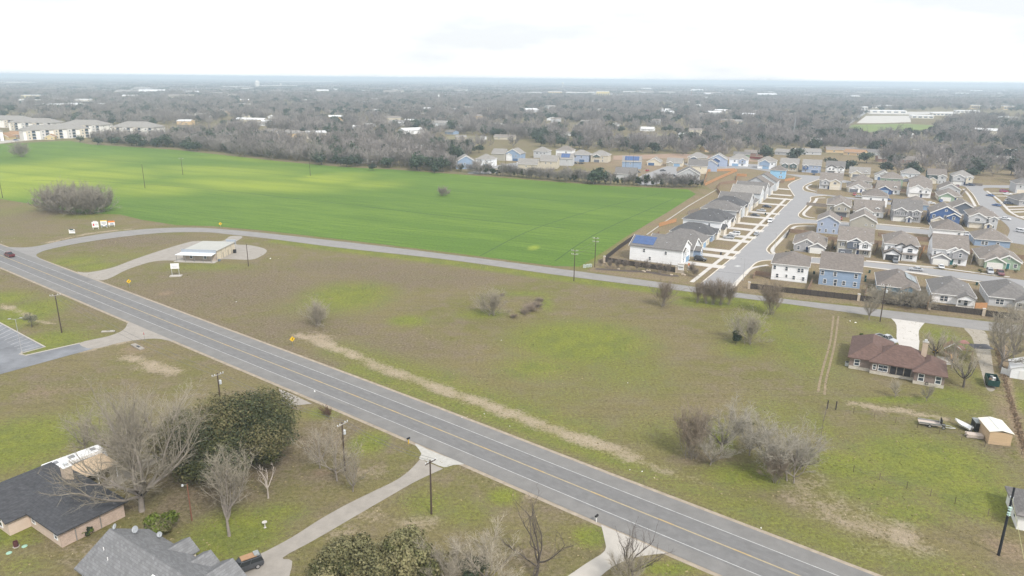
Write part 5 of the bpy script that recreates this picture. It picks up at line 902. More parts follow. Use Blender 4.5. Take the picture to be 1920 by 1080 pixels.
for i, (x, y, lab) in enumerate([(1.1, 5.3, 'pale round satellite dish at the end of the grey ridge, leftmost of three'), (2.2, 7.4, 'large round satellite dish on the grey roof, middle of three'), (4.2, 9.6, 'round satellite dish near the grey roof eave, nearest the green bush')]):
    e = empty('satellite_dish', gh.matrix_basis @ Vector((x, y, 2.8 + .6 * (4.65 - abs(y - 5.15)) + .2)), R(-33), lab, 'satellite dish', 'dishes on the grey roof'); dish(e, 0, 0, 0, .36 if i != 1 else .46, R(30 * i))
# ------------------------------------------------------------------ small stone office with metal roof
OST = M('office_stone', (.46, .38, .31), .9, .2, 1.0, kind='brick'); OCR = M('office_cream_panel', (.62, .55, .42), .8, .06, .5, kind='siding'); OROOF = M('office_metal_roof', (.40, .40, .37), .5, .06, .4)
of = empty('office_building', G(344, 488), R(-5), 'low stone-fronted office with flat metal roof and white front canopy in the drive loop', 'building')
MB().box(0, 12.6, 0, 1.2, 0, 3.6, OST).build('front_wall', of); MB().box(0, 12.55, 1.2, 15.5, 0, 3.55, OCR).build('wall', of)
MB().hull8([(-.3, .2, 3.6), (12.9, .2, 3.6), (12.9, 15.8, 3.7), (-.3, 15.8, 3.7)], [(-.3, .2, 3.8), (12.9, .2, 3.8), (12.9, 15.8, 3.9), (-.3, 15.8, 3.9)], OROOF).build('roof', of)
MB().box(-.4, 13., -.1, .15, 3.1, 4.3, M('blue_grey_metal', (.40, .44, .50), .45, .05, metal=.3)).build('parapet', of)
MB().box(9.2, 13., 15.82, 16.1, 3.0, 4.7, MATS['blue_grey_metal']).build('rear_parapet', of)
MB().hull8([(-1.6, -2.6, 2.55), (12.4, -2.6, 2.55), (12.9, -.1, 3.05), (-.4, -.1, 3.05)], [(-1.6, -2.6, 2.68), (12.4, -2.6, 2.68), (12.9, -.1, 3.18), (-.4, -.1, 3.18)], M('white_metal', (.70, .74, .78), .4, .04)).build('canopy', of)
for x in (-1.2, 2.2, 5.6, 9., 12.1): MB().box(x - .06, x + .06, -2.45, -2.33, 0, 2.58, STEEL).build('canopy_post', of)
MB().box(-2.2, 13.4, -3., 1., -.02, .12, CONC).build('slab', of)
window(of, 3.2, 0, 1.5, .9, 1.2, 0); window(of, 8.6, 0, 1.5, .9, 1.2, 0)
for y in (6., 10.): MB().box(12.53, 12.6, y - .5, y + .5, .05, 2.1, M('office_door', (.42, .37, .29), .6, .05)).build('door', of)
for y in (4.6, 8.2, 12.5): MB().box(12.54, 12.62, y - .05, y + .05, 0, 3.5, STEEL).build('downpipe', of)
MB().lathe([(.5, 0), (.5, .7), (.1, .72)], M('steel_blue_tank', (.13, .16, .2), .5, .1), 12, (13.6, .6)).build('water_tank', of)
MB().box(13., 13.9, 13., 13.9, 0, 1.4, BLACK).build('air_conditioner', of)
# ------------------------------------------------------------------ sheds on the right
TANM = M('tan_metal', (.52, .38, .24), .6, .06, .6, kind='siding'); CREMR = M('cream_metal_roof', (.70, .66, .58), .5, .05)
sh = empty('shed', G(1852, 832), R(-14), 'tan metal shed with cream roof by the back fence', 'shed')
MB().box(0, 3.8, 0, 5.6, 0, 2.6, TANM).build('wall', sh); b = MB(); gable_roof(b, 3.8, 2.6, .22, -.2, 5.9, CREMR, .2, .08, xc=1.9); b.build('roof', sh)
MB().box(1.5, 2.3, .6, 5.9, 2.98, 3.06, GALV).build('skylight_strip', sh); MB().box(3.8, 3.86, 1., 3.6, .05, 2.2, M('shed_door', (.42, .32, .2), .7, .05)).build('door', sh)
ws = empty('shed', G(1893, 708), R(-30), 'white sided shed at the right edge beside a white fence panel', 'shed')
MB().extrude([(0, 0), (5., 0), (5., 2.4), (2.5, 3.5), (0, 2.4)], 'y', 0, 6, WALL['white']).build('wall', ws)
b = MB(); gable_roof(b, 5., 2.4, .44, -.3, 6.3, ROOF['white'], .3, .1, xc=2.5); b.build('roof', ws)
MB().box(1.6, 3.4, -.06, .02, .05, 2.1, WHITE).build('door', ws)
# corner house cut by the right edge
ch = empty('house', G(1905, 992), R(-24), 'house with grey roof and white wall cut off by the right edge near the pole', 'house')
MB().box(0, 9, 0, 8, 0, 2.6, WHITE).build('wall', ch); b = MB(); hip_roof(b, 9, 8, 2.6, .5, ROOF['grey'], .5, .2, 4.5, 4.); b.build('roof', ch); window(ch, 0, 2, 1.5, .9, 1.1, -math.pi / 2)
# ------------------------------------------------------------------ vehicles
def paint(n, c, metal=.0): return M('car_paint_' + n, c, .35, .03, .5, spec=.5, coat=.6, metal=metal)
PAINT = {'white': paint('white', (.75, .76, .78)), 'silver': paint('silver', (.48, .50, .53), .3), 'black': paint('black', (.018, .019, .022)), 'grey': paint('grey', (.16, .17, .185), .2), 'red': paint('red', (.36, .03, .035)), 'dred': paint('dark_red', (.13, .018, .022)), 'blue': paint('blue', (.04, .11, .30)), 'navy': paint('navy', (.022, .035, .075)), 'charcoal': paint('charcoal', (.06, .065, .075), .2), 'maroon': paint('maroon', (.16, .05, .06)), 'magenta': paint('raspberry', (.34, .03, .13)), 'tan': paint('tan', (.42, .36, .28)), 'teal': paint('teal', (.02, .16, .22))}
CGL = M('car_glass', (.02, .025, .032), .08, .1, spec=.8); RIM = M('alloy_rim', (.5, .5, .52), .35, .05, metal=.7); LAMPW = M('headlamp', (.75, .77, .8), .15, .02); LAMPR = M('tail_lamp', (.4, .02, .02), .2, .02)
SPEC = {  # length, width, belt height, roof height, bonnet height, bonnet end x, windscreen top x, roof end x, rear glass base x  (x from the rear, 0..1)
    'sedan': (4.75, 1.82, .92, 1.44, .88, .70, .55, .26, .13), 'suv': (4.85, 1.92, 1.12, 1.76, 1.08, .72, .60, .06, .015), 'van': (5.0, 1.98, 1.1, 1.78, 1.05, .80, .66, .05, .01), 'pickup': (5.7, 2.0, 1.12, 1.86, 1.12, .72, .61, .43, .40)}
VM = {}
def veh_meshes(kind, col):
    k = (kind, col)
    if k in VM: return VM[k]
    L_, W, zb, zr, zh, xb, xw, xr, xg = SPEC[kind]; P = PAINT[col]; w2 = W / 2; X = lambda t: (t - .5) * L_
    b = MB()
    # lower body: stations along x with section (half-width at sill, at belt; z sill, z belt)
    st = [(0., .9, .46, zb * .80), (.03, .97, .32, zb * .97), (.2, 1., .28, zb), (xb, 1., .28, zb), (xb + .03, 1., .28, zh), (.93, .97, .30, zh * .90), (.985, .90, .36, zh * .78), (1., .84, .44, zh * .62)]
    vs = []; fs = []
    for t, f, z0, z1 in st:
        x = X(t); a = w2 * f
        vs += [(x, -a * .93, z0), (x, -a, (z0 + z1) * .5), (x, -a * .94, z1), (x, a * .94, z1), (x, a, (z0 + z1) * .5), (x, a * .93, z0)]
    n = len(st)
    for i in range(n - 1):
        for j in range(6): fs.append((i * 6 + j, i * 6 + (j + 1) % 6, i * 6 + 6 + (j + 1) % 6, i * 6 + 6 + j))
    fs += [tuple(range(6))[::-1], tuple(range(6 * n - 6, 6 * n))]
    b.add(vs, fs, P)
    # cabin glass frustum
    wi, wt = w2 * .92, w2 * .74
    g = MB().hull8([(X(xg), -wi, zb - .02), (X(xb + .01), -wi, zb - .02), (X(xb + .01), wi, zb - .02), (X(xg), wi, zb - .02)], [(X(xr), -wt, zr - .06), (X(xw), -wt, zr - .06), (X(xw), wt, zr - .06), (X(xr), wt, zr - .06)], CGL)
    r = MB().hull8([(X(xr) - .08, -wt - .04, zr - .09), (X(xw) + .06, -wt - .04, zr - .09), (X(xw) + .06, wt + .04, zr - .09), (X(xr) - .08, wt + .04, zr - .09)], [(X(xr) + .05, -wt + .1, zr), (X(xw) - .08, -wt + .1, zr), (X(xw) - .08, wt - .1, zr), (X(xr) + .05, wt - .1, zr)], P)
    for s in (-1, 1):      # pillars
        for (xa, xc) in ((xg, xr), (xb + .005, xw), ((xg + xb) / 2 + .03, (xr + xw) / 2)):
            r.tube((X(xa), s * (wi + .01), zb - .04), (X(xc), s * (wt + .01), zr - .06), .055, .05, P, 4)
    bed = None
    if kind == 'pickup':
        bed = MB().box(X(.03), X(.385), -w2 * .84, w2 * .84, zb - .03, zb + .012, BLACK)
        for y0, y1 in ((-w2 * .95, -w2 * .84), (w2 * .84, w2 * .95)): bed.box(X(.01), X(.39), y0, y1, zb - .05, zb + .14, P)
        bed.box(X(.0), X(.025), -w2 * .84, w2 * .84, zb - .1, zb + .14, P)
    if kind == 'suv':
        for s in (-1, 1): r.box(X(.1), X(.56), s * wt * .9 - .03, s * wt * .9 + .03, zr, zr + .06, BLACK)
    ty = MB(); rm = MB(); rw = .36 if kind in ('suv', 'pickup') else .33
    for i in range(1):
        n = 14; vs = []; fs = []
        for y in (-.11, .11):
            for j in range(n): t = 2 * math.pi * j / n; vs.append((rw * math.cos(t), y, rw * math.sin(t)))
        fs = [(j, (j + 1) % n, n + (j + 1) % n, n + j) for j in range(n)] + [tuple(range(n)), tuple(range(n, 2 * n))[::-1]]
        ty.add(vs, fs, RUBBER)
        vs = [(x * .62, y * 1.12, z * .62) for x, y, z in vs]; rm.add(vs, fs, RIM)
    hl = MB().box(-.05, .05, -.2, .2, -.08, .08, LAMPW); tl = MB().box(-.05, .05, -.13, .13, -.14, .14, LAMPR)
    VM[k] = dict(body=b.mesh('body'), windows=g.mesh('windows'), roof=r.mesh('roof'), bed=bed.mesh('load_bed') if bed else None, tyre=ty.mesh('wheel'), rim=rm.mesh('rim'), hl=hl.mesh('headlight'), tl=tl.mesh('tail_light'), rw=rw)
    return VM[k]
def vehicle(kind, col, px, py, rz, label, group=None, z=.06, name=None, at=None):
    m = veh_meshes(kind, col); L_, W, zb = SPEC[kind][:3]
    p = at if at is not None else G(px, py)
    o = empty(name or {'sedan': 'parked_car', 'suv': 'parked_suv', 'van': 'parked_van', 'pickup': 'pickup_truck'}[kind], (p[0], p[1], z), rz, label, {'sedan': 'car', 'suv': 'suv', 'van': 'van', 'pickup': 'pickup'}[kind], group)
    bo = link('body', m['body'], o); link('windows', m['windows'], bo); link('roof', m['roof'], o)
    if m['bed']: link('load_bed', m['bed'], o)
    for x in (-.31, .32):
        for s in (-1, 1):
            wv = link('wheel', m['tyre'], o, (x * L_, s * (W / 2 - .13), m['rw'])); link('rim', m['rim'], wv)
    for s in (-1, 1):
        link('headlight', m['hl'], o, (L_ * .478, s * W * .31, zb * .66)); link('tail_light', m['tl'], o, (-L_ * .487, s * W * .36, zb * .66))
    return o
AD = math.degrees(A_ROT); CG = 'vehicles on the estate'
vehicle('pickup', 'dred', 18, 481, R(-36) + math.pi, 'dark red pickup truck driving on the main road', name='pickup_truck', z=.05)
bsuv = vehicle('suv', 'charcoal', 460, 1068, R(215), 'dark grey SUV with roof load parked at the end of the concrete driveway')
MB().box(-1.6, .5, -.55, .55, 1.80, 1.92, M('cardboard_tan', (.36, .22, .13), .8, .15, 2)).box(-2.0, -1.3, -.5, .5, 1.8, 2.06, M('grey_tarp', (.28, .30, .30), .8, .2, 3)).build('roof_load', bsuv)
vehicle('suv', 'black', 1313, 489, A_ROT + 0, 'black SUV with white roof glare in the first drive of the west row', CG)
vehicle('suv', 'white', 1377, 440.5, A_ROT + math.pi, 'white SUV, farther of the pair in the west row', CG)
vehicle('suv', 'silver', 1366, 447.5, A_ROT + math.pi, 'silver SUV, nearer of the pair in the west row', CG)
vehicle('sedan', 'silver', 1418, 440.5, R(62), 'silver car parked at the kerb below the white van on the street', CG, z=.05)
vehicle('van', 'white', 1444, 416.5, R(242), 'white minivan driving on the residential street', CG, z=.05)
vehicle('sedan', 'charcoal', 1416, 405.5, A_ROT, 'dark grey car in the drive below the light-coloured saloon', CG)
vehicle('sedan', 'silver', 1427, 396.5, A_ROT + math.pi, 'pale silver saloon in the west row between two dark cars', CG)
vehicle('sedan', 'navy', 1438, 389, A_ROT, 'navy car in a west row drive, higher of the two dark cars', CG)
vehicle('sedan', 'white', 1451, 354, A_ROT + math.pi, 'white saloon beside a wheelie bin at the bend of the street', CG)
vehicle('sedan', 'navy', 1456, 343, A_ROT, 'dark blue car below the sky blue house', CG)
vehicle('sedan', 'black', 1512, 470.5, B_ROT - R(90), 'black car on the drive of the twin grey gabled house', CG)
vehicle('sedan', 'charcoal', 1526, 471, B_ROT - R(90), 'charcoal car beside the black one on the twin grey gabled drive', CG)
vehicle('sedan', 'silver', 1579, 478.8, B_ROT - R(90), 'silver car at the taupe two-storey house', CG)
vehicle('suv', 'grey', 1678, 492, B_ROT - R(90), 'grey SUV on the drive of the white house with black garage', CG)
vehicle('sedan', 'silver', 1717, 507.5, B_ROT + math.pi, 'silver saloon parked along the first cross street', CG, z=.05)
vehicle('sedan', 'white', 1764, 502.5, B_ROT + R(90), 'white car on the drive beside the blue bin', CG)
vehicle('suv', 'silver', 1855.5, 512, B_ROT - R(90), 'light blue-grey SUV on the green-gabled drive', CG)
vehicle('pickup', 'maroon', 1875, 515, B_ROT - R(90), 'maroon pickup beside the light SUV on the green-gabled drive', CG)
vehicle('sedan', 'red', 1575, 412, B_ROT - R(90), 'red car on the drive of the taupe corner house', CG)
vehicle('sedan', 'red', 1602, 366, B_ROT - R(90), 'small red car in the third block', CG)
vehicle('sedan', 'silver', 1611, 370.5, B_ROT, 'silver car below the small red one in the third block', CG)
vehicle('sedan', 'blue', 1663, 375.5, B_ROT, 'dark blue car half hidden by the grey two-storey house', CG)
vehicle('sedan', 'blue', 1764, 378.5, B_ROT - R(90), 'blue car beside the sage green gable', CG)
vehicle('sedan', 'white', 1745, 382.5, B_ROT, 'white car parked below the slate blue single-storey house', CG, z=.05)
vehicle('sedan', 'navy', 1526, 327.5, B_ROT - R(90), 'dark car before the navy garage in the top row', CG)
vehicle('sedan', 'maroon', 1795, 350.5, B_ROT - R(90), 'maroon car at the east end of the top row', CG)
vehicle('pickup', 'navy', 1819, 348.5, B_ROT + R(10), 'navy pickup across the head of the east street', CG, z=.05)
vehicle('sedan', 'blue', 1856, 368, R(110), 'blue car at the kerb high on the east street', CG, z=.05)
vehicle('sedan', 'blue', 1868, 386.5, R(110), 'blue car at the kerb lower on the east street', CG, z=.05)
vehicle('suv', 'magenta', 1882, 360.5, R(-6), 'raspberry red SUV on a drive beyond the east street', CG)
vehicle('sedan', 'white', 1889, 365.5, R(-6), 'white car below the raspberry SUV', CG)
vehicle('suv', 'white', 1893, 378.5, R(-6), 'white SUV, upper of two beyond the east street', CG)
vehicle('suv', 'navy', 1890, 383, R(-6), 'navy SUV below the white one beyond the east street', CG)
vehicle('sedan', 'white', 1885, 412, R(-50), 'white car on the bend of the east street', CG, z=.05)
vehicle('van', 'white', 1915, 436, R(-70), 'white van at the right edge of the east street', CG, z=.05)
vehicle('van', 'white', 1820, 442.5, B_ROT, 'white car beside the grey and cream house', CG)
vehicle('pickup', 'silver', 1661, 640, R(-60), 'silver pickup parked behind the red-roofed house', None)
FG = 'cars in the far subdivision'
for i, (x, y, c, k, lab) in enumerate([(908, 317, 'white', 'suv', 'white SUV on the far street beside the mid blue house'), (975, 307, 'white', 'pickup', 'white pickup before the pale blue far house'), (930, 319, 'tan', 'sedan', 'tan car on the far street mouth'), (1078, 307, 'navy', 'sedan', 'dark car left of the lavender far house garage'), (1090, 307.5, 'black', 'sedan', 'black car right of the lavender far house garage'), (1214, 321, 'red', 'sedan', 'red car beside the light blue solar house'), (1195, 324, 'charcoal', 'suv', 'charcoal SUV left of the red far car'), (1243, 321, 'charcoal', 'sedan', 'dark car at the top of the cul-de-sac'), (1244, 329, 'grey', 'sedan', 'grey car in the middle of the cul-de-sac'), (1262, 331, 'black', 'pickup', 'black pickup at the edge of the cul-de-sac'), (1256, 336, 'silver', 'sedan', 'silver car low in the cul-de-sac')]):
    vehicle(k, c, x, y, R(-20 + 40 * (i % 3)), lab, FG, z=.05)
for i, (x, y, c, lab) in enumerate([(30, 263.5, 'blue', 'blue car by the small orange-roofed houses'), (57, 262, 'magenta', 'purple car by the small orange-roofed houses'), (14, 260, 'white', 'white car by the small orange-roofed houses')]):
    vehicle('sedan', c, x, y, R(10), lab, 'cars by the field track', z=.06)
for i in range(6): vehicle('sedan', ('white', 'silver', 'blue', 'white', 'charcoal', 'silver')[i], 148 + i * 8.5, 247.5 + .8 * i, R(60), 'car in the apartment parking behind the thicket', 'cars parked at the apartments', z=.06)
# dump trailer, flat trailers, caravan, boat
DKG = M('dark_green_paint', (.012, .05, .045), .5, .1); CRV = M('caravan_white', (.74, .75, .76), .45, .03); CRS = M('caravan_stripe', (.12, .13, .17), .5, .05)
def wheelset(par, xs, ys, r=.36):
    m = veh_meshes('sedan', 'white')
    for x in xs:
        for y in ys: w_ = link('wheel', m['tyre'], par, (x, y, m['rw'])); link('rim', m['rim'], w_)
dt = empty('dump_trailer', G(1858, 722), ang(G(1867, 740), G(1847, 696)), 'dark green dump trailer full of junk on the gravel drive', 'trailer')
b = MB().box(-2.4, 2.2, -1.1, 1.1, .75, .85, DKG)
for x0, x1, y0, y1 in ((-2.4, 2.2, -1.15, -1.05), (-2.4, 2.2, 1.05, 1.15), (-2.45, -2.35, -1.05, 1.05), (2.1, 2.2, -1.05, 1.05)): b.box(x0, x1, y0, y1, .7, 2.0, DKG)
b.build('box_body', dt); wheelset(dt, (-.6, .35), (-1.05, 1.05)); MB().tube((2.2, 0, .6), (3.6, 0, .5), .07, .06, BLACK, 6).build('tow_bar', dt)
for i in range(5): MB().box(-1.6 + i * .7, -1.0 + i * .7, -.8 + (i % 3) * .4, -.2 + (i % 3) * .4, .85, 1.3 + .12 * i, (GALV, CONC, M('junk_brown', (.2, .13, .09), .8, .2), WHITE, STEEL)[i]).build('junk', dt)
ut = empty('utility_trailer', G(1742, 798), R(-20), 'pale wooden flatbed trailer by the wire fence', 'trailer')
MB().box(-2., 2., -.9, .9, .55, .68, M('pale_boards', (.50, .43, .38), .9, .15, 3)).box(-2., 2., -.93, -.87, .68, .98, STEEL).box(-2., 2., .87, .93, .68, .98, STEEL).build('bed', ut); wheelset(ut, (-.1,), (-.95, .95)); MB().box(1.95, 2.02, -.85, .85, .7, 1.9, BLACK).build('ramp_gate', ut)
bt = empty('boat_trailer', G(1771, 803), R(-30), 'small bare metal trailer frame by the wire fence', 'trailer')
b = MB()
for y in (-.5, .5): b.tube((-1., y, .5), (.8, y, .5), .05, .05, GALV, 5).tube((.8, y, .5), (1.8, 0, .45), .05, .05, GALV, 5)
b.tube((-1., -.5, .5), (-1., -.5, 1.5), .04, .04, GALV, 5).tube((-1., .5, .5), (-1., .5, 1.5), .04, .04, GALV, 5).tube((-1., -.5, 1.5), (-1., .5, 1.5), .04, .04, GALV, 5)
b.build('frame', bt); wheelset(bt, (-.2,), (-.7, .7))
bo = empty('boat', G(1806, 803), R(110), 'small white boat standing bow up beside the lumber', 'boat')
vs = []; 
for t, hw, z in ((0., .75, .55), (.35, .85, .6), (.7, .6, .75), (1., .05, 1.05)):
    x = -1.6 + 3.6 * t; vs += [(x, -hw, z + .3), (x, -hw * .6, z - .15), (x, hw * .6, z - .15), (x, hw, z + .3)]
fs = [(0, 1, 2, 3)]
for i in range(3): fs += [(i * 4 + j, i * 4 + j + 4, i * 4 + j + 5, i * 4 + j + 1) for j in range(3)]
MB().add(vs, fs, WHITE).build('hull', bo); MB().box(-1.4, .6, -.5, .5, .45, .55, GALV).build('thwart', bo); MB().tube((-1.7, 0, 0), (-1.7, 0, 1.4), .12, .08, STEEL, 6).build('outboard_motor', bo)
bk = empty('covered_trailer', G(1837, 806), R(-14), 'black boxed cargo stack with grey tarpaulin beside the tan shed', 'trailer')
MB().box(-1.3, 1.3, -1.2, 1.2, .1, 1.9, BLACK).build('box_body', bk); MB().box(-1.35, 1.35, -1.25, 1.25, 1.9, 2.05, M('grey_tarp', (.28, .3, .3), .8, .2, 3), .15).build('tarpaulin', bk)
lp = empty('lumber_pile', G(1826, 820), R(-14), 'stack of pale boards before the black cargo box', 'lumber')
for i in range(3):
    for j in range(5): MB().box(-1.5 + .1 * ((i * 7 + j) % 3), 1.4, -.7 + j * .28, -.45 + j * .28, .15 + i * .22, .34 + i * .22, MATS['pale_boards']).build('plank', lp)
cv = empty('caravan', (-74.6, 108.2, 0), R(52), 'long white travel trailer parked beside the tan carport', 'caravan')
MB().extrude([(-4.6, .7), (4.2, .7), (4.8, 1.4), (4.6, 3.2), (4.2, 3.4), (-4.5, 3.4), (-4.7, 3.2)], 'y', -1.25, 1.25, CRV).build('body', cv)
MB().box(-4.4, 4.3, -1.27, -1.255, 1.3, 1.55, CRS).box(-4.4, 4.3, -1.27, -1.255, 2.7, 2.82, CRS).build('side_stripe', cv)
for x in (-3.6, -1.2, 2.6): window(cv, x, -1.25, 2.2, .9, .6, 0)
MB().box(.6, 1.35, -1.29, -1.24, .8, 2.7, WHITE).build('door', cv); wheelset(cv, (-.6, .35), (-1.1, 1.1))
for x, s in ((-2.8, .3), (-.4, .45), (3.0, .35)): MB().box(x - s, x + s, -.35, .35, 3.4, 3.62, M('vent_grey', (.24, .25, .27), .6, .1)).build('roof_unit', cv)
MB().tube((4.8, 0, .7), (6., 0, .6), .07, .07, BLACK, 6).build('tow_bar', cv)
# ------------------------------------------------------------------ poles, lamps, wires
INS = M('insulator', (.62, .64, .66), .3, .05); TRF = M('transformer_grey', (.55, .58, .60), .5, .06)
def pole(px, py, h, label, arms=1, armrot=0., trf=False, r=.16, arm_len=2.4, grp='utility poles', mat=None, lean=(0, 0), armm=None):
    o = empty('utility_pole', G(px, py), armrot, label, 'utility pole', grp)
    MB().tube((0, 0, -.2), (lean[0], lean[1], h), r, r * .68, mat or POLEM, 8).build('pole', o)
    for k in range(arms):
        z = h - .35 - k * 1.25
        a = MB().box(-arm_len / 2, arm_len / 2, -.16, -.03, z - .07, z + .07, armm or ARMM).build('crossarm', o)
        for x in (-.95, -.5, .5, .95):
            MB().lathe([(.05, z + .07), (.09, z + .14), (.06, z + .22), (.09, z + .26), (.03, z + .34)], INS, 6, (x * arm_len / 2, -.1)).build('insulator', a)
    if trf:
        MB().lathe([(.18, h - 2.5), (.25, h - 2.4), (.25, h - 1.7), (.1, h - 1.55)], TRF, 10, (.42, 0)).build('transformer', o)
        MB().box(.0, .3, -.05, .05, h - 2.0, h - 1.9, STEEL).build('bracket', o)
    return o
pole(116, 624, 10.8, 'dark utility pole with pale crossarm on the grass beside the parking lot', 1, R(35))
pole(418, 792, 10.6, 'utility pole with transformer rising behind the big oak', 1, R(52), True)
pole(647, 883, 9.4, 'utility pole with crossarm and transformer left of the concrete driveway', 1, R(57), True)
pole(809, 964, 9.6, 'brown utility pole with short crossarm right of the concrete driveway', 1, R(50), armm=POLEM, arm_len=2.2)
p5 = pole(1872, 1041, 11.2, 'thick black utility pole with transformer in the lower right corner', 0, R(57), True, .2, mat=M('black_pole', (.02, .022, .028), .8, .15, 1.5))
for i in range(4): MB().lathe([(.05, 7.0 + i * .42), (.22, 7.05 + i * .42), (.26, 7.16 + i * .42), (.05, 7.25 + i * .42)], M('green_glass_insulator', (.45, .60, .55), .25, .05), 8, (-.65 - .12 * (i % 2), 0)).build('insulator', p5)
MB().box(-.95, 0, -.05, .05, 7.0, 7.12, STEEL).build('insulator_bracket', p5)
for dx in (0., .5): MB().tube((-.1, 0, 9.6), (-6.5 + dx, -3.6, 0), .025, .025, M('guy_wire_yellow', (.42, .42, .22), .6, .05), 4).build('guy_wire', p5)
pole(1076, 527, 11.0, 'dark utility pole with double crossarms on the near side of the side road', 2, R(-18), arm_len=2.2)
pole(1115, 501, 11.2, 'dark utility pole with double crossarms across the side road by the field corner', 2, R(-18), arm_len=2.2)
pole(1650, 603, 11.2, 'utility pole with transformer on the verge opposite the dark fence', 1, R(-24), True)
pole(466, 499, 8.2, 'plain brown pole without crossarm beside the office lot', 0, 0)
pole(272, 353, 14.5, 'tall thin pole standing in the crop field, left of centre', 0, 0)
pole(343, 328, 11.5, 'pole with single crossarm far out in the crop field', 1, R(20), arm_len=3.)
pole(582, 330, 10.5, 'dark pole near the far edge of the crop field', 0, 0)
pole(5, 371, 14., 'pole at the left edge of the picture beside the crop field', 0, 0)
for i, (x, y, h) in enumerate([(1172, 331, 14), (1186, 328, 14), (948, 325, 14), (695, 296, 12), (1180, 300, 12)]): pole(x, y, h, 'thin dark pole among the far hedge and houses', 0, 0, grp='poles by the far subdivision', r=.14)
lpst = empty('lamp_pole', G(360, 976), R(57), 'rusty yard lamp pole under the bare trees', 'lamp pole'); MB().tube((0, 0, -.1), (0, 0, 6.4), .11, .08, M('rusty_pole', (.2, .09, .06), .8, .2, 2), 7).build('pole', lpst); MB().tube((0, 0, 6.3), (-.7, 0, 6.6), .03, .03, STEEL, 5).build('arm', lpst); MB().lathe([(.05, 6.4), (.2, 6.45), (.14, 6.7)], GALV, 8, (-.75, 0)).build('lamp_head', lpst)
def lamp(px, py, h, label, dirz, double=False):
    o = empty('street_lamp', G(px, py), dirz, label, 'street lamp', 'street lamps'); MB().tube((0, 0, 0), (0, 0, h), .08, .05, M('lamp_pole_pale', (.36, .36, .37), .5, .05), 7).box(-.2, .2, -.2, .2, 0, .5, CONC).build('pole', o)
    for s in ((1, -1) if double else (1,)):
        MB().tube((0, 0, h - .1), (s * 1.2, 0, h + .15), .04, .035, MATS['lamp_pole_pale'], 5).build('arm', o); MB().box(s * 1.2 - .3, s * 1.2 + .3, -.15, .15, h + .1, h + .24, MATS['lamp_pole_pale']).build('lamp_head', o)
lamp(41.5, 663, 9., 'parking lot lamp with two heads beside the striped bays', R(20), True)
lamp(1393, 526, 7.6, 'street lamp at the mouth of the residential street', R(150)); lamp(1452, 472, 7.6, 'street lamp at the first cross street corner', R(190)); lamp(1531, 361, 7.4, 'street lamp at the bend near the pale grey house', R(190)); lamp(1539, 335, 7.4, 'street lamp before the black framed white house', R(190))
def wire(a, b, sag, label):
    a, b = Vector(a), Vector(b); m = MB(); n = 14; pr = None
    for i in range(n + 1):
        t = i / n; p = a.lerp(b, t); p.z -= sag * 4 * t * (1 - t)
        if pr is not None: m.tube(pr, p, .03, .03, M('wire_metal', (.12, .12, .13), .5, .05), 3, False)
        pr = p
    return tag(m.build('power_line'), label, 'power line', 'power lines')
a6, a7, a8 = G(1076, 527), G(1115, 501), G(1650, 603)
wire(a6 + Vector((.9, 0, 10.9)), a7 + Vector((.9, 0, 11.1)), .5, 'upper wire between the two double-crossarm poles'); wire(a6 + Vector((.9, 0, 9.6)), a7 + Vector((.9, 0, 9.8)), .5, 'lower wire between the two double-crossarm poles')
wire(a6 + Vector((-.9, 0, 10.9)), a8 + Vector((-.9, 0, 11.)), 1.6, 'wire running along the side road from the near pole')
q3, q4, q2 = G(647, 883), G(809, 964), G(418, 792)
q1 = G(116, 624)
for k_, (dx_, lab_) in enumerate(((-.9, 'outer wire from the parking lot pole to the oak pole'), (.9, 'inner wire from the parking lot pole to the oak pole'))): wire(q1 + Vector((dx_ * .6, dx_ * .6, 10.7)), q2 + Vector((dx_ * .6, dx_ * .6, 10.5)), 1.4, lab_)
wire(q2 + Vector((.5, .6, 10.4)), q3 + Vector((.5, .6, 9.3)), .9, 'second wire from the oak pole to the transformer pole'); wire(q3 + Vector((.5, .6, 9.3)), q4 + Vector((.5, .6, 9.5)), .7, 'second wire over the concrete driveway')
wire(q2 + Vector((0, 0, 10.4)), q3 + Vector((0, 0, 9.3)), .9, 'wire from the oak pole to the transformer pole'); wire(q3 + Vector((0, 0, 9.3)), q4 + Vector((0, 0, 9.5)), .7, 'wire over the concrete driveway')
# ------------------------------------------------------------------ signs
YS = M('sign_yellow', (.75, .48, .02), .5, .04)
def diamond(px, py, label, rz):
    o = empty('road_sign', G(px, py), rz, label, 'road sign', 'yellow warning signs'); MB().box(-.04, .04, -.04, .04, 0, 2.0, STEEL).build('post', o)
    s = .72; f = MB().extrude([(0, 2.1 - s), (s, 2.1), (0, 2.1 + s), (-s, 2.1)], 'y', -.07, -.045, YS).build('panel', o)
    MB().extrude([(-.08, 1.75), (.08, 1.75), (.08, 2.15), (-.08, 2.15)], 'y', -.082, -.071, BLACK).extrude([(-.08, 2.15), (.08, 2.15), (.36, 2.4), (.22, 2.5)], 'y', -.082, -.071, BLACK).build('arrow', f)
diamond(243, 539, 'yellow diamond warning sign on the grass between the drive loop and the main road', R(40)); diamond(549, 650, 'yellow diamond warning sign beside the main road in mid picture', R(40)); diamond(414, 428, 'yellow diamond warning sign across the side road at the field edge', R(20))
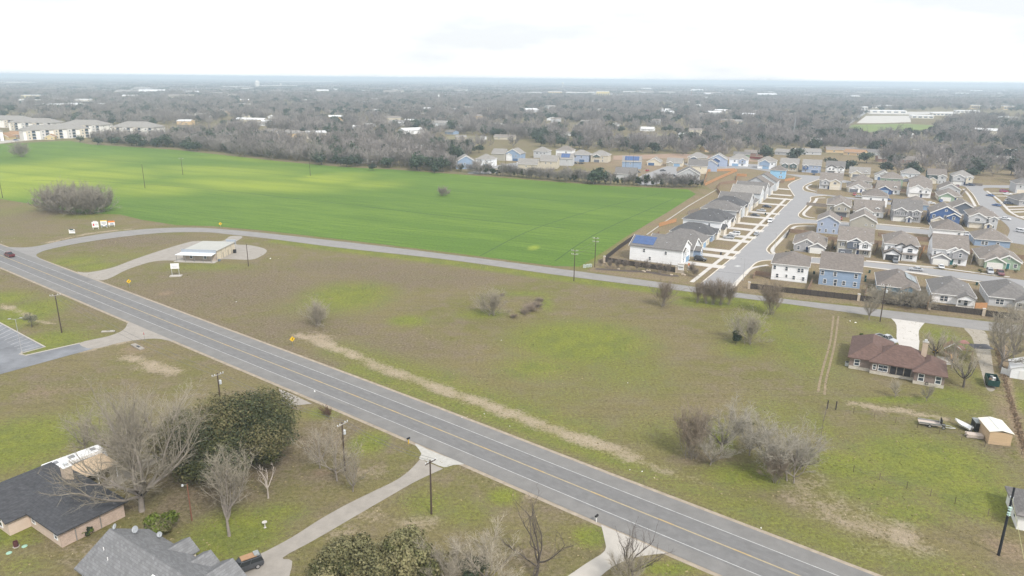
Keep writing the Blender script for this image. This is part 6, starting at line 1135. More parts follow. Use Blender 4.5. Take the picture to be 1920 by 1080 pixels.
def board(px, py, wd, ht, z0, label, cols, rz, legs=WHITE):
    o = empty('sign_board', G(px, py), rz, label, 'sign', 'real estate boards by the bend')
    for s in (-1, 1): MB().box(s * wd * .4 - .06, s * wd * .4 + .06, -.05, .05, 0, z0 + .3, legs).build('post', o)
    f = MB().box(-wd / 2, wd / 2, -.12, -.052, z0, z0 + ht, WHITE).build('panel', o)
    for (x0, x1, a, b, m) in cols: MB().box(x0 * wd, x1 * wd, -.132, -.121, z0 + a * ht, z0 + b * ht, m).build('print', f)
    return o
BLUEP = M('print_blue', (.03, .10, .24), .6, .05); REDP = M('print_red', (.55, .03, .05), .6, .05); ORP = M('print_orange', (.75, .22, .04), .6, .05); YLP = M('print_yellow', (.75, .55, .05), .6, .05); GRP = M('print_grey', (.3, .32, .35), .6, .05); DKP = M('print_dark_green', (.03, .07, .06), .6, .05)
o = board(180, 430, 2.6, 2.5, .9, 'white board with red emblem on the left, first of three tall boards', [(-.36, -.14, .28, .68, REDP), (.0, .4, .60, .66, GRP), (.0, .4, .48, .54, GRP), (0., .3, .36, .40, GRP)], R(18)); MB().box(-.7, .7, -.1, -.04, 3.4, 3.8, WHITE).box(-.5, .5, -.11, -.1, 3.5, 3.7, GRP).build('rider', o)
board(196, 427.5, 2.6, 2.7, .8, 'white board with yellow top and blue corners, middle of three tall boards', [(-.5, .5, .88, 1., YLP), (-.48, -.2, .02, .16, BLUEP), (.2, .48, .02, .16, BLUEP), (-.35, .35, .62, .70, GRP), (-.35, .35, .44, .52, GRP), (-.2, .2, .28, .34, GRP)], R(18))
board(210, 425, 2.7, 2.0, .7, 'white board with orange top band, last of three tall boards', [(-.5, .5, .64, 1., ORP), (-.2, .3, .22, .40, BLUEP), (-.2, .35, .10, .16, GRP)], R(18))
board(136, 440, 2.4, 1.7, .6, 'small white board with dark green crest apart from the others', [(-.35, .25, .82, 1.12, DKP), (-.35, .35, .60, .68, GRP), (-.3, .3, .44, .5, GRP), (.3, .44, .5, .85, DKP)], R(10), DKP)
ofs = empty('sign_board', G(330, 518), R(10), 'white twin-post sign on a concrete base before the office', 'sign')
for s in (-1, 1): MB().tube((s * 1.15, 0, 0), (s * 1.15, 0, 4.4), .08, .08, GALV, 6).build('post', ofs)
fp = MB().box(-1.35, 1.35, -.18, .18, 2.7, 4.5, WHITE).build('panel', ofs); MB().box(-.9, .9, -.195, -.181, 3.5, 3.75, M('faded_print', (.55, .57, .6), .7, .05)).box(-.7, .7, -.195, -.181, 3.1, 3.25, MATS['faded_print']).build('print', fp)
MB().box(-1.9, 1.9, -1., 1., -.02, .3, CONC).build('base', ofs)
st_ = empty('stop_sign', G(272, 640), R(-50), 'small red stop sign at the entrance drive', 'road sign'); MB().box(-.03, .03, -.03, .03, 0, 1.9, STEEL).build('post', st_); MB().extrude([(.38 * math.cos(R(22.5 + 45 * i)), 2.1 + .38 * math.sin(R(22.5 + 45 * i))) for i in range(8)], 'y', -.06, -.035, REDP).build('panel', st_)
ms = empty('monument_sign', G(1276, 512), R(-25), 'white stone estate entrance sign at the street corner', 'sign')
MB().box(-1.2, 1.2, -.4, .4, 0, 1.2, M('stone_tan', (.45, .38, .3), .9, .15, 1., kind='brick')).build('base', ms); MB().box(-1., 1., -.3, .3, 1.2, 3.2, WHITE).box(-1.15, 1.15, -.42, .42, 3.2, 3.5, WCONC).build('panel', ms); MB().box(-.8, .8, -.32, -.301, 2.1, 2.4, BLACK).box(-.7, .7, -.32, -.301, 1.6, 1.75, GRP).build('lettering', ms)
bn = empty('banner', G(1289, 511), R(-25), 'tall thin orange and white feather banner beside the entrance sign', 'banner'); MB().tube((0, 0, 0), (0, 0, 3.6), .03, .02, WHITE, 5).build('pole', bn); MB().box(.02, .62, -.015, .015, .9, 2.6, WHITE).box(.02, .62, -.015, .015, 2.6, 3.5, ORP).build('flag', bn)
for x, y, lab, fl in ((766, 832, 'black mailbox on a yellow post at the concrete driveway', YS), (1118, 979, 'black mailbox on a white post at the right-hand driveway', WHITE)):
    o = empty('mailbox', G(x, y), R(-37), lab, 'mailbox', 'mailboxes'); MB().box(-.06, .06, -.06, .06, 0, 1.0, fl).build('post', o); MB().extrude([(-.16, 1.), (.16, 1.), (.16, 1.2), (.08, 1.3), (-.08, 1.3), (-.16, 1.2)], 'y', -.3, .35, BLACK).build('box_body', o)
# ------------------------------------------------------------------ fences
DKF = M('dark_stained_fence', (.055, .045, .042), .9, .2, 1.5); CED = M('cedar_fence', (.27, .19, .14), .9, .2, 1.2); NEWC = M('new_cedar_fence', (.48, .26, .13), .9, .15, 1.2); GRYF = M('grey_weathered_fence', (.26, .225, .20), .9, .2, 1.2); PILL = M('pillar_stone', (.55, .46, .36), .9, .12, 1.2, kind='brick')
def fence(pts, h, mat, label, pl=2.4, pillars=False, px=True, grp=None):
    P = [G(*p) for p in pts] if px else [Vector((p[0], p[1], 0)) for p in pts]
    o = empty('board_fence', P[0], 0, label, 'fence', grp)
    for a, b in zip(P[:-1], P[1:]):
        L_ = (b - a).length; n = max(1, round(L_ / pl)); rz = ang(a, b); d = (b - a) / L_
        st = L_ / n; mb = MB()
        nb = 6
        for j in range(nb):
            x0 = j * st / nb; mb.box(x0 + .015, x0 + st / nb - .015, -.03 + .012 * (j % 3), .02 + .012 * (j % 3), .03, h - .03 * ((j * 3) % 4) * .5, mat)
        mb.box(0, st, .045, .09, h * .8, h * .8 + .09, mat); mb.box(0, st, .045, .09, .3, .39, mat)
        me = mb.mesh('panel'); pm = MB().box(-.07, .07, .045, .17, 0, h + .02, mat).mesh('post')
        for i in range(n):
            q = a + d * (i * st) - P[0]
            link('panel', me, o, q, rz); link('post', pm, o, q, rz)
    if pillars:
        for p in (P[0], P[-1]): MB().box(-.35, .35, -.35, .35, 0, h + .25, PILL).box(-.42, .42, -.42, .42, h + .25, h + .38, WCONC).build('stone_pillar', o, p - P[0], R(-24))
    return o
fence([(1133, 491), (1268, 511)], 1.9, DKF, 'dark board fence beside the solar-panelled house along the side road', pillars=True); fence([(1134, 489), (1160, 468), (1190, 447)], 1.9, DKF, 'dark board fence between the solar-panelled house and the field')
fence([(1404, 541), (1609, 564)], 1.9, DKF, 'long dark board fence behind the white and blue houses', pillars=True); fence([(1613, 564.5), (1738, 579)], 1.9, DKF, 'dark board fence behind the slate blue house and its bare shrubs'); fence([(1742, 580), (1843, 592)], 1.9, DKF, 'dark board fence behind the white single-storey house', pillars=True); fence([(1848, 593), (1960, 606)], 1.9, DKF, 'last dark board fence before the right edge')
GFN = 'cedar fences between the estate gardens'
for pts, h, m, lab in [([(1412, 523), (1416, 516), (1444, 521)], 1.8, CED, 'short cedar fence left of the white corner house'), ([(1512, 553), (1523, 530)], 1.8, CED, 'cedar fence between the white and blue backs'), ([(1619, 565), (1625, 544)], 1.8, CED, 'cedar fence right of the blue house'), ([(1738, 579), (1744, 560)], 1.8, NEWC, 'orange cedar fence between the slate blue and white single-storey backs'), ([(1828, 578), (1850, 578)], 1.8, NEWC, 'orange cedar fence left of the pale grey house'),
                       ([(1480, 436), (1524, 441)], 1.9, CED, 'cedar fence at the corner behind the twin grey gables'), ([(1474, 447), (1480, 436)], 1.9, DKF, 'dark side fence beside the twin grey gabled house'), ([(1550, 450), (1640, 458), (1730, 467), (1820, 476), (1930, 488)], 1.8, CED, 'long cedar fence between the first two rows of gardens'), ([(1558, 470), (1566, 452)], 1.8, CED, 'cedar side fence left of the taupe house'), ([(1640, 478), (1648, 459)], 1.8, CED, 'cedar side fence right of the taupe house'), ([(1724, 486), (1733, 468)], 1.8, NEWC, 'orange side fence right of the black garage house'), ([(1820, 497), (1828, 477)], 1.8, GRYF, 'grey side fence left of the green gables'),
                       ([(1646, 443), (1700, 449), (1745, 453)], 1.8, CED, 'cedar fence between beige gable and white brown-roofed house'), ([(1512, 385), (1545, 388)], 1.8, GRYF, 'grey fence across the wide brown corner lot'), ([(1545, 388), (1640, 396), (1740, 405), (1840, 414)], 1.8, GRYF, 'grey garden fence between the fronts and backs of the third block'), ([(1728, 416), (1740, 404)], 1.8, GRYF, 'grey side fence right of the shuttered grey house'), ([(1660, 408), (1668, 398)], 1.8, CED, 'cedar side fence left of the shuttered grey house'), ([(1802, 424), (1812, 412)], 1.8, GRYF, 'grey side fence right of the deep blue house'), ([(1636, 352), (1700, 361), (1755, 368)], 1.8, CED, 'cedar fence in the upper block behind the white gables'), ([(1800, 372), (1812, 356)], 1.8, GRYF, 'grey fence along the bank of the east street')]: fence(pts, h, m, lab, grp=GFN)
fence([(1320, 347), (1327, 322), (1378, 320)], 1.9, NEWC, 'new orange cedar fence round the far corner garden'); fence([(1322, 348), (1352, 334), (1382, 321)], 1.9, NEWC, 'new orange cedar fence crossing the bare corner ground'); fence([(1380, 343), (1382, 330), (1400, 331)], 1.9, NEWC, 'short orange cedar fence behind the far end of the west row'); fence([(1344, 356), (1350, 346), (1380, 343)], 1.8, CED, 'cedar garden fence behind the west row near the bend'); fence([(1344, 357), (1352, 368), (1375, 366)], 1.8, CED, 'cedar garden fence with grass patch behind the west row'); fence([(1218, 452), (1236, 440)], 1.8, CED, 'cedar fence behind the pale blue house'); fence([(1236, 425), (1250, 421), (1268, 416)], 1.8, NEWC, 'orange fence behind the cream brown-roofed house'); fence([(1290, 402), (1310, 396)], 1.8, GRYF, 'grey fence behind the dormered white house')
fence([(1472, 340), (1490, 337)], 1.7, NEWC, 'orange fence beside the sky blue house'); fence([(1448, 342), (1470, 343)], 1.7, CED, 'brown fence in front of the sky blue house'); fence([(1388, 295), (1440, 300)], 1.8, M('red_fence', (.28, .06, .05), .9, .1), 'red board fence in the trees by the green shed'); fence([(1822, 347), (1842, 349)], 1.6, GRYF, 'pale fence at the east end of the top row')
ribbon('ditch_kerb', GP([(1212, 441), (1250, 414), (1290, 387), (1345, 355)]), -.25, .25, .25, CONC, t=.25)
def wire_fence(pts, label, sp=5.):
    P = [G(*p) for p in pts]; o = empty('wire_fence', P[0], 0, label, 'fence', 'wire fences round the paddock'); PM = M('fence_post', (.16, .12, .09), .9, .15); pm = MB().tube((0, 0, 0), (0, 0, 1.35), .05, .045, PM, 5).mesh('post')
    for a, b in zip(P[:-1], P[1:]):
        n = max(1, round((b - a).length / sp))
        for i in range(n + 1): link('post', pm, o, a.lerp(b, i / n) - P[0])
        for z in (.45, .85, 1.25): MB().tube(a - P[0] + Vector((0, 0, z)), b - P[0] + Vector((0, 0, z)), .012, .012, MATS['wire_metal'], 3, False).build('wire', o)
wire_fence([(1550, 768), (1600, 775), (1720, 802), (1846, 838), (1915, 852)], 'wire fence behind the red-roofed house, upper side of the paddock', 4.5); wire_fence([(1535, 866), (1600, 885), (1700, 916), (1790, 945), (1852, 968)], 'wire fence along the roadside of the paddock', 4.5); wire_fence([(1550, 768), (1542, 800), (1533, 865)], 'wire fence on the left side of the paddock', 3.)
for x, y in ((1567, 768), (1551, 766)): o = empty('gate_post', G(x, y), 0, 'stout wooden gate post, ' + ('right' if x > 1560 else 'left') + ' of the pair at the end of the dirt track', 'gate post', 'gate posts'); MB().tube((0, 0, 0), (0, 0, 1.9), .13, .12, DKF, 7).build('post', o)
wpf = fence([(1876, 700), (1893, 706)], 1.6, WHITE, 'white fence panel beside the white shed')
# ------------------------------------------------------------------ yard things
def bin_(px, py, col, label):
    o = empty('wheelie_bin', G(px, py), R(-24), label, 'bin', 'wheelie bins'); MB().box(-.28, .28, -.32, .32, .08, 1.0, col, -.04).build('body', o); MB().box(-.33, .33, -.37, .38, 1.0, 1.1, col).build('lid', o)
    for s in (-1, 1): MB().lathe([(.1, .0), (.1, .12)], RUBBER, 8, (s * .3, .3)).build('wheel', o)
BB = M('bin_blue', (.05, .20, .45), .5, .05); BG = M('bin_dark_green', (.02, .06, .055), .5, .05); BK = M('bin_black', (.03, .03, .035), .5, .05)
for x, y, c, lab in [(1754, 494, BB, 'blue wheelie bin at the white garage with the teal door'), (1749.5, 493.5, BK, 'black wheelie bin left of the blue one'), (1622, 528, BG, 'dark green bin beside the blue house, nearer one'), (1622.5, 522, BG, 'dark green bin beside the blue house, farther one'), (1526, 514, BG, 'bin between the white and blue backs'), (1742, 541, BG, 'tall dark bin left of the white single-storey house'), (1831, 535, BG, 'dark green bin on the verge of the first cross street'), (1564, 467, BG, 'dark bin left of the taupe house'), (1351.5, 478, BK, 'dark bin on the lawn of the pale blue house'), (1435, 403, BG, 'dark green bin in the west row by the dark car'), (1630, 512, BG, 'small dark box on the lawn near the cross street')]: bin_(x, y, c, lab)
ps = empty('play_set', G(1781, 672), R(-20), 'wooden play tower with white-edged gable roof and yellow slide', 'play set')
TIM = M('play_timber', (.30, .20, .12), .85, .15, 2)
for x in (-1.3, 1.3):
    for y in (-1., 1.): MB().box(x - .08, x + .08, y - .08, y + .08, 0, 3.2, TIM).build('post', ps)
MB().box(-1.4, 1.4, -1.1, 1.1, 1.4, 1.52, TIM).build('platform', ps); b = MB(); gable_roof(b, 3., 3.2, .8, -1.3, 1.3, TIM, .4, .06); b.build('roof', ps); b = MB(); gable_roof(b, 3., 3.12, .8, -1.42, -1.3, WHITE, .45, .25); b.build('roof_trim', ps)
MB().hull8([(-.4, -3.4, .1), (.4, -3.4, .1), (.4, -1.1, 1.4), (-.4, -1.1, 1.4)], [(-.4, -3.4, .2), (.4, -3.4, .2), (.4, -1.1, 1.5), (-.4, -1.1, 1.5)], M('slide_orange', (.72, .34, .06), .4, .05)).build('slide', ps)
MB().tube((1.3, 0, 2.6), (4.6, 0, 2.6), .08, .08, TIM, 6).tube((4.6, -1., 0), (4.6, 0, 2.6), .07, .07, TIM, 6).tube((4.6, 1., 0), (4.6, 0, 2.6), .07, .07, TIM, 6).build('swing_beam', ps)
for x in (2.2, 3.5): MB().box(x - .25, x + .25, -.1, .1, .5, .56, BLACK).tube((x - .22, 0, .55), (x - .22, 0, 2.6), .012, .012, STEEL, 3).tube((x + .22, 0, .55), (x + .22, 0, 2.6), .012, .012, STEEL, 3).build('swing', ps)
ty_ = empty('ride_on_toy', G(1754, 661), R(30), 'bright yellow ride-on toy beside the dark-trunked tree', 'toy'); MB().box(-.6, .6, -.35, .35, .2, .6, YS).build('body', ty_); MB().box(-.3, .2, -.3, .3, .6, 1.0, YS).build('seat', ty_)
for x in (-.4, .4):
    for s in (-1, 1): MB().lathe([(.2, 0), (.2, .3)], RUBBER, 8, (x, s * .38)).build('wheel', ty_)
for i, (x, y, lab) in enumerate([(1805, 655, 'faded red garden parasol, upper of two beyond the play tower'), (1797, 665, 'faded red garden parasol, lower of two beyond the play tower')]):
    o = empty('parasol', G(x, y), 0, lab, 'parasol', 'garden parasols'); MB().lathe([(1.3, 1.9), (.7, 2.3), (.05, 2.6)], M('faded_red_cloth', (.36, .18, .16), .9, .1), 8).build('canopy', o); MB().tube((0, 0, 0), (0, 0, 1.95), .04, .04, STEEL, 6).build('pole', o)
tp = empty('gravel_pile', G(1839, 650), 0, 'flat dark gravel heap on the pale gravel drive', 'gravel heap'); MB().add([(-2.6, -1.6, 0), (2.4, -2., 0), (2.8, 1.8, 0), (-2.2, 2.2, 0), (-1.6, -.8, .35), (1.5, -1., .3), (1.6, 1., .4), (-1.3, 1.2, .3)], [(4, 5, 6, 7), (0, 1, 5, 4), (1, 2, 6, 5), (2, 3, 7, 6), (3, 0, 4, 7)], M('dark_gravel', (.09, .09, .10), .95, .35, 2., .8, 8)).build('heap', tp)
cu = empty('culvert', G(258, 651), R(-40), 'concrete culvert headwall with dark opening beside the entrance drive', 'culvert'); MB().box(-2.6, 2.6, -.6, .6, -.05, .3, OCONC).build('headwall', cu); MB().box(-.4, 1.2, -.3, .3, .3, .31, BLACK).build('opening', cu)
c2_ = empty('culvert', G(203, 622), R(10), 'small concrete culvert end on the grass above the entrance drive', 'culvert'); MB().box(-1.6, 1.6, -.35, .35, -.05, .25, CONC).build('headwall', c2_); MB().box(-.4, .5, -.2, .1, .25, .26, BLACK).build('opening', c2_)
br = empty('fire_barrel', G(30.5, 1025), 0, 'rusty dark fire barrel on the lawn of the brick ranch', 'barrel'); MB().lathe([(.32, 0), (.34, .3), (.32, .35), (.34, .65), (.32, .9), (.27, .9), (.27, .5)], M('rusty_drum', (.09, .035, .035), .8, .3, 4), 12).build('drum', br); MB().lathe([(.45, 0), (.45, .08)], CONC, 8).build('base', br)
for x, y, lab in ((46, 1024.5, 'pale green septic lid nearer the brick ranch'), (17, 1037, 'pale green septic lid nearer the left edge')):
    o = MB().lathe([(.38, -.02), (.38, .06), (.3, .1)], M('septic_green', (.30, .48, .38), .6, .05), 12).build('septic_lid', None, G(x, y)); tag(o, lab, 'lid', 'septic lids')
bb = empty('bird_bath', G(497, 989), 0, 'small white bird bath on the lawn by the driveway', 'bird bath'); MB().lathe([(.22, 0), (.1, .1), (.08, .7), (.12, .75)], WCONC, 8).build('pedestal', bb); MB().lathe([(.1, .75), (.38, .9), (.4, .97), (.3, .9)], WCONC, 10).build('basin', bb)
ro_ = random.Random(3)
ROCK = M('limestone_rock', (.50, .42, .33), .95, .15, 2.)
for i, (x, y, s) in enumerate([(1206, 508.5, .5), (1213, 508, .6), (1218, 508, .5), (1209, 510, .45), (1259, 516, .5), (1280, 515, .6), (1284, 516, .5), (1133, 493, .6), (1160, 505, .5)]):
    o = MB().lathe([(s * .7, -.05), (s, s * .3), (s * .6, s * .75)], ROCK, 6).build('boulder', None, G(x, y), i * .7); o.scale = (1.3, .8, 1); tag(o, 'pale limestone boulder edging the planting bed by the dark corner fence', 'boulder', 'boulders edging the corner bed')
tag(ribbon('planting_bed', smooth_poly(GP([(1117, 504), (1150, 506), (1180, 508), (1215, 510), (1250, 516), (1272, 517)]), 4), -1.4, 1.1, .02, M('dark_mulch', (.10, .08, .07), .95, .3, 2., .6, 8)), kind='structure')
for i, (x, y) in enumerate([(1102, 501), (1107, 500.5), (1096, 502)]): o = empty('utility_box', G(x, y), R(-20), 'pale green utility cabinet beside the double-crossarm pole', 'utility box', 'utility cabinets'); MB().box(-.5, .5, -.4, .4, 0, 1.0, M('cabinet_green', (.42, .47, .42), .6, .05)).build('cabinet', o); MB().box(-.53, .53, -.44, .42, 1.0, 1.08, MATS['cabinet_green']).build('lid', o)
lit = [(366, 554, .25), (443, 566, .3), (590, 734, .5), (940, 638, .25), (876, 781, .2), (956, 799, .2), (1181, 881, .2), (1204, 884, .25), (1227, 896, .3), (866, 783, .2), (1177, 718, .2), (507, 485, .6), (522, 485, .35), (1604, 605, .5), (1594, 602, .4), (908, 776, .2), (637, 628, .25), (1427, 990, .25), (27, 447, .2), (3, 453, .2), (193, 479, .25)]
for i, (x, y, s) in enumerate(lit):
    s *= .6; o = MB().box(-s, s, -s * .5, s * .5, .0, s * .5, WHITE if i % 4 else M('litter_tan', (.5, .42, .3), .8, .1), s * .2).build('litter', None, G(x, y), i); tag(o, 'scrap of pale litter lying on the grass', 'litter', 'scraps of litter on the grass')
# ------------------------------------------------------------------ trees
class TB:       # triangle soup for branches
    def __init__(s): s.v = []; s.f = []
    def tube(s, P, Rr, n):
        o = len(s.v); m = len(P)
        for i in range(m):
            d = (P[min(i + 1, m - 1)] - P[max(i - 1, 0)])
            if d.length < 1e-6: d = Vector((0, 0, 1))
            d.normalize(); a = d.orthogonal().normalized(); b = d.cross(a)
            for j in range(n):
                t = 2 * math.pi * j / n; s.v.append(P[i] + a * (Rr[i] * math.cos(t)) + b * (Rr[i] * math.sin(t)))
        for i in range(m - 1):
            for j in range(n):
                k = (j + 1) % n; A, B, C, D = o + i * n + j, o + i * n + k, o + i * n + n + k, o + i * n + n + j
                s.f += [(A, B, C), (A, C, D)]
    def sliver(s, p, q, w, rnd):
        d = q - p; a = d.orthogonal().normalized(); b = d.normalized().cross(a); t = rnd.random() * 6.283
        e = (a * math.cos(t) + b * math.sin(t)) * w
        o = len(s.v); s.v += [p - e, p + e, q]; s.f.append((o, o + 1, o + 2))
    def mesh(s, name, mats): return np_mesh(name, [tuple(v) for v in s.v], s.f, mats)
def bent(p, d, L_, n, rnd, wob, up):
    P = [p]; d = d.copy()
    for i in range(n):
        d = (d + Vector((rnd.uniform(-wob, wob), rnd.uniform(-wob, wob), rnd.uniform(-wob, wob) + up))).normalized(); P.append(P[-1] + d * (L_ / n))
    return P
def along(P, t):
    k = t * (len(P) - 1); i = min(int(k), len(P) - 2); return P[i].lerp(P[i + 1], k - i), (P[i + 1] - P[i]).normalized()
def bare_tree(seed, h, spread, trunk=.3, nl=7, nb=6, ns=6, ntw=5, r0=.28, tw=.012, bark=None, twig=None, up=.12, stems=1, droop=0., el=(25, 65)):
    rnd = random.Random(seed); T = TB(); C = TB()
    for s_ in range(stems):
        off = Vector((rnd.uniform(-1, 1), rnd.uniform(-1, 1), 0)) * (spread * .14 if stems > 1 else 0)
        lean = Vector((rnd.uniform(-.12, .12), rnd.uniform(-.12, .12), 1)) if stems == 1 else (off * .12 + Vector((rnd.uniform(-.15, .15), rnd.uniform(-.15, .15), 1)))
        th = h * trunk * rnd.uniform(.9, 1.1)
        tp = bent(off, lean.normalized(), th, 4, rnd, .06, .05)
        rr = r0 / math.sqrt(stems)
        T.tube([tp[0] - Vector((0, 0, .3))] + tp, [rr * 1.35] + [rr * (1 - .35 * i / 4) for i in range(5)], 7)
        for i in range(max(2, nl // stems) if stems > 1 else nl):
            az = 2.4 * i + rnd.uniform(-.5, .5); e = R(rnd.uniform(*el)) if i else R(82)
            d = Vector((math.cos(az) * math.cos(e), math.sin(az) * math.cos(e), math.sin(e)))
            st, _ = along(tp, rnd.uniform(.6, 1.) if i else 1.)
            reach = (h - th) * math.sin(e) + spread * .5 * math.cos(e)
            L1 = max(1., reach * rnd.uniform(.8, 1.1)); P1 = bent(st, d, L1, 6, rnd, .27, up * .7)
            T.tube(P1, [rr * .55 * (1 - .8 * k / 6) + .012 for k in range(7)], 5)
            for j in range(nb):
                p2, dd = along(P1, .25 + .75 * (j + rnd.random()) / nb)
                d2 = (dd + Vector((rnd.uniform(-1, 1), rnd.uniform(-1, 1), rnd.uniform(-.5, .9))) * .8).normalized(); L2 = L1 * rnd.uniform(.28, .5)
                P2 = bent(p2, d2, L2, 3, rnd, .22, up - droop); C.tube(P2, [rr * .17 * (1 - .7 * k / 3) + tw * .6 for k in range(4)], 3)
                for k in range(ns):
                    p3, d3 = along(P2, .2 + .8 * (k + rnd.random()) / ns)
                    d3 = (d3 + Vector((rnd.uniform(-1, 1), rnd.uniform(-1, 1), rnd.uniform(-.6, .9 - droop * 4))) * .9).normalized(); L3 = L2 * rnd.uniform(.35, .65)
                    q = p3 + d3 * L3; C.sliver(p3, q, tw * 1.7, rnd)
                    for t in range(ntw):
                        p4 = p3.lerp(q, rnd.uniform(.2, 1.)); d4 = (d3 + Vector((rnd.uniform(-1, 1), rnd.uniform(-1, 1), rnd.uniform(-.7, .8 - droop * 4)))).normalized()
                        C.sliver(p4, p4 + d4 * L3 * rnd.uniform(.4, .8), tw, rnd)
    return T.mesh('trunk', [bark or BARK]), C.mesh('crown', [twig or TWIG])
def leafy(seed, h, spread, base, nlobe, nleaf, leaf, mats, bark=None, r0=.3, squash=.75, lobe=.42, shell=.55, vert=False):
    rnd = np.random.RandomState(seed); rr = random.Random(seed)
    cz = base + (h - base) * .5; lob = []
    for i in range(nlobe):
        while True:
            p = rnd.uniform(-1, 1, 3)
            if np.dot(p, p) <= 1: break
        p = p * np.array([spread * .5, spread * .5, (h - base) * .5]) * (1 - lobe * .62)
        rx = spread * .5 * lobe * rnd.uniform(.4, 1.2)
        lob.append((p + np.array([0, 0, cz]), np.array([rx, rx, rx * squash])))
    lm = rnd.randint(0, len(mats), nlobe)
    w = np.array([l[1][0] ** 2 for l in lob]); idx = rnd.choice(nlobe, nleaf, p=w / w.sum())
    d = rnd.normal(size=(nleaf, 3)); d /= np.linalg.norm(d, axis=1)[:, None]
    rad = shell + (1 - shell) * rnd.rand(nleaf) ** .6
    ctr = np.array([lob[i][0] for i in idx]); rx = np.array([lob[i][1] for i in idx])
    p = ctr + d * rx * rad[:, None] * rnd.uniform(.85, 1.15, (nleaf, 1))
    p[:, 2] = np.maximum(p[:, 2], base * .5 + .1)
    n = d + rnd.normal(size=(nleaf, 3)) * .55 + np.array([0, 0, .25]); n /= np.linalg.norm(n, axis=1)[:, None]
    a = np.cross(n, rnd.normal(size=(nleaf, 3))); a /= np.linalg.norm(a, axis=1)[:, None]; b = np.cross(n, a)
    s = leaf * (.45 + rnd.rand(nleaf, 1) ** 2 * 1.2)
    q = np.stack([p - a * s, p + b * s * .55, p + a * s, p - b * s * .55], 1).reshape(-1, 3)
    f = np.arange(nleaf * 4).reshape(-1, 4)
    crown = np_mesh('crown', q, f, mats, np.where(rnd.rand(nleaf) < .7, lm[idx], rnd.randint(0, len(mats), nleaf)) if len(mats) > 1 else None)
    T = TB(); tp = bent(Vector((0, 0, 0)), Vector((.05, .03, 1)).normalized(), cz, 4, rr, .05, .05); T.tube([tp[0] - Vector((0, 0, .3))] + tp, [r0 * 1.4] + [r0 * (1 - .12 * i) for i in range(5)], 7)
    for c, _ in lob[:9]: st, _d = along(tp, rr.uniform(.45, 1.)); T.tube([st, st.lerp(Vector(c), .5) + Vector((0, 0, -.2)), Vector(c)], [r0 * .4, r0 * .25, r0 * .1], 4)
    return T.mesh('trunk', [bark or DBARK]), crown
def plant(name, meshes, loc, rz, sc, label, cat, group=None):
    o = empty(name, loc, rz, label, cat, group); o.scale = sc if isinstance(sc, tuple) else (sc, sc, sc)
    link('trunk' if 'tree' in name else 'stems', meshes[0], o); link('crown' if 'tree' in name else 'foliage', meshes[1], o); return o
# --- foreground trees
oakm = leafy(11, 11.6, 25., 1.2, 70, 115000, .175, [OAK, M('live_oak_leaves_pale', (.125, .112, .05), .7, .3, .7), M('live_oak_leaves_dark', (.046, .056, .025), .7, .3, .7), OAK], r0=.5, lobe=.30, shell=.4)
plant('oak_tree', oakm, G(440, 868), 0, (1.16, 1.02, .96), 'huge dark live oak with rounded crown above the lower left yard', 'tree')
bgm = bare_tree(21, 13.2, 15.5, .28, 15, 10, 8, 6, .5, .017, el=(8, 78), up=.05); plant('bare_tree', bgm, G(266, 958), 0, 1., 'huge bare tree with thick trunk over the black-roofed ranch', 'tree')
bg2 = bare_tree(22, 10.5, 12.5, .22, 13, 9, 8, 6, .32, .018, el=(8, 78), up=.05); plant('bare_tree', bg2, G(318, 872), 1., (1., 1., 1.), 'wide pinkish grey bare tree left of the big oak', 'tree'); plant('bare_tree', bg2, G(225, 858), 2.4, (.8, .8, .85), 'wide bare tree behind the white caravan', 'tree')
plant('bare_tree', bare_tree(23, 9., 10, .3, 9, 8, 7, 5, .22, .015), G(160, 848), .5, .65, 'small pale bare tree beyond the caravan roof', 'tree')
tallm = bare_tree(24, 11.5, 3.6, .30, 9, 8, 8, 6, .26, .015, el=(70, 86), up=.1); plant('bare_tree', tallm, G(430, 1005), 0, 1., 'tall narrow bare tree with leaning grey trunk on the lawn', 'tree')
dead = bare_tree(25, 5.6, 3.4, .35, 5, 3, 2, 1, .16, .016, bark=M('bleached_wood', (.42, .37, .33), .9, .15, 2), twig=M('bleached_wood', (.42, .37, .33)), el=(45, 75)); plant('dead_tree', dead, G(503, 934), 0, 1., 'small bleached dead tree stump with bare forked limbs', 'tree')
spm = bare_tree(26, 8., 6., .3, 8, 7, 7, 4, .16, .013); 
for x, y, s, rz, lab in [(600, 878, .85, 0, 'thin bare tree right of the oak, leftmost of three'), (632, 902, 1., 2, 'thin bare tree right of the oak, the tallest of three'), (662, 922, .7, 4, 'thin bare tree nearest the concrete driveway')]: plant('bare_tree', spm, G(x, y), rz, s, lab, 'tree', 'thin bare trees by the driveway')
plant('round_shrub', leafy(31, 3.4, 4., .3, 14, 5000, .16, [LIME, OLIVE], r0=.1, lobe=.5), G(303, 999), 0, 1.2, 'bright green round shrub beside the grey roof', 'shrub')
olm = leafy(32, 7.6, 11.5, .6, 40, 26000, .2, [OLIVE, M('olive_leaves_pale', (.21, .19, .095), .7, .3, .6), OAK, OLIVE], r0=.25, lobe=.34, shell=.25)
plant('evergreen_tree', olm, (-20.8, 80.6, 0), 0, (1., 1., .9), 'olive green leafy tree at the bottom edge, left one of two', 'tree'); plant('evergreen_tree', olm, (-13.2, 82.2, 0), 2.1, (.95, .95, 1.), 'olive green leafy tree at the bottom edge, right one of two', 'tree')
ivy = leafy(33, 5.6, 4.2, 1.4, 12, 4200, .2, [DGREEN, CEDAR], r0=.16, lobe=.5, shell=.3); plant('evergreen_tree', ivy, (-5.2, 80.6, 0), 0, 1., 'dark ivy-covered tree inside the bare branches at the bottom edge', 'tree')
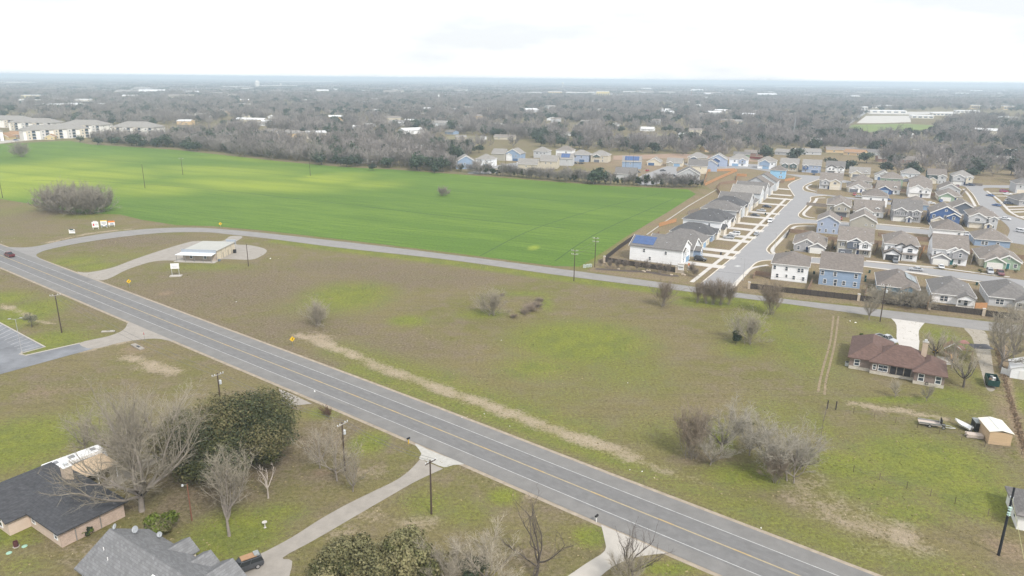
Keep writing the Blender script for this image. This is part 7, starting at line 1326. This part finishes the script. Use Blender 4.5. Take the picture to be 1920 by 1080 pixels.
bm2 = bare_tree(34, 8.2, 8., .3, 11, 9, 8, 7, .2, .018)
plant('bare_tree', bm2, (-3.0, 80.2, 0), 1., .8, 'dense pale bare tree in front of the ivy-covered one', 'tree'); plant('bare_tree', bm2, (-8.6, 79.8, 0), 3., .7, 'pale bare tree left of the ivy-covered one at the bottom edge', 'tree')
dkb = bare_tree(35, 9.5, 7., .34, 7, 6, 5, 3, .24, .011, bark=DBARK, twig=M('dark_twigs', (.12, .10, .09), .95, .2)); plant('bare_tree', dkb, G(1005, 1088), 0, .95, 'dark-limbed bare tree at the bottom edge beside the ivy-covered tree', 'tree'); plant('bare_tree', dkb, G(1187, 1092), 2., .78, 'dark-limbed bare tree in front of the right-hand driveway', 'tree'); plant('bare_tree', bm2, (16., 80.4, 0), 4, (.5, .5, .6), 'small bare tree at the bottom edge by the right-hand driveway', 'tree')
plant('small_tree', leafy(36, 4.6, 5.2, 1.2, 12, 1500, .13, [M('pale_grey_leaves', (.17, .17, .12), .8, .2, .6)], r0=.1, lobe=.5), G(60, 614), 0, 1., 'small hazy grey tree beside the parking lot', 'tree')
# meadow shrubs
shr = bare_tree(41, 4.8, 5.2, .05, 28, 7, 6, 5, .10, .016, stems=7, el=(25, 80)); shr2 = bare_tree(42, 6., 4.6, .06, 28, 7, 6, 5, .12, .016, stems=7, el=(45, 84), twig=M('brown_twigs', (.24, .195, .15), .95, .2))
GM = 'bare shrubs in the meadow'
plant('bare_shrub', shr, G(596, 612), 0, 1.05, 'pale bare bush standing alone near the yellow sign', 'shrub', GM); plant('bare_shrub', shr, G(924, 592), 1., 1.15, 'bare bush on the low mound in the meadow', 'shrub', GM); plant('bare_shrub', shr2, G(1241, 575), 0, 1., 'brown upright bush at the side road opposite the entrance sign', 'shrub', GM)
for i, (x, y, s) in enumerate([(1306, 568, .85), (1322, 570, .9), (1338, 572, .85), (1352, 573, 1.), (1366, 572, .9)]): plant('bare_shrub', shr2, G(x, y), i * 1.3, (s * .75, s * .75, s), ('leftmost', 'second', 'middle', 'fourth', 'rightmost')[i] + ' clump of tall bare stems in the row opposite the residential street', 'shrub', 'row of bare stems at the side road')
plant('bare_shrub', shr2, G(1446, 591), 2.2, 1.2, 'tall brown bush opposite the white corner house', 'shrub', GM)
plant('bare_shrub', shr, G(1404, 645), .6, 1.25, 'rounded grey bush, bare half of the pair in the meadow', 'shrub', GM); plant('evergreen_shrub', leafy(43, 4.2, 3., .3, 10, 2600, .16, [DGREEN, CEDAR], r0=.08, lobe=.55), G(1380, 644), 0, 1., 'dark green cedar bush against the rounded grey bush', 'shrub')
for i, (x, y, s_) in enumerate([(984, 590, .6), (998, 585, .75), (1009, 577, .7), (1012, 567, .6), (962, 596, .45), (940, 556, .4)]): plant('bare_shrub', shr2, G(x, y), 2 + i, (s_ * .9, s_ * .8, s_ * .33), ('nearest', 'second', 'third', 'fourth', 'small left', 'farthest')[i] + ' clump of low brown brush round the edge of the mound', 'shrub', 'brush round the mound')
grm = bare_tree(44, 7.6, 7.2, .2, 12, 8, 8, 5, .2, .017, stems=2, droop=.12, twig=M('silver_twigs', (.33, .305, .255), .95, .2)); grm2 = bare_tree(45, 7.2, 6., .22, 10, 8, 8, 5, .2, .017, droop=.10, twig=MATS['silver_twigs'])
GT = 'bare trees in the paddock corner clump'
for x, y, m, s, lab in [(1296, 862, shr2, 1.15, 'reddish brown bush at the left end of the paddock clump'), (1332, 872, grm2, .72, 'low grey drooping tree, second from the left in the clump'), (1352, 846, grm2, 1.05, 'tall grey tree at the top left of the clump'), (1406, 850, grm, .95, 'bare tree with mistletoe at the top of the clump'), (1440, 880, grm, 1.0, 'wide grey tree in the middle of the clump'), (1486, 905, grm, 1.05, 'silver-grey drooping tree at the right end of the clump'), (1455, 905, shr2, .7, 'low dark brush at the foot of the clump'), (1500, 880, grm2, .75, 'grey tree leaning towards the paddock fence')]: plant('bare_shrub' if m is shr2 else 'bare_tree', m, G(x, y), x * .37, s, lab, 'tree' if m is not shr2 else 'shrub', GT)
plant('mistletoe', leafy(46, 1.6, 1.6, .1, 5, 300, .12, [OLIVE], r0=.03), G(1402, 852) + Vector((0, 0, 5.6)), 0, 1., 'olive mistletoe ball high in the clump', 'mistletoe')
yt = bare_tree(47, 7., 7., .3, 10, 8, 7, 6, .2, .017); ytd = bare_tree(48, 6.6, 6.5, .34, 9, 7, 6, 5, .26, .016, bark=DBARK)
for x, y, m, s, lab in [(1629, 600, yt, .85, 'slender bare tree on the verge left of the utility pole'), (1752, 672, ytd, .85, 'dark-trunked bare tree left of the play tower'), (1806, 726, ytd, 1., 'bare tree with spreading limbs below the play tower'), (1784, 690, yt, .8, 'bare tree directly in front of the play tower'), (1876, 690, yt, 1.45, 'large hazy bare tree beside the gravel drive'), (1900, 675, yt, 1.2, 'bare tree near the right edge behind the white shed'), (1678, 745, yt, .42, 'tiny pale sapling behind the red-roofed house, left one'), (1737, 752, yt, .4, 'tiny pale sapling behind the red-roofed house, right one')]: plant('bare_tree', m, G(x, y), x * .7, s, lab, 'tree', 'bare trees round the red-roofed house')
con = leafy(49, 2.6, 1.1, .1, 7, 700, .12, [CEDAR, LIME], r0=.06, lobe=.6, squash=1.6)
plant('small_cypress', con, G(1614, 637), 0, 1., 'small pointed green cypress at the left corner of the red roof', 'shrub'); plant('small_cypress', con, G(1651, 644), 1, 1., 'small pointed green cypress beside the silver pickup', 'shrub')
# field edge and corner bed shrubs
fb = bare_tree(51, 7.2, 9.5, .05, 30, 8, 7, 5, .16, .034, stems=6, el=(15, 80), twig=M('grey_twigs', (.27, .245, .205), .95, .22))
for i, (x, y, s) in enumerate([(95, 395, 1.05), (118, 399, 1.2), (142, 402, 1.15), (166, 402, 1.15), (190, 398, 1.1), (128, 388, 1.15), (172, 391, 1.15)]): plant('bare_shrub', fb, G(x, y), i * 1.1, s, ('first', 'second', 'third', 'fourth', 'fifth', 'sixth, farther back', 'seventh, farthest back')[i] + ' grey bush from the left in the thicket at the field corner', 'shrub', 'thicket at the field corner')
plant('bare_tree', fb, G(44, 294), .5, (1.2, 1.2, 1.1), 'lone round bare tree far out in the crop field', 'tree'); plant('bare_shrub', fb, G(830, 367), 2, (.6, .6, .5), 'tiny dark bush alone in the crop field', 'shrub')
bedm = bare_tree(52, 2.4, 3.4, .1, 12, 6, 6, 4, .06, .02, stems=6, el=(25, 75), twig=M('bed_twigs', (.22, .185, .155), .95, .2))
for i, (x, y, s) in enumerate([(1126, 499, .8), (1143, 504, 1.), (1158, 504, 1.1), (1172, 505, 1.1), (1195, 508, 1.1), (1212, 509, 1.2), (1236, 512, 1.1), (1252, 513, 1.1), (1296, 516, 1.3), (1303, 520, 1.)]): plant('bare_shrub', bedm, G(x, y), i, s, ('first', 'second', 'third', 'fourth', 'fifth', 'sixth', 'seventh', 'eighth', 'ninth', 'last')[i] + ' low bare shrub from the left along the dark corner fence', 'shrub', 'shrubs along the dark corner fence')
for i, (x, y, s) in enumerate([(1645, 566, 1.1), (1662, 569, 1.2), (1690, 574, 1.2), (1712, 576, 1.4), (1728, 578, 1.1), (1900, 604, 1.2)]): plant('bare_shrub', shr, G(x, y), i * .9, (s * .8, s * .8, s * .62), ('first', 'second', 'third', 'fourth', 'fifth', 'last')[i] + ' grey bare shrub from the left on the verge before the dark fence', 'shrub', 'shrubs on the verge by the dark fence')
plant('fan_palm', leafy(53, 1.6, 2., .3, 6, 300, .28, [DGREEN, LIME], r0=.1), G(167, 1003), 0, .9, 'small palm-like plant against the pale brick wall', 'plant')
for x, y, lab in ((615, 783, 'pile of cut brown brush beside the main road'), (1500, 874, 'pile of dead branches under the clump')):
    m = bare_tree(54, 1.4, 5., .1, 12, 7, 7, 4, .06, .02, stems=7, el=(5, 35), twig=M('dead_brush', (.16, .10, .075), .95, .25)); plant('brush_pile', m, G(x, y), R(-30), (1., .5, .8), lab, 'brush pile', 'piles of cut brush')
smallg = leafy(55, 1.1, 1.3, .05, 6, 220, .12, [DGREEN, OLIVE], r0=.03)
for i, (x, y) in enumerate([(1467, 478), (1476, 476), (1485, 474), (1540, 479), (1605, 486), (1790, 503), (1887, 509), (1905, 512), (1838, 512), (1836, 508), (1275, 506)]): plant('garden_shrub', smallg, G(x, y), i, 1. + .3 * (i % 3), 'small dark green shrub planted at an estate house front', 'shrub', 'garden shrubs on the estate')

# ------------------------------------------------------------------ woodland beyond the field
rs = np.random.RandomState(5)
FARB = [bare_tree(60 + i, 10.5, 10.5 + i, .22, 10, 7, 5, 3, .22, .075, bark=FBARK, twig=FTWIG, el=(20, 75)) for i in range(4)]
FARE = [leafy(70 + i, 9.5, 10., 1.5, 13, 700, .62, [FGREEN], r0=.25, lobe=.48, shell=.5) for i in range(3)]
HEDB = [bare_tree(80 + i, 6.5, 7., .12, 15, 7, 5, 3, .14, .055, bark=FBARK, twig=FTWIG, stems=5, el=(35, 80)) for i in range(2)]
HEDE = leafy(85, 7.5, 4.2, .4, 10, 520, .42, [DGREEN, CEDAR], r0=.15, lobe=.5, squash=1.2)
def pin(poly, x, y):
    c = False; j = len(poly) - 1
    for i in range(len(poly)):
        xi, yi = poly[i][0], poly[i][1]; xj, yj = poly[j][0], poly[j][1]
        if (yi > y) != (yj > y) and x < (xj - xi) * (y - yi) / (yj - yi) + xi: c = not c
        j = i
    return c
BLOCK = [FIELD, GP([(-60, 300), (-60, 232), (0, 232), (60, 232), (325, 240), (330, 258), (165, 270), (0, 275)]), GP([(850, 322), (860, 300), (930, 278), (1010, 275), (1150, 288), (1240, 291), (1440, 302), (1600, 324), (1840, 340), (1990, 352), (1990, 700), (1000, 500), (1200, 350), (1000, 335)]),
         GP([(1582, 250), (1600, 232), (1640, 209), (1810, 208), (1990, 210), (1990, 222), (1800, 222), (1752, 240), (1735, 254), (1650, 257)]), GP([(1112, 268), (1150, 256), (1220, 250), (1268, 252), (1280, 262), (1200, 266), (1140, 274)]), GP([(810, 262), (850, 254), (920, 256), (910, 264), (850, 270), (815, 270)])]
def free(x, y):
    for b_ in BLOCK:
        if pin(b_, x, y): return False
    for hx, hy, r in HOUSE_XY:
        if abs(x - hx) < r + 2 and hy - (11 if y < 700 else 45 + .02 * y) < y < hy + 14: return False
    return True
def to_px(x, y, z=0.):
    dz = z - CAM_H; fw = y * math.cos(PITCH) - dz * math.sin(PITCH); dn = -(dz * math.cos(PITCH) + y * math.sin(PITCH))
    u, v = FOCAL * x / fw, FOCAL * dn / fw; c, s = math.cos(ROLL), math.sin(ROLL)
    return 960 + u * c - v * s, 540 + u * s + v * c
pts = []
# thicket along the far side of the field (dense), then the wooded town beyond
edge = [(168, 266), (330, 277), (520, 298), (640, 309), (740, 314), (852, 322)]
EW = GP(edge)
for a, b in zip(EW[:-1], EW[1:]):
    n = int((b - a).length / 5.2)
    for i in range(n):
        for row in range(3):
            t = (i + rs.rand()) / n; p = a.lerp(b, t); pts.append((p.x + rs.uniform(-2, 2), p.y + 4 + row * 9 + rs.uniform(-3, 3), 0 if rs.rand() > .06 else 1, rs.uniform(.62, .95)))
tries = 0
def density_noise(x, y): return mnoise.noise(Vector((x * .006, y * .006, 0.))) 
for y0, y1, n in ((430, 900, 4600), (900, 1600, 7500), (1600, 2800, 13000)):
    for _ in range(n):
        y = math.sqrt(rs.uniform(y0 ** 2, y1 ** 2)); x = rs.uniform(-.80, .80) * y
        d = density_noise(x, y)
        if rs.rand() > (.54 if y < 1600 else .66) + d * .9 or not free(x, y): continue
        ev = mnoise.noise(Vector((x * .012 + 40, y * .012, 3.)))
        pts.append((x, y, 1 if rs.rand() < .36 + ev * .7 else 0, rs.uniform(.7, 1.3)))
vis = []
for p in pts:
    u, v = to_px(p[0], p[1])
    vis.append(-60 < u < 1980)
near = sorted([i for i in range(len(pts)) if vis[i]], key=lambda i: pts[i][1])
cnt = {0: 0, 1: 0}; single = set(); LIM = {0: 290, 1: 160}
for i in near:
    k = pts[i][2]
    if cnt[k] < LIM[k]: cnt[k] += 1; single.add(i)
for i in single:
    x, y, k, s = pts[i]
    if k == 0: plant('bare_tree', FARB[rs.randint(4)], (x, y, 0), rs.rand() * 6.28, (s, s, s * rs.uniform(.85, 1.1)), 'bare grey-brown winter tree in the woodland beyond the crop field', 'tree', 'bare trees of the woodland beyond the field')
    else: plant('evergreen_tree', FARE[rs.randint(3)], (x, y, 0), rs.rand() * 6.28, (s * 1.3, s * 1.3, s * rs.uniform(.95, 1.2)), 'dark evergreen tree standing among the bare woodland beyond the field', 'tree', 'evergreen trees of the woodland beyond the field')
# hedge between the field and the far subdivision
hp = [(860, 322), (880, 325), (930, 330), (990, 335), (1060, 341), (1130, 346), (1200, 350), (1260, 353), (1318, 352)]; HW = GP(hp)
for a, b, gap in zip(HW[:-1], HW[1:], (1, 0, 0, 0, 0, 0, 0, 0)):
    n = int((b - a).length / 2.3)
    for i in range(n):
        if gap and .25 < i / n: continue
        p = a.lerp(b, (i + rs.rand()) / n); s = rs.uniform(.7, 1.15)
        if rs.rand() < .42: plant('evergreen_tree', HEDE, (p.x, p.y + 2 + rs.uniform(0, 3), 0), rs.rand() * 6, (s, s, s * rs.uniform(.7, 1.05)), 'dark green cedar in the hedge between the field and the far subdivision', 'tree', 'cedars in the far field hedge')
        else: plant('bare_tree', HEDB[rs.randint(2)], (p.x, p.y + 2 + rs.uniform(0, 5), 0), rs.rand() * 6, (s, s, s * .9), 'scrubby bare tree in the hedge between the field and the far subdivision', 'tree', 'scrub in the far field hedge')
for x, y, s, lab in [(745, 300, 1., 'dark evergreen at the field edge, left of the white roofs'), (150, 267, .9, 'dark round evergreen at the corner of the field by the track'), (815, 325, .75, 'olive evergreen scrub at the field edge, left of the far street'), (700, 320, .7, 'olive scrub at the field edge in the middle')]:
    plant('evergreen_tree', FARE[0], G(x, y), x, (s, s, s * .85), lab, 'tree', 'evergreens at the far field edge')
# the rest of the woodland: one mass
def mass(name, P, sources, label):
    me = bpy.data.meshes.new(name); me.vertices.add(len(P)); me.vertices.foreach_set('co', np.array([(p[0], p[1], 0) for p in P], dtype=np.float32).ravel())
    a = me.attributes.new('pick', 'INT', 'POINT'); a.data.foreach_set('value', np.array([p[2] for p in P], dtype=np.int32))
    a = me.attributes.new('size', 'FLOAT_VECTOR', 'POINT'); a.data.foreach_set('vector', np.array([p[3] for p in P], dtype=np.float32).ravel())
    a = me.attributes.new('turn', 'FLOAT_VECTOR', 'POINT'); a.data.foreach_set('vector', np.array([(0, 0, rs.rand() * 6.28) for p in P], dtype=np.float32).ravel())
    o = link(name, me); tag(o, label, name.replace('_', ' '), kind='stuff')
    col = bpy.data.collections.new(name + '_kinds')
    for i, s in enumerate(sources):
        so = bpy.data.objects.new('%s_%02d' % (name, i), s); col.objects.link(so)
    ng = bpy.data.node_groups.new(name, 'GeometryNodeTree'); ng.interface.new_socket('Geometry', in_out='INPUT', socket_type='NodeSocketGeometry'); ng.interface.new_socket('Geometry', in_out='OUTPUT', socket_type='NodeSocketGeometry')
    N = ng.nodes; L = ng.links; gi = N.new('NodeGroupInput'); go = N.new('NodeGroupOutput'); ip = N.new('GeometryNodeInstanceOnPoints'); ci = N.new('GeometryNodeCollectionInfo'); ci.inputs[0].default_value = col; ci.inputs['Separate Children'].default_value = True; ci.inputs['Reset Children'].default_value = True
    def at(nm, ty): n = N.new('GeometryNodeInputNamedAttribute'); n.data_type = ty; n.inputs[0].default_value = nm; return n.outputs[0]
    e2r = N.new('FunctionNodeEulerToRotation')
    L.new(at('turn', 'FLOAT_VECTOR'), e2r.inputs[0]); L.new(gi.outputs[0], ip.inputs['Points']); L.new(ci.outputs[0], ip.inputs['Instance']); ip.inputs['Pick Instance'].default_value = True
    L.new(at('pick', 'INT'), ip.inputs['Instance Index']); L.new(e2r.outputs[0], ip.inputs['Rotation']); L.new(at('size', 'FLOAT_VECTOR'), ip.inputs['Scale']); L.new(ip.outputs[0], go.inputs[0])
    md = o.modifiers.new('scatter', 'NODES'); md.node_group = ng; return o
def joined(tm, nm):
    import bmesh
    bm = bmesh.new(); bm.from_mesh(tm[0]); nf = len(bm.faces); bm.from_mesh(tm[1])
    for i, f in enumerate(bm.faces): f.material_index = 0 if i < nf else 1
    me = bpy.data.meshes.new(nm); bm.to_mesh(me); bm.free(); me.materials.append(tm[0].materials[0]); me.materials.append(tm[1].materials[0]); return me
SRC = [joined(t, 'far_tree') for t in FARB + FARE]
rest = []
for i, p in enumerate(pts):
    if i in single: continue
    s = p[3]; rest.append((p[0], p[1], rs.randint(4) if p[2] == 0 else 4 + rs.randint(3), (s, s, s * .95) if p[2] == 0 else (s * 1.3, s * 1.3, s * 1.1)))
mass('woodland', rest, SRC, 'hazy mass of bare and evergreen trees covering the far town')
# farthest woods: clumps of several crowns each
clump = []
def clump_mesh(seed, mat, n, leaf):
    r = np.random.RandomState(seed); V = []; 
    for i in range(n):
        c = np.array([r.uniform(-26, 26), r.uniform(-26, 26), r.uniform(4.5, 6.)]); m = 22
        d = r.normal(size=(m, 3)); d /= np.linalg.norm(d, axis=1)[:, None]; p = c + d * np.array([5.4, 5.4, 4.2]) * r.uniform(.6, 1., (m, 1)); p[:, 2] = np.maximum(p[:, 2], .6)
        nn = d + r.normal(size=(m, 3)) * .6; a = np.cross(nn, r.normal(size=(m, 3))); a /= np.linalg.norm(a, axis=1)[:, None]; b = np.cross(nn, a); b /= np.linalg.norm(b, axis=1)[:, None]
        V.append(np.stack([p - a * leaf, p + b * leaf, p + a * leaf, p - b * leaf], 1).reshape(-1, 3))
    V = np.concatenate(V); return np_mesh('far_clump', V, np.arange(len(V)).reshape(-1, 4), [mat])
CS = [clump_mesh(1, FTWIG, 14, 1.5), clump_mesh(2, FTWIG, 11, 1.5), clump_mesh(3, FGREEN, 12, 1.6), clump_mesh(4, FGREEN, 8, 1.6)]
fp = []
for y0, y1, n in ((2750, 4500, 5200), (4500, 8000, 6500), (8000, 14000, 5000)):
    for _ in range(n):
        y = math.sqrt(rs.uniform(y0 ** 2, y1 ** 2)); x = rs.uniform(-.80, .80) * y
        if rs.rand() > .80 + .8 * mnoise.noise(Vector((x * .0016, y * .0016, 1.))) or not free(x, y): continue
        g_ = rs.rand() < .35 + .5 * mnoise.noise(Vector((x * .003, y * .003, 7.))); s = rs.uniform(.8, 1.3) * (1 if y < 4500 else 1.7)
        fp.append((x, y, (2 + rs.randint(2)) if g_ else rs.randint(2), (s, s, min(s, 1.2))))
mass('distant_woodland', fp, CS, 'bluish mass of distant trees reaching to the horizon')

# ------------------------------------------------------------------ grass tufts: texture of the near meadow
def tufts(name, label, P, size, hgt, mat, seed):
    r = np.random.RandomState(seed); P = np.asarray(P); n = len(P)
    V = []
    for k in range(3):
        t = r.rand(n) * 6.283; dx = np.cos(t) * size * r.uniform(.5, 1.2, n); dy = np.sin(t) * size * r.uniform(.5, 1.2, n); h = hgt * r.uniform(.5, 1.3, n)
        ox = r.uniform(-.2, .2, n); oy = r.uniform(-.2, .2, n)
        A = np.stack([P[:, 0] - dx * .5, P[:, 1] - dy * .5, np.zeros(n)], 1); B = np.stack([P[:, 0] + dx * .5, P[:, 1] + dy * .5, np.zeros(n)], 1); C = np.stack([P[:, 0] + ox, P[:, 1] + oy, h], 1)
        V.append(np.stack([A, B, C], 1).reshape(-1, 3))
    V = np.concatenate(V); o = link(name, np_mesh(name, V, np.arange(len(V)).reshape(-1, 3), [mat])); tag(o, label, 'grass', kind='stuff'); return o
def sample_cover(ch, n, lo, seed, xr=(-200, 150), yr=(72, 300)):
    r = np.random.RandomState(seed); x = r.uniform(*xr, n); y = yr[0] + (yr[1] - yr[0]) * r.rand(n) ** 1.4
    i = np.clip(np.searchsorted(gy, y), 0, ny - 1); j = np.clip(np.searchsorted(gx, x), 0, nx - 1)
    w = COV[i, j, ch] if ch >= 0 else np.full(n, .5)
    k = r.rand(n) < np.clip((w - lo) * 1.6, 0, 1)
    # keep off the paved places: distance from the road axis
    c = np.array(ROADC); d = np.full(n, 1e9)
    for a, b in zip(c[:-1], c[1:]):
        l2 = ((b - a) ** 2).sum() + 1e-9; t = np.clip(((x - a[0]) * (b[0] - a[0]) + (y - a[1]) * (b[1] - a[1])) / l2, 0, 1)
        d = np.minimum(d, np.hypot(x - a[0] - t * (b[0] - a[0]), y - a[1] - t * (b[1] - a[1])))
    k &= d > 8.2
    P = np.stack([x, y], 1)[k]
    ok = np.array([not any(pin(q, p[0], p[1]) for q in PAVED) for p in P]) if len(P) else np.zeros(0, bool)
    return P[ok] if len(P) else P
PAVED = [FIELD, [(p.x, p.y) for p in fe + ne], GP(dl) + GP(dr), NBH, GP([(145, 510), (210, 502), (300, 470), (372, 450), (455, 443), (500, 470), (470, 487), (340, 490), (205, 522)]), GP([(-60, 575), (83, 650), (150, 643), (205, 630), (240, 604), (325, 640), (233, 641), (0, 704), (-60, 718)]), GP([(1127, 980), (1134, 1033), (1050, 1090), (1110, 1095), (1190, 1046), (1250, 1038)]), GP([(0, 1080), (0, 900), (110, 880), (230, 940), (240, 970), (120, 1032), (60, 990)]), GP([(140, 1085), (140, 1060), (205, 1000), (300, 1000), (430, 1085)]), GP([(1585, 700), (1600, 620), (1780, 650), (1775, 735)])]
tufts('dry_grass', 'pale dry grass standing along the roadside ditch', sample_cover(1, 30000, .35, 1), .22, .16, M('dry_grass_blades', (0.471, 0.390, 0.252), .95, .25, .7), 1)
tufts('brown_grass', 'short brown winter grass over the meadow', sample_cover(2, 60000, .25, 2), .16, .13, M('brown_grass_blades', (0.220, 0.173, 0.109), .95, .3, .6), 2)
tufts('green_grass', 'fresh green grass growing in patches of the meadow', sample_cover(0, 60000, .35, 3), .16, .12, M('green_grass_blades', (0.167, 0.195, 0.041), .95, .3, .6), 3)
tufts('meadow_grass', 'short olive grass over the meadow and verges', sample_cover(-1, 60000, .1, 4), .16, .12, M('olive_grass_blades', (0.220, 0.191, 0.085), .95, .3, .6), 4)

rw_ = np.random.RandomState(9)
wp = sample_cover(-1, 26000, .1, 8); keep = np.array([mnoise.noise(Vector((p[0] * .09, p[1] * .09, 5.))) > .08 for p in wp]); 
tufts('weed_clumps', 'darker tussocks and weeds scattered over the meadow', wp[keep], .45, .10, M('weed_blades', (0.175, 0.161, 0.068), .95, .35, .6), 8)
wp = sample_cover(-1, 14000, .1, 10); keep = np.array([mnoise.noise(Vector((p[0] * .07, p[1] * .07, 15.))) > .12 for p in wp])
tufts('straw_clumps', 'pale dead tussocks scattered over the meadow', wp[keep], .45, .10, M('straw_clump_blades', (0.319, 0.262, 0.143), .95, .3, .6), 10)

rp = []
for i in range(1000):
    t = rw_.rand(); p = G(1868 + 50 * t + 8 * t * t, 650 + 205 * t); rp.append((p.x + rw_.normal() * .28, p.y + rw_.normal() * .28))
tufts('dry_weeds', 'rusty dry weeds overgrowing the boundary line at the right edge', rp, .4, .3, M('rusty_weeds', (.29, .215, .145), .95, .3, .6), 12)
# ------------------------------------------------------------------ the air
hz = MB().box(-31000, 31000, -1000, 31000, -1.2, 74, None)
hme = bpy.data.meshes.new('haze'); hme.from_pydata(hz.v, [], hz.f)
hm = bpy.data.materials.new('haze_air'); hm.use_nodes = True; N = hm.node_tree.nodes; L = hm.node_tree.links; N.clear()
ou = N.new('ShaderNodeOutputMaterial'); pv = N.new('ShaderNodeVolumePrincipled'); pv.inputs['Color'].default_value = (.72, .86, 1., 1); pv.inputs['Density'].default_value = HAZE_DENSITY; pv.inputs['Anisotropy'].default_value = .1
L.new(pv.outputs[0], ou.inputs['Volume']); hme.materials.append(hm)
tag(link('haze', hme), 'thin bluish haze over the whole land', 'haze', kind='stuff')
